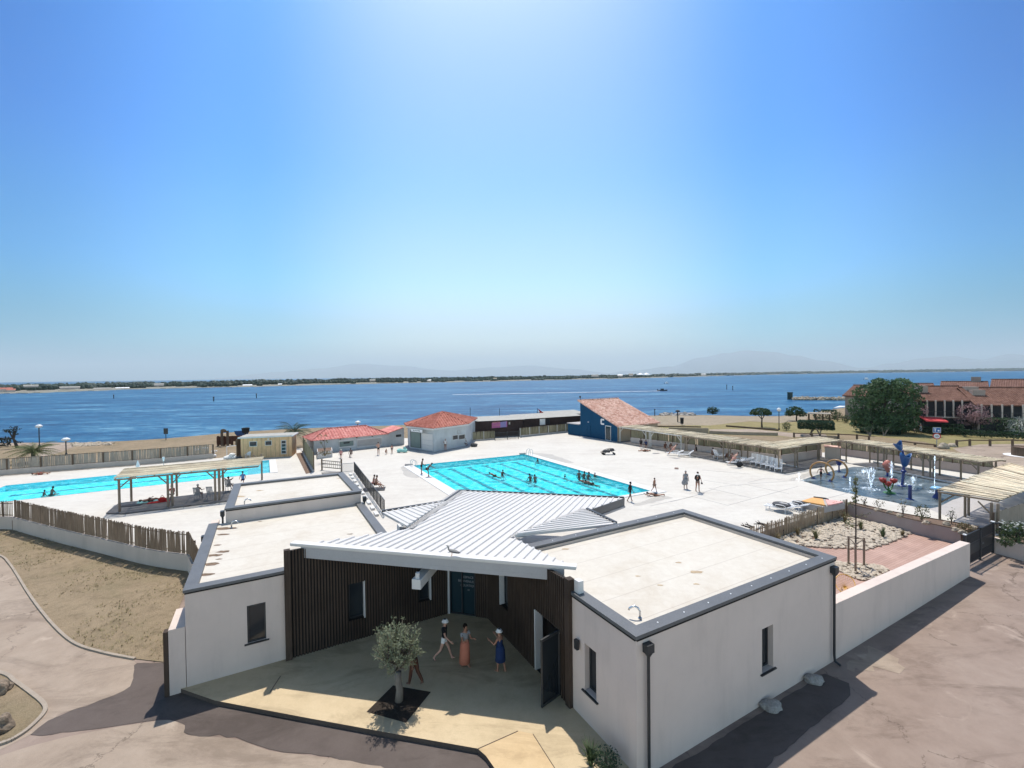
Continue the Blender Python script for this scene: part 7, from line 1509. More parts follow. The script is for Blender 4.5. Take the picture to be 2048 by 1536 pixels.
# masts and flag by the huts
for x, by, ty, lb in ((941, 862, 815, 'thin bare mast beside the kiosk roof'), (999.5, 858, 816.5, 'thin bare mast behind the banner hut')):
    p = G(x, by, ZL); m = M(); m.tube([p, (p.x, p.y, HZ(x, by, ty, ZL))], .045, 6); m.cyl(p, .12, .1, 8); tag(m.build('mast', X['dark_metal']), lb, 'mast')
p = G(1075, 858, ZL); zt_ = HZ(1075, 858, 816.5, ZL); t = thing('flag_pole', 'red drooping beach flag on a pole behind the dark huts', 'flag', p); m = M(); m.tube([p, (p.x, p.y, zt_)], .05, 6); m.build('pole', X['dark_metal'], t); m = M(); k = []
for i in range(6):
    for j in range(4): k.append((p.x+.05+j*.42*(1-.05*i)+i*.22, p.y+.1*sin(j*1.7+i), zt_-.05-i*.36-j*.30))
m.add(k, [(i*4+j, i*4+j+1, i*4+j+5, i*4+j+4) for i in range(5) for j in range(3)]); o = m.build('flag', X['sign_red'], t); s = o.modifiers.new('solid', 'SOLIDIFY'); s.thickness = .02
# notice boards and bins
p = G(332, 880, ZL); t = thing('notice_board', 'dark notice board on a short post at the left shore', 'sign', p); m = M(); m.tube([p, p+V((0, 0, 1.1))], .06, 6); m.build('post', X['dark_metal'], t); m = M(); m.box(p+V((0, 0, 1.55)), (.7, .1, 1.0)); m.build('panel', X['dark_metal'], t)
p = G(1364, 850, ZL); t = thing('litter_bin', 'dark litter bin with a lid on the beach right of the blue building', 'bin', p); m = M(); m.lathe(p, [(.0, .25), (.3, .26), (.36, 1.2), (.3, 1.25)], 12); m.build('bin', X['black'], t); m = M(); m.lathe(p, [(.38, 1.3), (.36, 1.5), (0, 1.55)], 12); m.tube([p, p+V((0, 0, .3))], .06, 6); m.build('lid', X['dark_metal'], t)
p = G(1355.5, 844, ZL); t = thing('shade_post', 'dark post with a small flat top on the beach', 'post', p); z = HZ(1355.5, 844, 823, ZL); m = M(); m.tube([p, (p.x, p.y, z)], .12, 8); m.build('post', X['bark_dark'], t); m = M(); m.lathe((p.x, p.y, z-.1), [(0, 0), (.5, .05), (.45, .3), (.1, .45), (0, .45)], 12); m.build('cap', X['bark_dark'], t)
p = G(1309.5, 832, ZL); m = M(); m.tube([p, (p.x, p.y, HZ(1309.5, 832, 819, ZL))], .1, 7); m.box((p.x, p.y, HZ(1309.5, 832, 819, ZL)), (.3, .3, .2)); tag(m.build('marker_post', X['dark_metal']), 'short dark post standing at the water edge right of the blue building', 'post')
# shore shelter and pale canopy by the taupe house
p = G(1640, 842, ZL); t = thing('shore_shelter', 'low open shelter with a pale flat roof behind the clipped tree', 'shelter', p); a, b = AT(1615, 826.5, hypot(p.x, p.y)), AT(1662, 826, hypot(p.x, p.y)); d = (b-a); d.z = 0; L = d.length; d.normalize(); n = V((-d.y, d.x, 0)); z = a.z; a.z = 0; m = M(); m.prism([a, a+d*L, a+d*L+n*3.5, a+n*3.5], z-.15, z); m.build('roof', X['plank'], t)
for k in (.05, .36, .66, .95):
    for q in (.3, 3.2): m = M(); e = a+d*L*k+n*q; m.box((e.x, e.y, (z-.15+ZL)/2), (.2, .2, z-.15-ZL)); m.build('post', X['rail'], t)
p = G(1682, 836, ZL); t = thing('terrace_canopy', 'pale slanting canopy on posts beside the taupe house', 'canopy', p); D = hypot(p.x, p.y); q = [AT(1667, 815.5, D), AT(1692, 813, D), AT(1694, 812, D+4), AT(1679, 811.5, D+4)]; m = M(); slab3(m, q, .08); m.build('cloth', X['sign_white'], t)
for s in q[:2]: m = M(); m.tube([s-V((0, 0, .05)), (s.x, s.y, ZL)], .05, 6); m.build('post', X['chrome'], t)
# playground by the shore
p = G(450, 893, ZL); pg = thing('play_structure', 'dark red timber play tower with two tall posts behind the honey coloured hut', 'playground', p); D = hypot(p.x, p.y)
def pgbox(x0, x1, y0, y1, dd, name, mt_):
    a, b = AT(x0, y0, D+dd), AT(x1, y1, D+dd); m = M(); m.prism([(a.x, a.y), (b.x, b.y), (b.x+.2, b.y+.25), (a.x+.2, a.y+.25)], b.z, a.z); return m.build(name, mt_, pg)
for x, y in ((441.5, 862), (453, 861.5)): pgbox(x-.8, x+.8, y, 892, .0, 'post', X['rail'])
for x0, x1, y0, y1 in ((433, 438, 873.5, 889), (439, 444, 875, 890), (448, 453.5, 873, 889), (455.5, 462, 872.5, 888), (466, 480, 872, 880)): pgbox(x0, x1, y0, y1, .6, 'panel', X['cloth_brown'])
for x in (434, 446, 462, 471, 479): pgbox(x-.5, x+.5, 872, 893, 1.0, 'leg', X['rail'])
pgbox(433, 480, 880.5, 882, .9, 'platform', X['rail']); a, b = AT(441.5, 862.5, D), AT(453, 862, D); m = M(); m.beam(a, b, .1, .1); m.blob((a+b)/2+V((0, 0, .05)), (.5, .15, .3), 1, .2); m.build('crossbar', X['rail'], pg)
D2 = D+3; a = [AT(468, 862, D2), AT(487, 861.5, D2), AT(487, 870, D2), AT(475, 872.5, D2), AT(470, 868, D2)]; m = M(); m.add(a+[q+V((.3, .8, 0)) for q in a], [(4, 3, 2, 1, 0), (5, 6, 7, 8, 9)]+[(i, (i+1) % 5, 5+(i+1) % 5, 5+i) for i in range(5)]); tag(m.build('slide_tarpaulin', X['blue_toy']), 'bright blue slide side panel behind the changing hut', 'slide')
m = M(); q = AT(491.5, 866.5, D2); m.lathe((q.x, q.y, ZL), [(.1, .0), (.1, q.z-ZL), (.5, q.z-ZL+.1), (.6, q.z-ZL+.9), (.45, q.z-ZL+.9)], 12); tag(m.build('raised_tub', X['black'], at=(q.x, q.y, ZL)), 'dark tub raised on a post behind the changing hut roof', 'tub')
# ladders of the pools
def ladder(label, p, d, side):
    t = thing('pool_ladder', label, 'ladder', p); 
    for s in (-.3, .3):
        q = p+side*s; m = M(); m.tube(smooth([q-d*.45+V((0, 0, 0)), q-d*.45+V((0, 0, .55)), q-d*.3+V((0, 0, .8)), q-d*.05+V((0, 0, .75)), q+d*.12+V((0, 0, .45)), q+d*.14+V((0, 0, -.8))], 4), .028, 7); m.build('handrail', X['steel'], t, smooth=True)
    m = M()
    for z in (-.25, -.55, -.8): m.beam(p+d*.14-side*.3+V((0, 0, z)), p+d*.14+side*.3+V((0, 0, z)), .08, .03)
    m.build('step', X['steel'], t)
uu = (PFR-PFL).normalized(); ll = (PNR-PFR).normalized()
ladder('steel pool ladder at the far corner of the large pool', PFR+ll*1.0+V((0, 0, 0)), -uu, ll); ladder('steel pool ladder at the left far corner of the large pool', PFL+ll*.9, uu, ll)
for lb, a, w in (('raised kerb beam at the left far corner of the large pool', G(810, 931.5, ZD), PFL), ('raised kerb beam at the right far corner of the large pool', G(1040, 909.5, ZD), PFR+uu*.2)):
    m = M(); q = a if a.x < w.x else w; e = w if a.x < w.x else a; m.prism([q, e, e+V((-.1, .3, 0)), q+V((-.1, .3, 0))], ZD, ZD+.18); tag(m.build('kerb_beam', X['concrete']), lb, 'kerb')
# loungers
def make_lounger(name, label, p, hd, rec_=50, group=None, mat_='white_plastic'):
    """reclined plastic lounger; head end towards -heading"""
    t = thing(name, label, 'sun lounger', p, group); p = V(p); d = V((cos(hd), sin(hd), 0)); s = V((-d.y, d.x, 0)); h = .34; hinge = p-d*.15+V((0, 0, h)); bk = -d*cos(radians(rec_))+V((0, 0, sin(radians(rec_))))
    m = M()
    for k in (-1, 1): m.beam(hinge+s*.31*k, p+d*1.1+s*.31*k+V((0, 0, h)), .05, .05)
    for i in range(9): q = hinge+d*(.08+i*.145); m.beam(q-s*.29, q+s*.29, .085, .02)
    m.build('seat', X[mat_], t); m = M()
    for k in (-1, 1): m.beam(hinge+s*.31*k, hinge+bk*.82+s*.31*k, .05, .05)
    for i in range(6): q = hinge+bk*(.08+i*.14); m.beam(q-s*.29, q+s*.29, .03, .085, up=tuple(bk))
    m.build('backrest', X[mat_], t)
    for a, k in ((.95, -1), (.95, 1), (-.35, -1), (-.35, 1)):
        q = p+d*a+s*.31*k; m = M(); m.tube([q+V((0, 0, h-.01)), q-V((0, 0, 0))], .03, 6); m.build('leg', X[mat_], t)
    for k in (-1, 1):
        m = M(); m.tube(smooth([hinge+s*.33*k+d*.45+V((0, 0, -.02)), hinge+s*.34*k+d*.42+V((0, 0, .22)), hinge+s*.34*k-d*.1+V((0, 0, .25)), hinge+s*.33*k+bk*.3], 3), .025, 6); m.build('armrest', X[mat_], t)
    return t
lx = [(1512, 930), (1522, 932.5), (1532, 935), (1542, 937.5), (1551, 940), (1560, 943)]
lbl = ['leftmost white lounger of the row under the end pergola bay', 'white lounger second from the left in the row under the end pergola bay', 'white lounger third from the left in the row under the end pergola bay', 'white lounger fourth from the left in the row, just left of the corner post', 'white lounger by the pergola corner post, right of the row', 'white lounger outermost at the pergola corner of the row']
hdl = atan2(-dq.y-.0, -dq.x)  
for i, (x, y) in enumerate(lx): make_lounger('sun_lounger', lbl[i], G(x-3, y-3, ZD+.12), atan2(-nq.y, -nq.x)+.5, 58, 'white loungers under the east pergola')
make_lounger('sun_lounger', 'white lounger standing nearest the deck edge in the sun, with a lying bather', G(1352, 911, ZD), pi*.93, 25, 'white loungers under the east pergola'); make_lounger('sun_lounger', 'white lounger second in the sun beside the lying bather', G(1374, 914, ZD), pi*.93, 40, 'white loungers under the east pergola')
make_lounger('sun_lounger', 'low white lounger with a pink bather at the pergola edge', G(1474, 930, ZD), pi*.97, 30, 'white loungers under the east pergola'); make_lounger('sun_lounger', 'white high-backed lounger in the shade of the third pergola bay', G(1436, 917, ZD+.12), .3, 65, 'white loungers under the east pergola'); make_lounger('sun_lounger', 'white lounger in the shade behind the pink bather', G(1490, 926, ZD+.12), pi, 20, 'white loungers under the east pergola')
make_lounger('sun_lounger', 'white lounger with a dark cushion behind the paling fence, left one of two', G(1563, 1024, ZD), pi*.72, 20, 'loungers behind the paling fence'); make_lounger('sun_lounger', 'white lounger behind the paling fence, right one of two, next to the grey platform', G(1590, 1020, ZD), pi*.72, 20, 'loungers behind the paling fence')
def cushion(label, p, r_, mat_, h=.16):
    m = M(); m.lathe(p, [(0, 0), (r_*.9, .01), (r_, h*.5), (r_*.9, h), (0, h)], 20); return tag(m.build('cushion', X[mat_], smooth=True), label, 'cushion')
cushion('dark round cushion on the left lounger behind the paling fence', G(1563, 1011, ZD+.42)+V((0, 0, 0)), .62, 'charcoal'); cushion('smaller dark round cushion between the lounger and the grey box', G(1597, 1007.5, ZD+.38), .42, 'charcoal')
# grey platform with an orange and a pink mat
q = px([(1601, 1003), (1625, 997), (1690, 1009), (1690, 1020), (1634, 1021)], ZD); m = M(); gp = [G(1601, 1004, ZD+.45), G(1626, 997, ZD+.45), G(1690, 1006, ZD+.45), G(1648, 1014, ZD+.45)]; m.prism(gp, ZD, ZD+.45); tag(m.build('platform', X['concrete'], bevel=.02), 'low grey platform behind the paling fence carrying two mats', 'platform')
m = M(); om = [gp[0].lerp(gp[3], .03), gp[1].lerp(gp[0], .05), gp[1].lerp(gp[2], .32), gp[0].lerp(gp[3], .95).lerp(gp[2], .1)]; m.prism(om, ZD+.452, ZD+.56); tag(m.build('mat', X['orange'], bevel=.03), 'ochre orange mat on the grey platform', 'mat')
m = M(); om = [gp[1].lerp(gp[2], .40), gp[1].lerp(gp[2], .96), gp[3].lerp(gp[2], .70), gp[3].lerp(gp[2], .18)]; m.prism(om, ZD+.452, ZD+.55); tag(m.build('mat', X['pink'], bevel=.03), 'faded pink mat on the grey platform', 'mat')
m = M(); m.tube([gp[1].lerp(gp[2], .02)+V((0, 0, .12)), gp[1].lerp(gp[2], .4)+V((0, 0, .14)), gp[1].lerp(gp[2], .5)+V((0, .0, .08))], .07, 7); tag(m.build('rolled_cover', X['charcoal']), 'dark rolled cover lying between the two mats', 'cover')
# branches left by the fence
for i, (a, b, c_) in enumerate((((1482, 1050), (1491, 1054), (1505, 1057)), ((1490, 1048), (1500, 1053), (1508, 1055)), ((1508, 1048), (1520, 1049), (1533, 1052)), ((1514, 1045), (1522, 1048), (1533, 1050)))):
    p = [G(*a, ZD+.35), G(*b, ZD+.15), G(*c_, ZD+.12)]; m = M(); m.tube([p[2], p[1]+V((0, 0, .05)), p[0]], [.06, .05, .03], 6); m.tube([p[1], p[1]+(p[0]-p[1])*.6+V((0, .1, .15))], [.03, .015], 5); tag(m.build('branch', X['bark_dark']), ['bare curved branch nearest the roof edge beside the paling fence', 'short bare branch lying on the curved one beside the paling fence', 'thicker bare branch resting on the end of the paling fence', 'bare branch behind the thicker one at the end of the paling fence'][i], 'branch')
# yellow string chair
p = G(1690, 1192, .05); t = thing('string_chair', 'yellow round string chair on the rosy boards behind the white garden wall', 'chair', p); m = M(); c = p+V((0, 0, .55)); nn = 26; rim = []; ax = V((-.35, -.5, .8)).normalized(); tx = ax.cross(V((0, 0, 1))).normalized(); ty = ax.cross(tx)
for i in range(nn): a = 2*pi*i/nn; rim.append(c+tx*cos(a)*.40+ty*sin(a)*.52+ax*.12)
m.tube(rim+[rim[0]], .018, 6, cap=False); ctr = c-ax*.22
for i in range(nn): m.tube([rim[i], rim[i].lerp(ctr, .5)-ax*.05, ctr], .007, 4)
m.build('seat', X['yellow'], t)
for a in (.3, 1.8, 3.4, 5.0): m = M(); e = V((cos(a)*.26, sin(a)*.26, 0)); m.tube([p+e, p+e*.6+V((0, 0, .38))], .012, 5); m.build('leg', X['black'], t)
# gull on the canopy edge
q = main[0].lerp(main[1], .597); gp_ = V((q.x, q.y, q.z+.09)); t = thing('gull', 'grey gull standing on the front edge of the white canopy roof', 'gull', gp_); dl_ = V((1, -.12, 0)).normalized()
m = M(); bz_ = gp_+V((0, 0, .17)); pts = [bz_-dl_*.14+V((0, 0, .20)), bz_-dl_*.115+V((0, 0, .14)), bz_-dl_*.10+V((0, 0, .06)), bz_-dl_*.04+V((0, 0, .02)), bz_+dl_*.08, bz_+dl_*.2-V((0, 0, .04)), bz_+dl_*.3-V((0, 0, .075))]; m.tube(pts, [.034, .032, .034, .065, .075, .045, .012], 10); m.tube([pts[0], pts[0]-dl_*.045-V((0, 0, .002)), pts[0]-dl_*.075-V((0, 0, .015))], [.02, .012, .004], 6)
m.build('body', X['gull_white'], t, smooth=True); m = M()
for s in (-1, 1): n_ = V((-dl_.y, dl_.x, 0))*s; m.tube([bz_-dl_*.03+n_*.055+V((0, 0, .03)), bz_+dl_*.12+n_*.065, bz_+dl_*.34+n_*.015-V((0, 0, .06))], [.03, .05, .008], 6, flat=.7)
m.build('wing', X['gull_grey'], t, smooth=True)
for s in (-.035, .035): m = M(); b_ = gp_+dl_*.02+V((-dl_.y, dl_.x, 0))*s; m.tube([b_, b_+V((0, 0, .13))], .007, 5); m.tube([b_, b_-dl_*.05], .007, 5); m.build('leg', X['orange'], t)
# grey cabinet by the pergola corner
p0_, p1_ = G(1650, 918, ZD), G(1663, 919, ZD); z = HZ(1656, 918.5, 893, ZD); d = (p1_-p0_).normalized(); n = V((-d.y, d.x, 0)); t = thing('service_cabinet', 'grey service cabinet with a terracotta lid under the pergola corner', 'cabinet', (p0_+p1_)/2); m = M(); m.prism([p0_, p0_+d*1.45, p0_+d*1.45+n*1.2, p0_+n*1.2], ZD, z-.1); m.build('body', X['plaster_grey'], t); m = M(); m.prism([p0_-d*.1-n*.1, p0_+d*1.55-n*.1, p0_+d*1.55+n*1.3, p0_-d*.1+n*1.3], z-.099, z); m.build('lid', X['tile_terra'], t)
# parasols folded, posts by the pools
for x, by, ty, lb in ((276, 941, 921, 'folded white parasol by the small pool'), (327.5, 936.5, 916.5, 'thin white post with a small top by the small pool')):
    p = G(x, by, ZD); z = HZ(x, by, ty, ZD); t = thing('parasol' if x < 300 else 'shower_post', lb, 'parasol' if x < 300 else 'post', p); m = M(); m.tube([p, (p.x, p.y, z)], .03, 6); m.cyl(p, .2, .05, 12); m.build('pole', X['chrome'], t); m = M(); m.lathe((p.x, p.y, z-(.85 if x < 300 else .35)), [(.04, 0), (.2 if x < 300 else .09, .12), (.13, .5), (.03, .85 if x < 300 else .4)], 10); m.build('canopy' if x < 300 else 'head', X['parasol'], t)
for i, (x, by, ty) in enumerate(((393, 914, 899), (411, 914, 896), (428.5, 913, 902))):
    p = G(x, by, ZD); z = HZ(x, by, ty, ZD); t = thing('game_post', ['pale game post with small hoops, left of three by the reed fence', 'pale game post with small hoops, middle of three by the reed fence', 'pale game post with small hoops, right of three by the reed fence'][i], 'post', p); m = M(); m.tube([p, (p.x, p.y, z)], .05, 6); m.lathe(p, [(.28, 0), (.26, .2), (.05, .3)], 10); m.build('post', X['white_plastic'], t); m = M(); 
    for a in (0, 2.1, 4.2): q = V((p.x+cos(a)*.3, p.y+sin(a)*.2, z)); m.tube([V((p.x, p.y, z-.25)), q], .03, 5); m.blob(q, (.12, .12, .1), 1)
    m.build('cup', X['parasol'], t)
# white goal frame, plastic chair, dark crate, heap by the changing hut
a, b = G(454, 914, ZD), G(478, 911, ZD); m = M(); z = 1.4; m.tube([a, a+V((0, 0, z)), b+V((0, 0, z)), b], .05, 6); m.tube([a, a+V((.1, 1.0, .05)), b+V((.1, 1.0, .05)), b], .03, 6); tag(m.build('goal_frame', X['white_plastic']), 'white goal frame left of the changing hut', 'goal')
def plastic_chair(label, p, hd, mat_='white_plastic', back=.5, high=False):
    t = thing('plastic_chair', label, 'chair', p); p = V(p); d = V((cos(hd), sin(hd), 0)); s = V((-d.y, d.x, 0)); h = .43
    m = M(); m.prism([p-d*.22-s*.24, p+d*.24-s*.24, p+d*.24+s*.24, p-d*.22+s*.24], h-.03, h); m.build('seat', X[mat_], t); m = M(); b0 = p-d*.21+V((0, 0, h)); bt = (-d*.25+V((0, 0, 1))).normalized(); L = .75 if high else back
    for k in range(5): q = b0+s*(-.2+.1*k); m.beam(q+bt*.06, q+bt*(L-.02-.03*abs(k-2)), .07, .02, up=tuple(d))
    m.beam(b0-s*.24+bt*(L-.04), b0+s*.24+bt*(L-.04), .03, .09, up=tuple(bt)); m.beam(b0-s*.24+bt*.04, b0+s*.24+bt*.04, .03, .06, up=tuple(bt)); m.build('backrest', X[mat_], t)
    for a, k in ((.2, -1), (.2, 1), (-.2, -1), (-.2, 1)): q = p+d*a+s*.22*k; m = M(); m.tube([q+V((0, 0, h-.02)), q+d*.04*(1 if a > 0 else -1)], .025, 6); m.build('leg', X[mat_], t)
    for k in (-1, 1): m = M(); m.beam(p+d*.2+s*.25*k+V((0, 0, .64)), p-d*.24+s*.25*k+V((0, 0, .66)), .05, .03); m.beam(p+d*.2+s*.25*k+V((0, 0, h)), p+d*.2+s*.25*k+V((0, 0, .63)), .03, .03); m.build('armrest', X[mat_], t)
    return t
plastic_chair('white plastic armchair against the front of the changing hut', G(496, 918, ZD), -pi*.45)
m = M(); q = px([(471, 921), (485, 921), (484, 914), (474, 914)], ZD); m.prism(q, ZD, ZD+.3); tag(m.build('crate', X['charcoal'], bevel=.02), 'dark grey low crate at the left corner of the changing hut', 'crate')
p = G(462, 917.5, ZD); m = M()
for i, (dx, dz, r_) in enumerate(((0, .25, .5), (.5, .2, .4), (-.5, .18, .4), (.2, .55, .35))): m.blob(p+V((dx, 0, dz)), (r_, .4, r_*.6), 2, .4, 2, i)
tag(m.build('towel_heap', X['cloth_white']), 'heap of pale towels near the goal frame', 'towels')
# things under the left pergola
for i, (x, y, lb) in enumerate(((397, 1000, 'grey armchair with a seated bather seen from behind under the left pergola'), (423, 998, 'empty grey slatted armchair right of the seated bather under the left pergola'), (459, 982, 'grey reclining armchair whose bather holds both arms up, under the left pergola'))): plastic_chair(lb, G(x, y, ZD+.1), pi*.55, 'chrome' if 0 else 'cloth_grey', high=True)
def towel(label, p, hd, L, w, mat_):
    d = V((cos(hd), sin(hd), 0)); s = V((-d.y, d.x, 0)); m = M(); n_ = 8; vs = []
    for i in range(n_+1):
        for j in range(5): q = V(p)+d*(i/n_-.5)*L+s*(j/4-.5)*w; vs.append(q+V((0, 0, .02+.025*noise.noise(q*3))))
    m.add(vs, [(i*5+j, i*5+j+1, (i+1)*5+j+1, (i+1)*5+j) for i in range(n_) for j in range(4)]); o = m.build('towel', X[mat_], smooth=True); s_ = o.modifiers.new('solid', 'SOLIDIFY'); s_.thickness = .015; return tag(o, label, 'towel')
towel('pale blue towel under the left pergola', G(300, 1003, ZD+.1), .6, 1.7, .8, 'cloth_teal'); towel('red towel under the left pergola beside the bag', G(318, 1004, ZD+.1), .5, 1.5, .7, 'cloth_red'); towel('dark patterned towel at the left end of the left pergola deck', G(262, 1011, ZD+.1), .3, 1.5, .7, 'charcoal')
p = G(325, 1003, ZD+.12); m = M(); m.blob(p+V((0, 0, .18)), (.32, .2, .2), 2, .2, 2, 3); m.tube(smooth([p+V((-.2, 0, .3)), p+V((0, 0, .52)), p+V((.2, 0, .3))], 4), .02, 5); tag(m.build('beach_bag', X['cloth_red'], smooth=True), 'red beach bag on the boards of the left pergola', 'bag')
# folded pushchair on the deck
p = G(1215, 909, ZD); t = thing('pushchair', 'dark folded pushchair left on the open deck beyond the large pool', 'pushchair', p); m = M(); pc = lambda x, y, z: p+V((x, y, z))
for s in (-.25, .25): m.tube(smooth([pc(-.9, s, .25), pc(-.2, s, .65), pc(.5, s, .75), pc(.95, s, .55)], 3), .03, 6); m.tube([pc(-.5, s, .1), pc(.2, s, .6), pc(.9, s, .12)], .025, 6)
m.tube([pc(.95, -.25, .55), pc(.95, .25, .55)], .03, 6); m.build('frame', X['black'], t); m = M(); m.blob(pc(-.1, 0, .42), (.55, .28, .2), 2, .3, 2, 1); m.blob(pc(.6, 0, .6), (.3, .3, .2), 2, .3, 2, 2); m.build('seat', X['charcoal'], t)
for x in (-.6, -.45, .85):
    for s in (-.3, .3): m = M(); c = pc(x, s, .12); m.tube([c-V((0, .03, 0)), c+V((0, .03, 0))], .12, 12); m.build('wheel', X['black'], t)
towel('crumpled dark towel lying alone on the deck behind the two walkers', G(1353, 937, ZD), 1.2, .9, .4, 'cloth_taupe'); towel('pale towel lying on the deck near the lying bathers', G(1312, 907, ZD), .3, .9, .35, 'cloth_grey')
p = G(804.5, 904.5, ZD); m = M(); m.tube([p+V((cos(a_)*.55, sin(a_)*.4, .25+.05*sin(3*a_))) for a_ in [2*pi*i/20 for i in range(21)]], .2, 10, cap=False); m.blob(p+V((.35, 0, .5)), (.2, .15, .25), 2, .1); tag(m.build('swim_ring', X['cloth_teal'], smooth=True), 'pale green inflatable swim ring in front of the cafe link', 'inflatable')
p = G(947.5, 893.5, ZD); m = M(); m.blob(p+V((0, 0, .25)), (.55, .3, .28), 2, .3, 2, 7); m.tube([p+V((-.4, 0, .2)), p+V((-.1, 0, .6)), p+V((.45, 0, .3))], .04, 6); tag(m.build('beach_trolley', X['charcoal']), 'small dark beach trolley at the right corner of the kiosk', 'trolley')
# ---------------------------------------------------------------- people
def skin(nodes, edges, sub=1):
    """continuous surface grown round a joint skeleton; nodes: (point, rx, ry)"""
    me = bpy.data.meshes.new('tmp'); me.from_pydata([n[0] for n in nodes], edges, []); o = bpy.data.objects.new('tmp', me); COL.objects.link(o); o.modifiers.new('s', 'SKIN')
    s = o.modifiers.new('u', 'SUBSURF'); s.levels = sub; s.render_levels = sub
    sv = me.skin_vertices[0].data
    for i, n in enumerate(nodes): sv[i].radius = (n[1], n[2]); sv[i].use_root = (i == 0)
    dg = bpy.context.evaluated_depsgraph_get(); ev = o.evaluated_get(dg).to_mesh(); vs = [v.co.copy() for v in ev.vertices]; fs = [tuple(p.vertices) for p in ev.polygons]; o.evaluated_get(dg).to_mesh_clear(); bpy.data.objects.remove(o); bpy.data.meshes.remove(me); return vs, fs
def RX(a): return Matrix.Rotation(a, 3, 'X')
POSES = dict(
 stand=dict(lean=2, hip=(3, -3), knee=(2, 4), sh=(4, -3), abd=(9, 9), el=(14, 12)),
 walk=dict(lean=4, hip=(26, -18), knee=(8, 26), sh=(-22, 24), abd=(8, 8), el=(18, 30)),
 stroll=dict(lean=3, hip=(15, -12), knee=(5, 20), sh=(-14, 14), abd=(9, 9), el=(16, 20)),
 walkwide=dict(lean=2, hip=(20, -16), knee=(6, 22), sh=(-20, 10), abd=(30, 30), el=(15, 15)),
 dive=dict(lean=48, hip=(22, 16), knee=(22, 18), sh=(95, 95), abd=(5, 5), el=(20, 20)),
 look=dict(lean=14, hip=(4, 0), knee=(4, 2), sh=(18, 20), abd=(4, 4), el=(60, 70)),
 carry=dict(lean=2, hip=(6, -6), knee=(2, 6), sh=(10, 25), abd=(14, 28), el=(15, 95)),
 phone=dict(lean=4, hip=(2, -2), knee=(2, 2), sh=(35, 40), abd=(6, 6), el=(100, 100)),
 sit=dict(lean=12, hip=(88, 84), knee=(35, 50), sh=(30, 28), abd=(14, 14), el=(35, 40)),
 crouch=dict(lean=35, hip=(100, 95), knee=(95, 90), sh=(40, 50), abd=(10, 10), el=(30, 30)),
 chair=dict(lean=-8, hip=(78, 78), knee=(80, 78), sh=(22, 22), abd=(12, 12), el=(60, 60)),
 armsup=dict(lean=-18, hip=(70, 70), knee=(50, 50), sh=(150, 150), abd=(50, 50), el=(120, 120)),
 recline=dict(lean=-38, hip=(52, 48), knee=(12, 18), sh=(20, 25), abd=(14, 14), el=(30, 40)),
 lie=dict(lean=0, hip=(8, 22), knee=(10, 50), sh=(10, 12), abd=(18, 25), el=(20, 30)),
 prone=dict(lean=-12, hip=(-3, 3), knee=(8, 18), sh=(120, 110), abd=(30, 30), el=(70, 70)),
 swim=dict(lean=0, hip=(-8, 10), knee=(12, 20), sh=(150, 60), abd=(18, 25), el=(15, 30)),
 hold=dict(lean=3, hip=(8, -8), knee=(4, 10), sh=(30, 35), abd=(8, 8), el=(85, 90)))
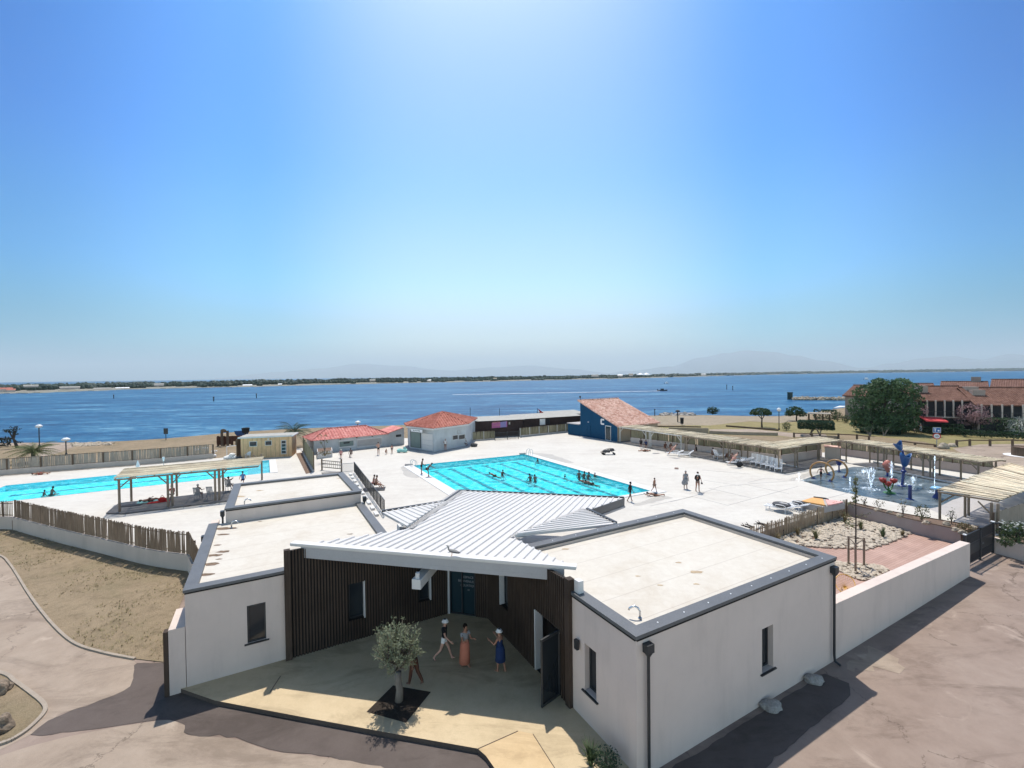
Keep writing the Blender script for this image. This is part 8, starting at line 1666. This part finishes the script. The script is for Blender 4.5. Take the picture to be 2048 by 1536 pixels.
def person(label, p, hd, pose, h=1.7, tone='skin', hair='hair', clothes=(), roll=None, fem=False, fingers=False, wide=1.0, hat=None, group=None, hairlong=False, sink=0.0):
    P = POSES[pose]; k = h/1.75; ra = radians; leanM = RX(-ra(P['lean'])); nd = []; ed = []; J = {}
    def add(name, pt, rx, ry, par=None):
        J[name] = len(nd); nd.append([V(pt)*k, rx*k, ry*k])
        if par: ed.append((J[par], J[name]))
    pel = V((0, 0, .95)); T = lambda v: pel+leanM@(V(v)-pel); w = wide
    add('pelvis', pel, .145*w, .11*w); add('waist', T((0, .01, 1.10)), (.115 if fem else .132)*w, .095*w, 'pelvis'); add('chest', T((0, .0, 1.29)), .150*w, .112*w, 'waist'); add('collar', T((0, -.01, 1.43)), .095*w, .075, 'chest'); add('neck', T((0, 0, 1.50)), .050, .052, 'collar'); add('jaw', T((0, .018, 1.565)), .062, .075, 'neck'); add('head', T((0, .012, 1.645)), .077, .095, 'jaw'); add('crown', T((0, .0, 1.725)), .055, .068, 'head'); add('nose', T((0, .112, 1.617)), .012, .014, 'head')
    for i, s in enumerate((-1, 1)):
        n_ = 'LR'[i]; a = ra(P['hip'][i]); b = a-ra(P['knee'][i]); hp = pel+V((s*.085*w, 0, -.04)); kn = hp+V((s*.012, sin(a), -cos(a)))*.43; an = kn+V((0, sin(b), -cos(b)))*.41; tb_ = an+V((s*.02, cos(b)*.13, sin(b)*.13-.035)); hl = an+V((0, -cos(b)*.045, -.035))
        add('hip'+n_, hp, .088*w, .092*w, 'pelvis'); add('thigh'+n_, hp.lerp(kn, .45), .075*w, .078*w, 'hip'+n_); add('knee'+n_, kn, .052, .055, 'thigh'+n_); add('calf'+n_, kn.lerp(an, .3)-V((0, .012*cos(b), 0)), .052, .056, 'knee'+n_); add('ankle'+n_, an, .034, .036, 'calf'+n_); add('toe'+n_, tb_, .036, .024, 'ankle'+n_); add('heel'+n_, hl, .03, .03, 'ankle'+n_)
        f = ra(P['sh'][i]); ab = ra(P['abd'][i]); e = f+ra(P['el'][i]); sh = V((s*.172*(.92 if fem else 1)*w, -.005, 1.415)); ud = V((s*sin(ab), sin(f)*cos(ab), -cos(f)*cos(ab))); fd_ = V((s*sin(ab)*.45*(1 if P['el'][i] < 80 else -.3), sin(e), -cos(e))).normalized(); el = sh+ud*.285; wr = el+fd_*.25; pm = wr+fd_*.075
        add('shoulder'+n_, T(sh), .058, .058, 'collar'); add('arm'+n_, T(sh+ud*.14), .045, .046, 'shoulder'+n_); add('elbow'+n_, T(el), .036, .037, 'arm'+n_); add('fore'+n_, T(el+fd_*.08), .036, .036, 'elbow'+n_); add('wrist'+n_, T(wr), .024, .026, 'fore'+n_); add('palm'+n_, T(pm), .036, .018, 'wrist'+n_)
        sd_ = fd_.cross(V((s, 0, 0))); sd_ = sd_.normalized() if sd_.length > .1 else V((0, 1, 0))
        for q, (o_, L_) in enumerate(((-.027, .062), (-.009, .074), (.009, .07), (.027, .055))):
            b1 = pm+fd_*.03+sd_*o_; add(f'f{q}a'+n_, T(b1+fd_*L_*.5), .0085, .0085, 'palm'+n_); add(f'f{q}b'+n_, T(b1+fd_*L_*.92-V((s*.014, 0, 0))), .0075, .0075, f'f{q}a'+n_)
        add('th'+n_, T(pm-fd_*.02-sd_*.052), .0095, .0095, 'palm'+n_); add('tt'+n_, T(pm+fd_*.02-sd_*.068), .008, .008, 'th'+n_)
    M3 = Matrix.Rotation(hd-pi/2, 3, 'Z')
    if roll == 'supine': M3 = M3@RX(pi/2*.98)
    elif roll == 'prone': M3 = M3@RX(-pi/2*.96)
    elif isinstance(roll, (int, float)): M3 = M3@RX(radians(roll))
    pts = [M3@n[0] for n in nd]
    lo = min(q.z-min(n[1], n[2])*(.9) for q, n in zip(pts, nd)); base = V(p)+V((0, 0, -lo-sink)); cx = sum((q for q in pts[:3]), V((0, 0, 0)))/3
    if pose in ('stand', 'walk', 'stroll', 'walkwide', 'look', 'carry', 'phone', 'hold', 'dive'): fx = (pts[J['ankleL']]+pts[J['ankleR']])/2
    else: fx = cx
    base -= V((fx.x, fx.y, 0)); PT = [q+base for q in pts]; nodes = [(PT[i], nd[i][1], nd[i][2]) for i in range(len(nd))]
    vs, fs = skin(nodes, ed, 1); root = thing('person', label, 'person', p, group); m = M(); m.add(vs, fs); m.build('body', X[tone], root, smooth=True)
    Rm = M3@leanM; hc = PT[J['head']]; 
    def loc(v): return hc+Rm@(V(v)*k)
    # eyes, ears and mouth
    m = M()
    for s in (-1, 1): m.blob(loc((s*.031, .088, .004)), (.010*k,)*3, 0, 0)
    m.build('eyes', X['black'], root); m = M(); m.blob(loc((0, .084, -.062)), (.022*k, .010*k, .007*k), 1, 0); m.build('mouth', X['cloth_taupe'], root)
    m = M()
    for s in (-1, 1): m.blob(loc((s*.079, -.004, -.008)), (.012*k, .022*k, .032*k), 1, 0)
    m.build('ears', X[tone], root)
    if hair:
        m = M(); hv, hf = ICO[2]; out = []
        for q in hv:
            y = q.y; z = q.z; x = q.x; s = 1.0
            v = V((x*.088, y*.105-.012, z*.105+.034)); 
            if y > .25 and z < .35: v = V((x*.07, .055, z*.06+.06))
            if z < -.3 and not hairlong: v.z = -.02
            elif z < -.3: v.z = z*.22; v.y = min(v.y, -.02)-.03
            out.append(loc(v))
        m.add(out, hf); m.build('hair', X[hair], root, smooth=True)
    if hat:
        m = M(); pr = [(.0, .125), (.07, .118), (.098, .085), (.104, .05), (.135, .025), (.133, .012), (.09, .02)]; nn = 16; hvs = [loc((r_*cos(2*pi*j/nn), r_*sin(2*pi*j/nn)*1.1, z)) for r_, z in pr for j in range(nn)]; m.add(hvs, [(i*nn+j, i*nn+(j+1) % nn, (i+1)*nn+(j+1) % nn, (i+1)*nn+j) for i in range(len(pr)-1) for j in range(nn)]); m.build('hat', X[hat], root, smooth=True)
    def chain(names, f, grow=.012):
        idx = {n: i for i, n in enumerate(names)}; nn = [(PT[J[n]], nd[J[n]][1]*f+grow*k, nd[J[n]][2]*f+grow*k) for n in names]; ee = [(idx[names[a]], idx[names[b]]) for a, b in ((i, j) for i in range(len(names)) for j in range(len(names)) if (J[names[i]], J[names[j]]) in EDS)]; return skin(nn, ee, 1)
    EDS = set(ed)
    for kind, mt_ in clothes:
        m = M()
        if kind == 'shorts': v, f = chain(['pelvis', 'waist', 'hipL', 'thighL', 'hipR', 'thighR'], 1.02)
        elif kind == 'trunks': v, f = chain(['pelvis', 'hipL', 'hipR'], 1.03); 
        elif kind == 'trousers': v, f = chain(['pelvis', 'waist', 'hipL', 'thighL', 'kneeL', 'calfL', 'ankleL', 'hipR', 'thighR', 'kneeR', 'calfR', 'ankleR'], 1.0, .016)
        elif kind == 'shirt': v, f = chain(['pelvis', 'waist', 'chest', 'collar', 'shoulderL', 'armL', 'shoulderR', 'armR'], 1.03)
        elif kind == 'top': v, f = chain(['waist', 'chest', 'collar'], 1.03, .008)
        elif kind == 'bikini': v, f = chain(['chest', 'collar'], 1.02, .004)
        if kind in ('skirt', 'dress', 'longskirt'):
            if kind == 'dress': v, f = chain(['pelvis', 'waist', 'chest', 'collar'], 1.04); m.add(v, f)
            kl, kr = PT[J['kneeL']], PT[J['kneeR']]; mid = (kl+kr)/2; top = PT[J['waist']]; hipc = (PT[J['hipL']]+PT[J['hipR']])/2; end = mid if kind != 'longskirt' else mid.lerp((PT[J['ankleL']]+PT[J['ankleR']])/2, .75)
            wv = (kl-kr).length/2+.10*k; m.tube([top, hipc, hipc.lerp(end, .5), end], [.15*k*w, .19*k*w, max(.2*k, wv*.95), max(.2*k, wv*1.05)], 14); m.build(kind, X[mt_], root, smooth=True); continue
        m.add(v, f); m.build(kind, X[mt_], root, smooth=True)
    root['_j'] = 0; return root, {n: PT[i] for n, i in J.items()}
L_ = lambda x, y, z=ZD: G(x, y, z)
# entrance
person('person in a white hat, black top and white shorts walking past the olive tree', G(886, 1320, .16), -.1, 'walk', 1.66, 'skin_pale', 'hair', (('shorts', 'cloth_white'), ('shirt', 'cloth_black')), hat='cloth_white')
person('person in a long orange skirt with a grey top holding something, in the entrance shade', G(929, 1333, .16), -.9, 'hold', 1.66, 'skin', 'hair', (('longskirt', 'cloth_orange'), ('shirt', 'cloth_grey')), fem=True)
person('person in a white hat and navy dress walking in the entrance shade', G(1003, 1345, .16), 2.5, 'hold', 1.60, 'skin', 'hair', (('dress', 'cloth_navy'),), hat='cloth_white', fem=True)
person('person in a dark top and brown trousers mostly hidden behind the olive tree', G(832, 1370, .16), 2.8, 'stroll', 1.64, 'skin_dark', 'hair', (('trousers', 'cloth_brown'), ('shirt', 'cloth_black')))
# walkers on the deck
person('slim dark-haired person in a black swimsuit standing at the left pool edge', L_(843, 949)+V((0, 0, .05)), .3, 'look', 1.66, 'skin_dark', 'hair', (('shorts', 'cloth_black'),))
person('person bent forward with arms out, about to dive from the left pool edge', L_(857, 954)+V((0, 0, .05)), .45, 'dive', 1.62, 'skin_dark', 'hair', (('trunks', 'cloth_black'),))
person('dark slender teenager walking along the near end of the large pool', L_(1259, 1003), .15, 'stroll', 1.62, 'skin_dark', 'hair', (('shorts', 'cloth_black'), ('shirt', 'cloth_black')))
person('child walking with arms held out near the pool corner', L_(1308, 984), -.9, 'walkwide', 1.28, 'skin', 'hair', (('trunks', 'cloth_taupe'),))
person('bather lying face down on the deck at the pool corner', L_(1306, 992), pi*.98, 'prone', 1.55, 'skin', 'hair', (('trunks', 'cloth_black'),), roll='prone')
w_p, w_j = person('broad person in a loose grey dress carrying a bag across the deck', L_(1371, 978), -1.45, 'stand', 1.66, 'skin', 'hair_grey', (('dress', 'cloth_grey'), ('shirt', 'cloth_grey')), wide=1.22, fem=True)
q = w_j['wristR']+V((.12, 0, -.05)); m = M(); m.blob(q-V((0, 0, .18)), (.26, .14, .24), 2, .15, 2, 4); m.tube([q+V((-.05, 0, .12)), q-V((0, 0, .1))], .02, 5); tag(m.build('shoulder_bag', X['cloth_grey'], smooth=True), 'grey bag hanging from the hand of the person in the loose grey dress', 'bag')
c_p, c_j = person('tanned person in dark trunks carrying a ring and towel across the deck', L_(1395, 983), -1.5, 'carry', 1.74, 'skin', 'hair', (('shorts', 'cloth_taupe'),), wide=1.12)
q = c_j['palmR']+V((.08, .02, 0)); m = M(); m.tube([q+V((0, cos(a)*.1, 0))*0+V((cos(a)*.17, -.05, sin(a)*.22)) for a in [2*pi*i/18 for i in range(19)]], .075, 8, cap=False); tag(m.build('swim_ring', X['black'], smooth=True), 'black and white swim ring under the arm of the tanned walker', 'inflatable'); m = M(); m.blob(q+V((.02, 0, .22)), (.15, .12, .12), 2, .2, 2, 2); tag(m.build('towel_roll', X['cloth_white'], smooth=True), 'rolled towel held by the tanned walker above the swim ring', 'towel')
q = c_j['palmL']; m = M(); m.blob(q-V((0, 0, .07)), (.08, .1, .09), 1, .2); tag(m.build('flip_flops', X['black']), 'dark pair of shoes in the other hand of the tanned walker', 'shoes')
# by the cafe and the kiosk
person('person in dark shorts standing in front of the cafe hatches', L_(757, 910), -1.5, 'phone', 1.74, 'skin_pale', 'hair', (('shorts', 'cloth_black'),))
person('child standing beside the swim ring in front of the cafe link', L_(784, 907), -1.3, 'stand', 1.25, 'skin', 'hair', (('trunks', 'cloth_navy'), ('top', 'cloth_pink')))
person('small child crouching between the standing ones in front of the cafe', L_(772, 908), -1.0, 'crouch', 1.1, 'skin', 'hair', (('trunks', 'cloth_pink'),))
person('person sitting on the ground by the wooden gate post', L_(682, 916), -1.2, 'sit', 1.6, 'skin', 'hair', (('shorts', 'cloth_taupe'), ('shirt', 'cloth_pink')), hat='straw')
person('person sitting on a pale mat in front of the cafe wall', L_(702, 914), -1.4, 'sit', 1.6, 'skin_dark', 'hair', (('shirt', 'cloth_taupe'),))
person('person in a white top standing with folded arms before the kiosk windows', L_(891, 901.5), -1.5, 'phone', 1.7, 'skin', 'hair_grey', (('shorts', 'cloth_taupe'), ('shirt', 'cloth_white')))
person('person sitting against the right wall of the kiosk', L_(930, 892), -.9, 'sit', 1.6, 'skin_dark', 'hair', (('shirt', 'cloth_taupe'),))
a_p, _ = person('tanned bather reclining with bent knees behind the dark railing', L_(752, 978)+V((0, 0, .05)), .15, 'sit', 1.68, 'skin', 'hair', (('trunks', 'cloth_black'),)); person('pink-skinned bather sitting beside the reclining one behind the dark railing', L_(747, 975)+V((0, 0, .02)), .2, 'sit', 1.62, 'skin_pale', 'hair', (('trunks', 'cloth_pink'), ('bikini', 'cloth_pink')), fem=True)
towel('dark towel under the two bathers behind the railing', L_(748, 979), .2, 2.0, 1.4, 'charcoal')
# swimmers
SW = [('swimmer resting near the far right side of the large pool', 1076, 923.5, 1.3, 'sit'), ('left one of two swimmers close together in mid pool', 1060.5, 962, 1.66, 'sit'), ('right one of two swimmers close together in mid pool', 1070, 963, 1.62, 'sit'), ('leftmost swimmer of the group of four near the right pool edge', 1158, 956, 1.74, 'sit'), ('second swimmer of the group of four near the right pool edge', 1168, 957, 1.66, 'sit'), ('third swimmer of the group of four near the right pool edge, leaning forward', 1176.5, 959, 1.7, 'sit'), ('rightmost low swimmer of the group of four at the right pool edge', 1188.5, 953.5, 1.25, 'sit'), ('swimmer stroking forward, left of two in the near part of the pool', 1168, 967, 1.6, 'swim'), ('swimmer stroking forward, right of two in the near part of the pool', 1181, 969.5, 1.6, 'swim'), ('lone swimmer whose head alone shows in mid pool right', 1129, 953, 1.05, 'sit'), ('swimmer upright in the water in the left part of the large pool', 1005, 950.5, 1.5, 'sit'), ('swimmer lying flat in the water left of the upright one', 987, 953, 1.6, 'swim')]
zw = ZD-.14
for i, (lb, x, y, h, ps) in enumerate(SW):
    q = G(x, y, zw)
    if ps == 'swim': person(lb, V((q.x, q.y, zw-.34)), pi*.85, 'swim', h, 'skin_dark', 'hair', (('trunks', 'cloth_black'),), roll=-70, group='swimmers in the large pool')
    else: person(lb, V((q.x, q.y, ZD-.635)), 2.4-i*.35, 'sit', h, 'skin_dark', 'hair', (('trunks', 'cloth_navy'),), group='swimmers in the large pool')
q = G(87, 991.5, zw); person('lower one of two bathers in the small pool by its near edge', V((q.x, q.y, ZD-.575)), 1.2, 'sit', 1.3, 'skin_dark', 'hair', (('trunks', 'cloth_black'),), group='bathers in the small pool'); q = G(103.5, 990, zw); person('taller one of two bathers in the small pool, shoulders above the water', V((q.x, q.y, ZD-.575)), 1.3, 'sit', 1.66, 'skin_dark', 'hair', (('trunks', 'cloth_black'),), group='bathers in the small pool')
# left pergola
zc_ = ZD+.1; person('bather sitting in the left grey armchair under the left pergola', G(397, 999, zc_)+V((0, 0, .0)), pi*.55, 'chair', 1.68, 'skin_dark', 'hair_grey', (('trunks', 'cloth_black'),)); person('bather holding both arms behind the head in the grey reclining armchair', G(459, 982, zc_), pi*.55, 'armsup', 1.72, 'skin_dark', 'hair', (('trunks', 'cloth_black'),))
person('person in a blue shirt sitting on the deck edge behind the rear roof', L_(486, 968), pi*.7, 'sit', 1.7, 'skin', 'hair', (('shirt', 'cloth_blue'), ('shorts', 'cloth_navy'))); person('bather lying on the pale blue towel under the left pergola', G(296, 1003, zc_+.03), .4, 'lie', 1.65, 'skin', 'hair', (('trunks', 'cloth_black'),), roll='supine'); person('bather sitting up beside the red bag under the left pergola post', G(345, 998, zc_), 2.6, 'sit', 1.62, 'skin_dark', 'hair', (('shirt', 'cloth_red'),))
person('sunbather lying at the foot of the reed fence beyond the small pool', L_(77, 949.5), .2, 'lie', 1.7, 'skin', 'hair', (('trunks', 'cloth_red'),), roll='supine')
# east pergola
zp = ZD+.12
person('left one of two dark figures sitting together under the second pergola bay', G(1282, 894, zp), -1.9, 'sit', 1.68, 'skin_dark', 'hair', (('shirt', 'cloth_black'), ('shorts', 'cloth_black'))); person('right one of two dark figures sitting together under the second pergola bay', G(1292, 896, zp), -1.9, 'sit', 1.62, 'skin_dark', 'hair', (('shirt', 'cloth_navy'),))
person('bather lying with legs in the sun at the pergola deck edge', L_(1292, 903), pi*1.02, 'lie', 1.7, 'skin', 'hair', (('trunks', 'cloth_black'),), roll='supine'); person('bather in a dark red top slumped under the pergola behind the sunlit lounger', G(1330, 902, zp), -1.4, 'sit', 1.66, 'skin_dark', 'hair', (('shirt', 'cloth_brown'), ('shorts', 'cloth_brown'))); person('second bather in dark red clothes sitting right of the slumped one', G(1341, 901, zp), -1.7, 'crouch', 1.62, 'skin_dark', 'hair', (('shirt', 'cloth_brown'),))
person('bather lying on the sunlit white lounger at the deck edge', G(1348, 909, ZD+.36), pi*.93, 'recline', 1.68, 'skin_pale', 'hair', (('trunks', 'cloth_pink'), ('bikini', 'cloth_pink')), fem=True, sink=.02); person('dark figure sitting on the boards against the white wall in the third pergola bay', G(1393, 908, zp), pi*.9, 'sit', 1.66, 'skin_dark', 'hair', (('shirt', 'cloth_black'), ('shorts', 'cloth_black')))
person('figure sitting behind the double pergola posts in the third bay', G(1424, 915, zp), -.3, 'sit', 1.66, 'skin_dark', 'hair', (('shirt', 'cloth_taupe'),)); person('figure in dark red bending forward between the third and the end pergola bay', G(1452, 921, zp), -.4, 'crouch', 1.66, 'skin_dark', 'hair', (('shirt', 'cloth_brown'), ('shorts', 'cloth_black'))); person('figure in plum clothes sitting left of the pink bather', G(1463, 924, zp), -1.2, 'sit', 1.66, 'skin_dark', 'hair_grey', (('shirt', 'cloth_taupe'), ('shorts', 'cloth_taupe')))
person('pink-skinned bather reclining on the low white lounger at the pergola edge', G(1470, 928, ZD+.36), pi*.97, 'recline', 1.66, 'skin_pale', 'hair', (('trunks', 'cloth_pink'),), sink=.02)
m = M(); q = G(1479, 934, ZD); m.blob(q+V((0, 0, .3)), (.34, .25, .32), 2, .2, 2, 5); m.tube(smooth([q+V((-.2, 0, .5)), q+V((0, 0, .8)), q+V((.2, 0, .5))], 4), .025, 5); tag(m.build('beach_bag', X['black'], smooth=True), 'large black beach bag at the head of the low white lounger', 'bag')
person('child standing inside the nearer ochre water hoop', L_(1641.5, 959.5), .6, 'walkwide', 1.3, 'skin_dark', 'hair', (('shorts', 'cloth_black'), ('top', 'cloth_pink')))
person('person in pale clothes standing by the hedge under the red awning', G(1841, 867, ZL), -2, 'stand', 1.65, 'skin', 'hair_grey', (('dress', 'cloth_white'),), fem=True)
# ---------------------------------------------------------------- sky, sun, air and camera
SUN_EL, SUN_AZ = radians(66.5), radians(-5.0)     # azimuth from +y, positive to the right
w = bpy.data.worlds.new('World'); SC.world = w; w.use_nodes = True; nt = w.node_tree; nt.nodes.clear(); n = N(nt)
sky = n.n('TexSky', sky_type='NISHITA'); sky.sun_disc = False; sky.sun_elevation = SUN_EL; sky.sun_rotation = SUN_AZ; sky.altitude = 10; sky.air_density = 1.0; sky.dust_density = 1.0; sky.ozone_density = 2.0
bg = n.n('Background'); bg.inputs['Strength'].default_value = .15; out = n.n('OutputWorld')
# the clear summer sky of the photograph: deeper blue overhead, pale blue-white over the lagoon
ga = n.n('Gamma'); ga.inputs['Gamma'].default_value = 1.55; n.l(n.mix(1.0, sky.outputs[0], (.155, .155, .155), 'MULTIPLY'), ga.inputs['Color'])
hs = n.n('HueSaturation'); hs.inputs['Saturation'].default_value = 1.14; hs.inputs['Value'].default_value = 9.6; n.l(ga.outputs[0], hs.inputs['Color'])
sx = n.n('SeparateXYZ'); n.l(n.n('TexCoord').outputs['Generated'], sx.inputs[0])
hz = n.ramp(sx.outputs[2], [(0.0, (1, 1, 1)), (.09, (.75, .75, .75)), (.22, (.32, .32, .32)), (.42, (0, 0, 0))], 'EASE')
fl_ = n.math('SQRT', n.math('ADD', n.math('MULTIPLY', sx.outputs[0], sx.outputs[0]), n.math('ADD', n.math('MULTIPLY', sx.outputs[1], sx.outputs[1]), 1e-6)))
az = n.math('MULTIPLY', n.math('ADD', n.math('DIVIDE', sx.outputs[1], fl_), 1.0), .5)      # 1 towards the sun, 0 behind: bluer to the sides, added warm-white fill behind
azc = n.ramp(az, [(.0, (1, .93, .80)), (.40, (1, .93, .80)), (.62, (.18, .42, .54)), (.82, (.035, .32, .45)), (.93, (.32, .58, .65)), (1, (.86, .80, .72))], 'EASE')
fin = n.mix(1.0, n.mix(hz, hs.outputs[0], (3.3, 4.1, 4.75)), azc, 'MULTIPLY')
eb = n.ramp(sx.outputs[2], [(0, (1, 1, 1)), (.30, (.72, .72, .72)), (.52, (.15, .15, .15)), (1, (.10, .10, .10))]); bk = n.ramp(az, [(.45, (1, 1, 1)), (.70, (0, 0, 0))])     # unseen sky behind: shaped bright low for the walls, dim overhead for ground shade
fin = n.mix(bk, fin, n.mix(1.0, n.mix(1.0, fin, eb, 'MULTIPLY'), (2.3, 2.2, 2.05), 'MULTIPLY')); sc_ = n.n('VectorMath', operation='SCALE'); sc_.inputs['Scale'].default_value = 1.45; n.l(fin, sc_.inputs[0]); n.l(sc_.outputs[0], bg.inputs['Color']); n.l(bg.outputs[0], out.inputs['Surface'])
sd = bpy.data.lights.new('sun', 'SUN'); sd.energy = 5.0; sd.angle = radians(.53); sd.color = (1.0, .94, .84); so = bpy.data.objects.new('sun', sd); COL.objects.link(so)
tos = V((sin(SUN_AZ)*cos(SUN_EL), cos(SUN_AZ)*cos(SUN_EL), sin(SUN_EL))); so.rotation_euler = (-tos).to_track_quat('-Z', 'Y').to_euler(); so.location = tos*60
HAZE = 6.5e-5
if HAZE:
    m, nt, out = _nt('pale_air'); n = N(nt); vp = n.n('VolumePrincipled'); vp.inputs['Color'].default_value = (.82, .95, 1, 1); vp.inputs['Density'].default_value = HAZE; vp.inputs['Anisotropy'].default_value = .2; n.l(vp.outputs[0], out.inputs['Volume'])
    b = M(); b.box((0, 17000, 650), (90000, 38000, 1304)); o = b.build('haze', m); o['kind'] = 'stuff'
cd_ = bpy.data.cameras.new('camera'); cam = bpy.data.objects.new('camera', cd_); COL.objects.link(cam); SC.camera = cam
cd_.sensor_fit = 'HORIZONTAL'; cd_.sensor_width = 36; cd_.lens = F_PX/2048*36; cd_.clip_start = .1; cd_.clip_end = 60000
mt = Matrix((_rt, _up, -_fw)).transposed().to_4x4(); mt.translation = V((0, 0, HCAM)); cam.matrix_world = mt
vs_ = SC.view_settings; vs_.view_transform = 'Standard'; vs_.look = 'None'; vs_.exposure = .10; vs_.gamma = 1; vs_.use_curve_mapping = False
SC.cycles.max_bounces = 8; SC.cycles.transparent_max_bounces = 12; SC.cycles.diffuse_bounces = 3; SC.cycles.glossy_bounces = 3; SC.cycles.use_denoising = True
for o in SC.objects:
    for k in ('_o', '_j'):
        if k in o: del o[k]
    if o.type == 'MESH' and o.parent is None and 'kind' in o and o['kind'] == 'structure':
        for k in ('label', 'category'):
            if k in o: del o[k]
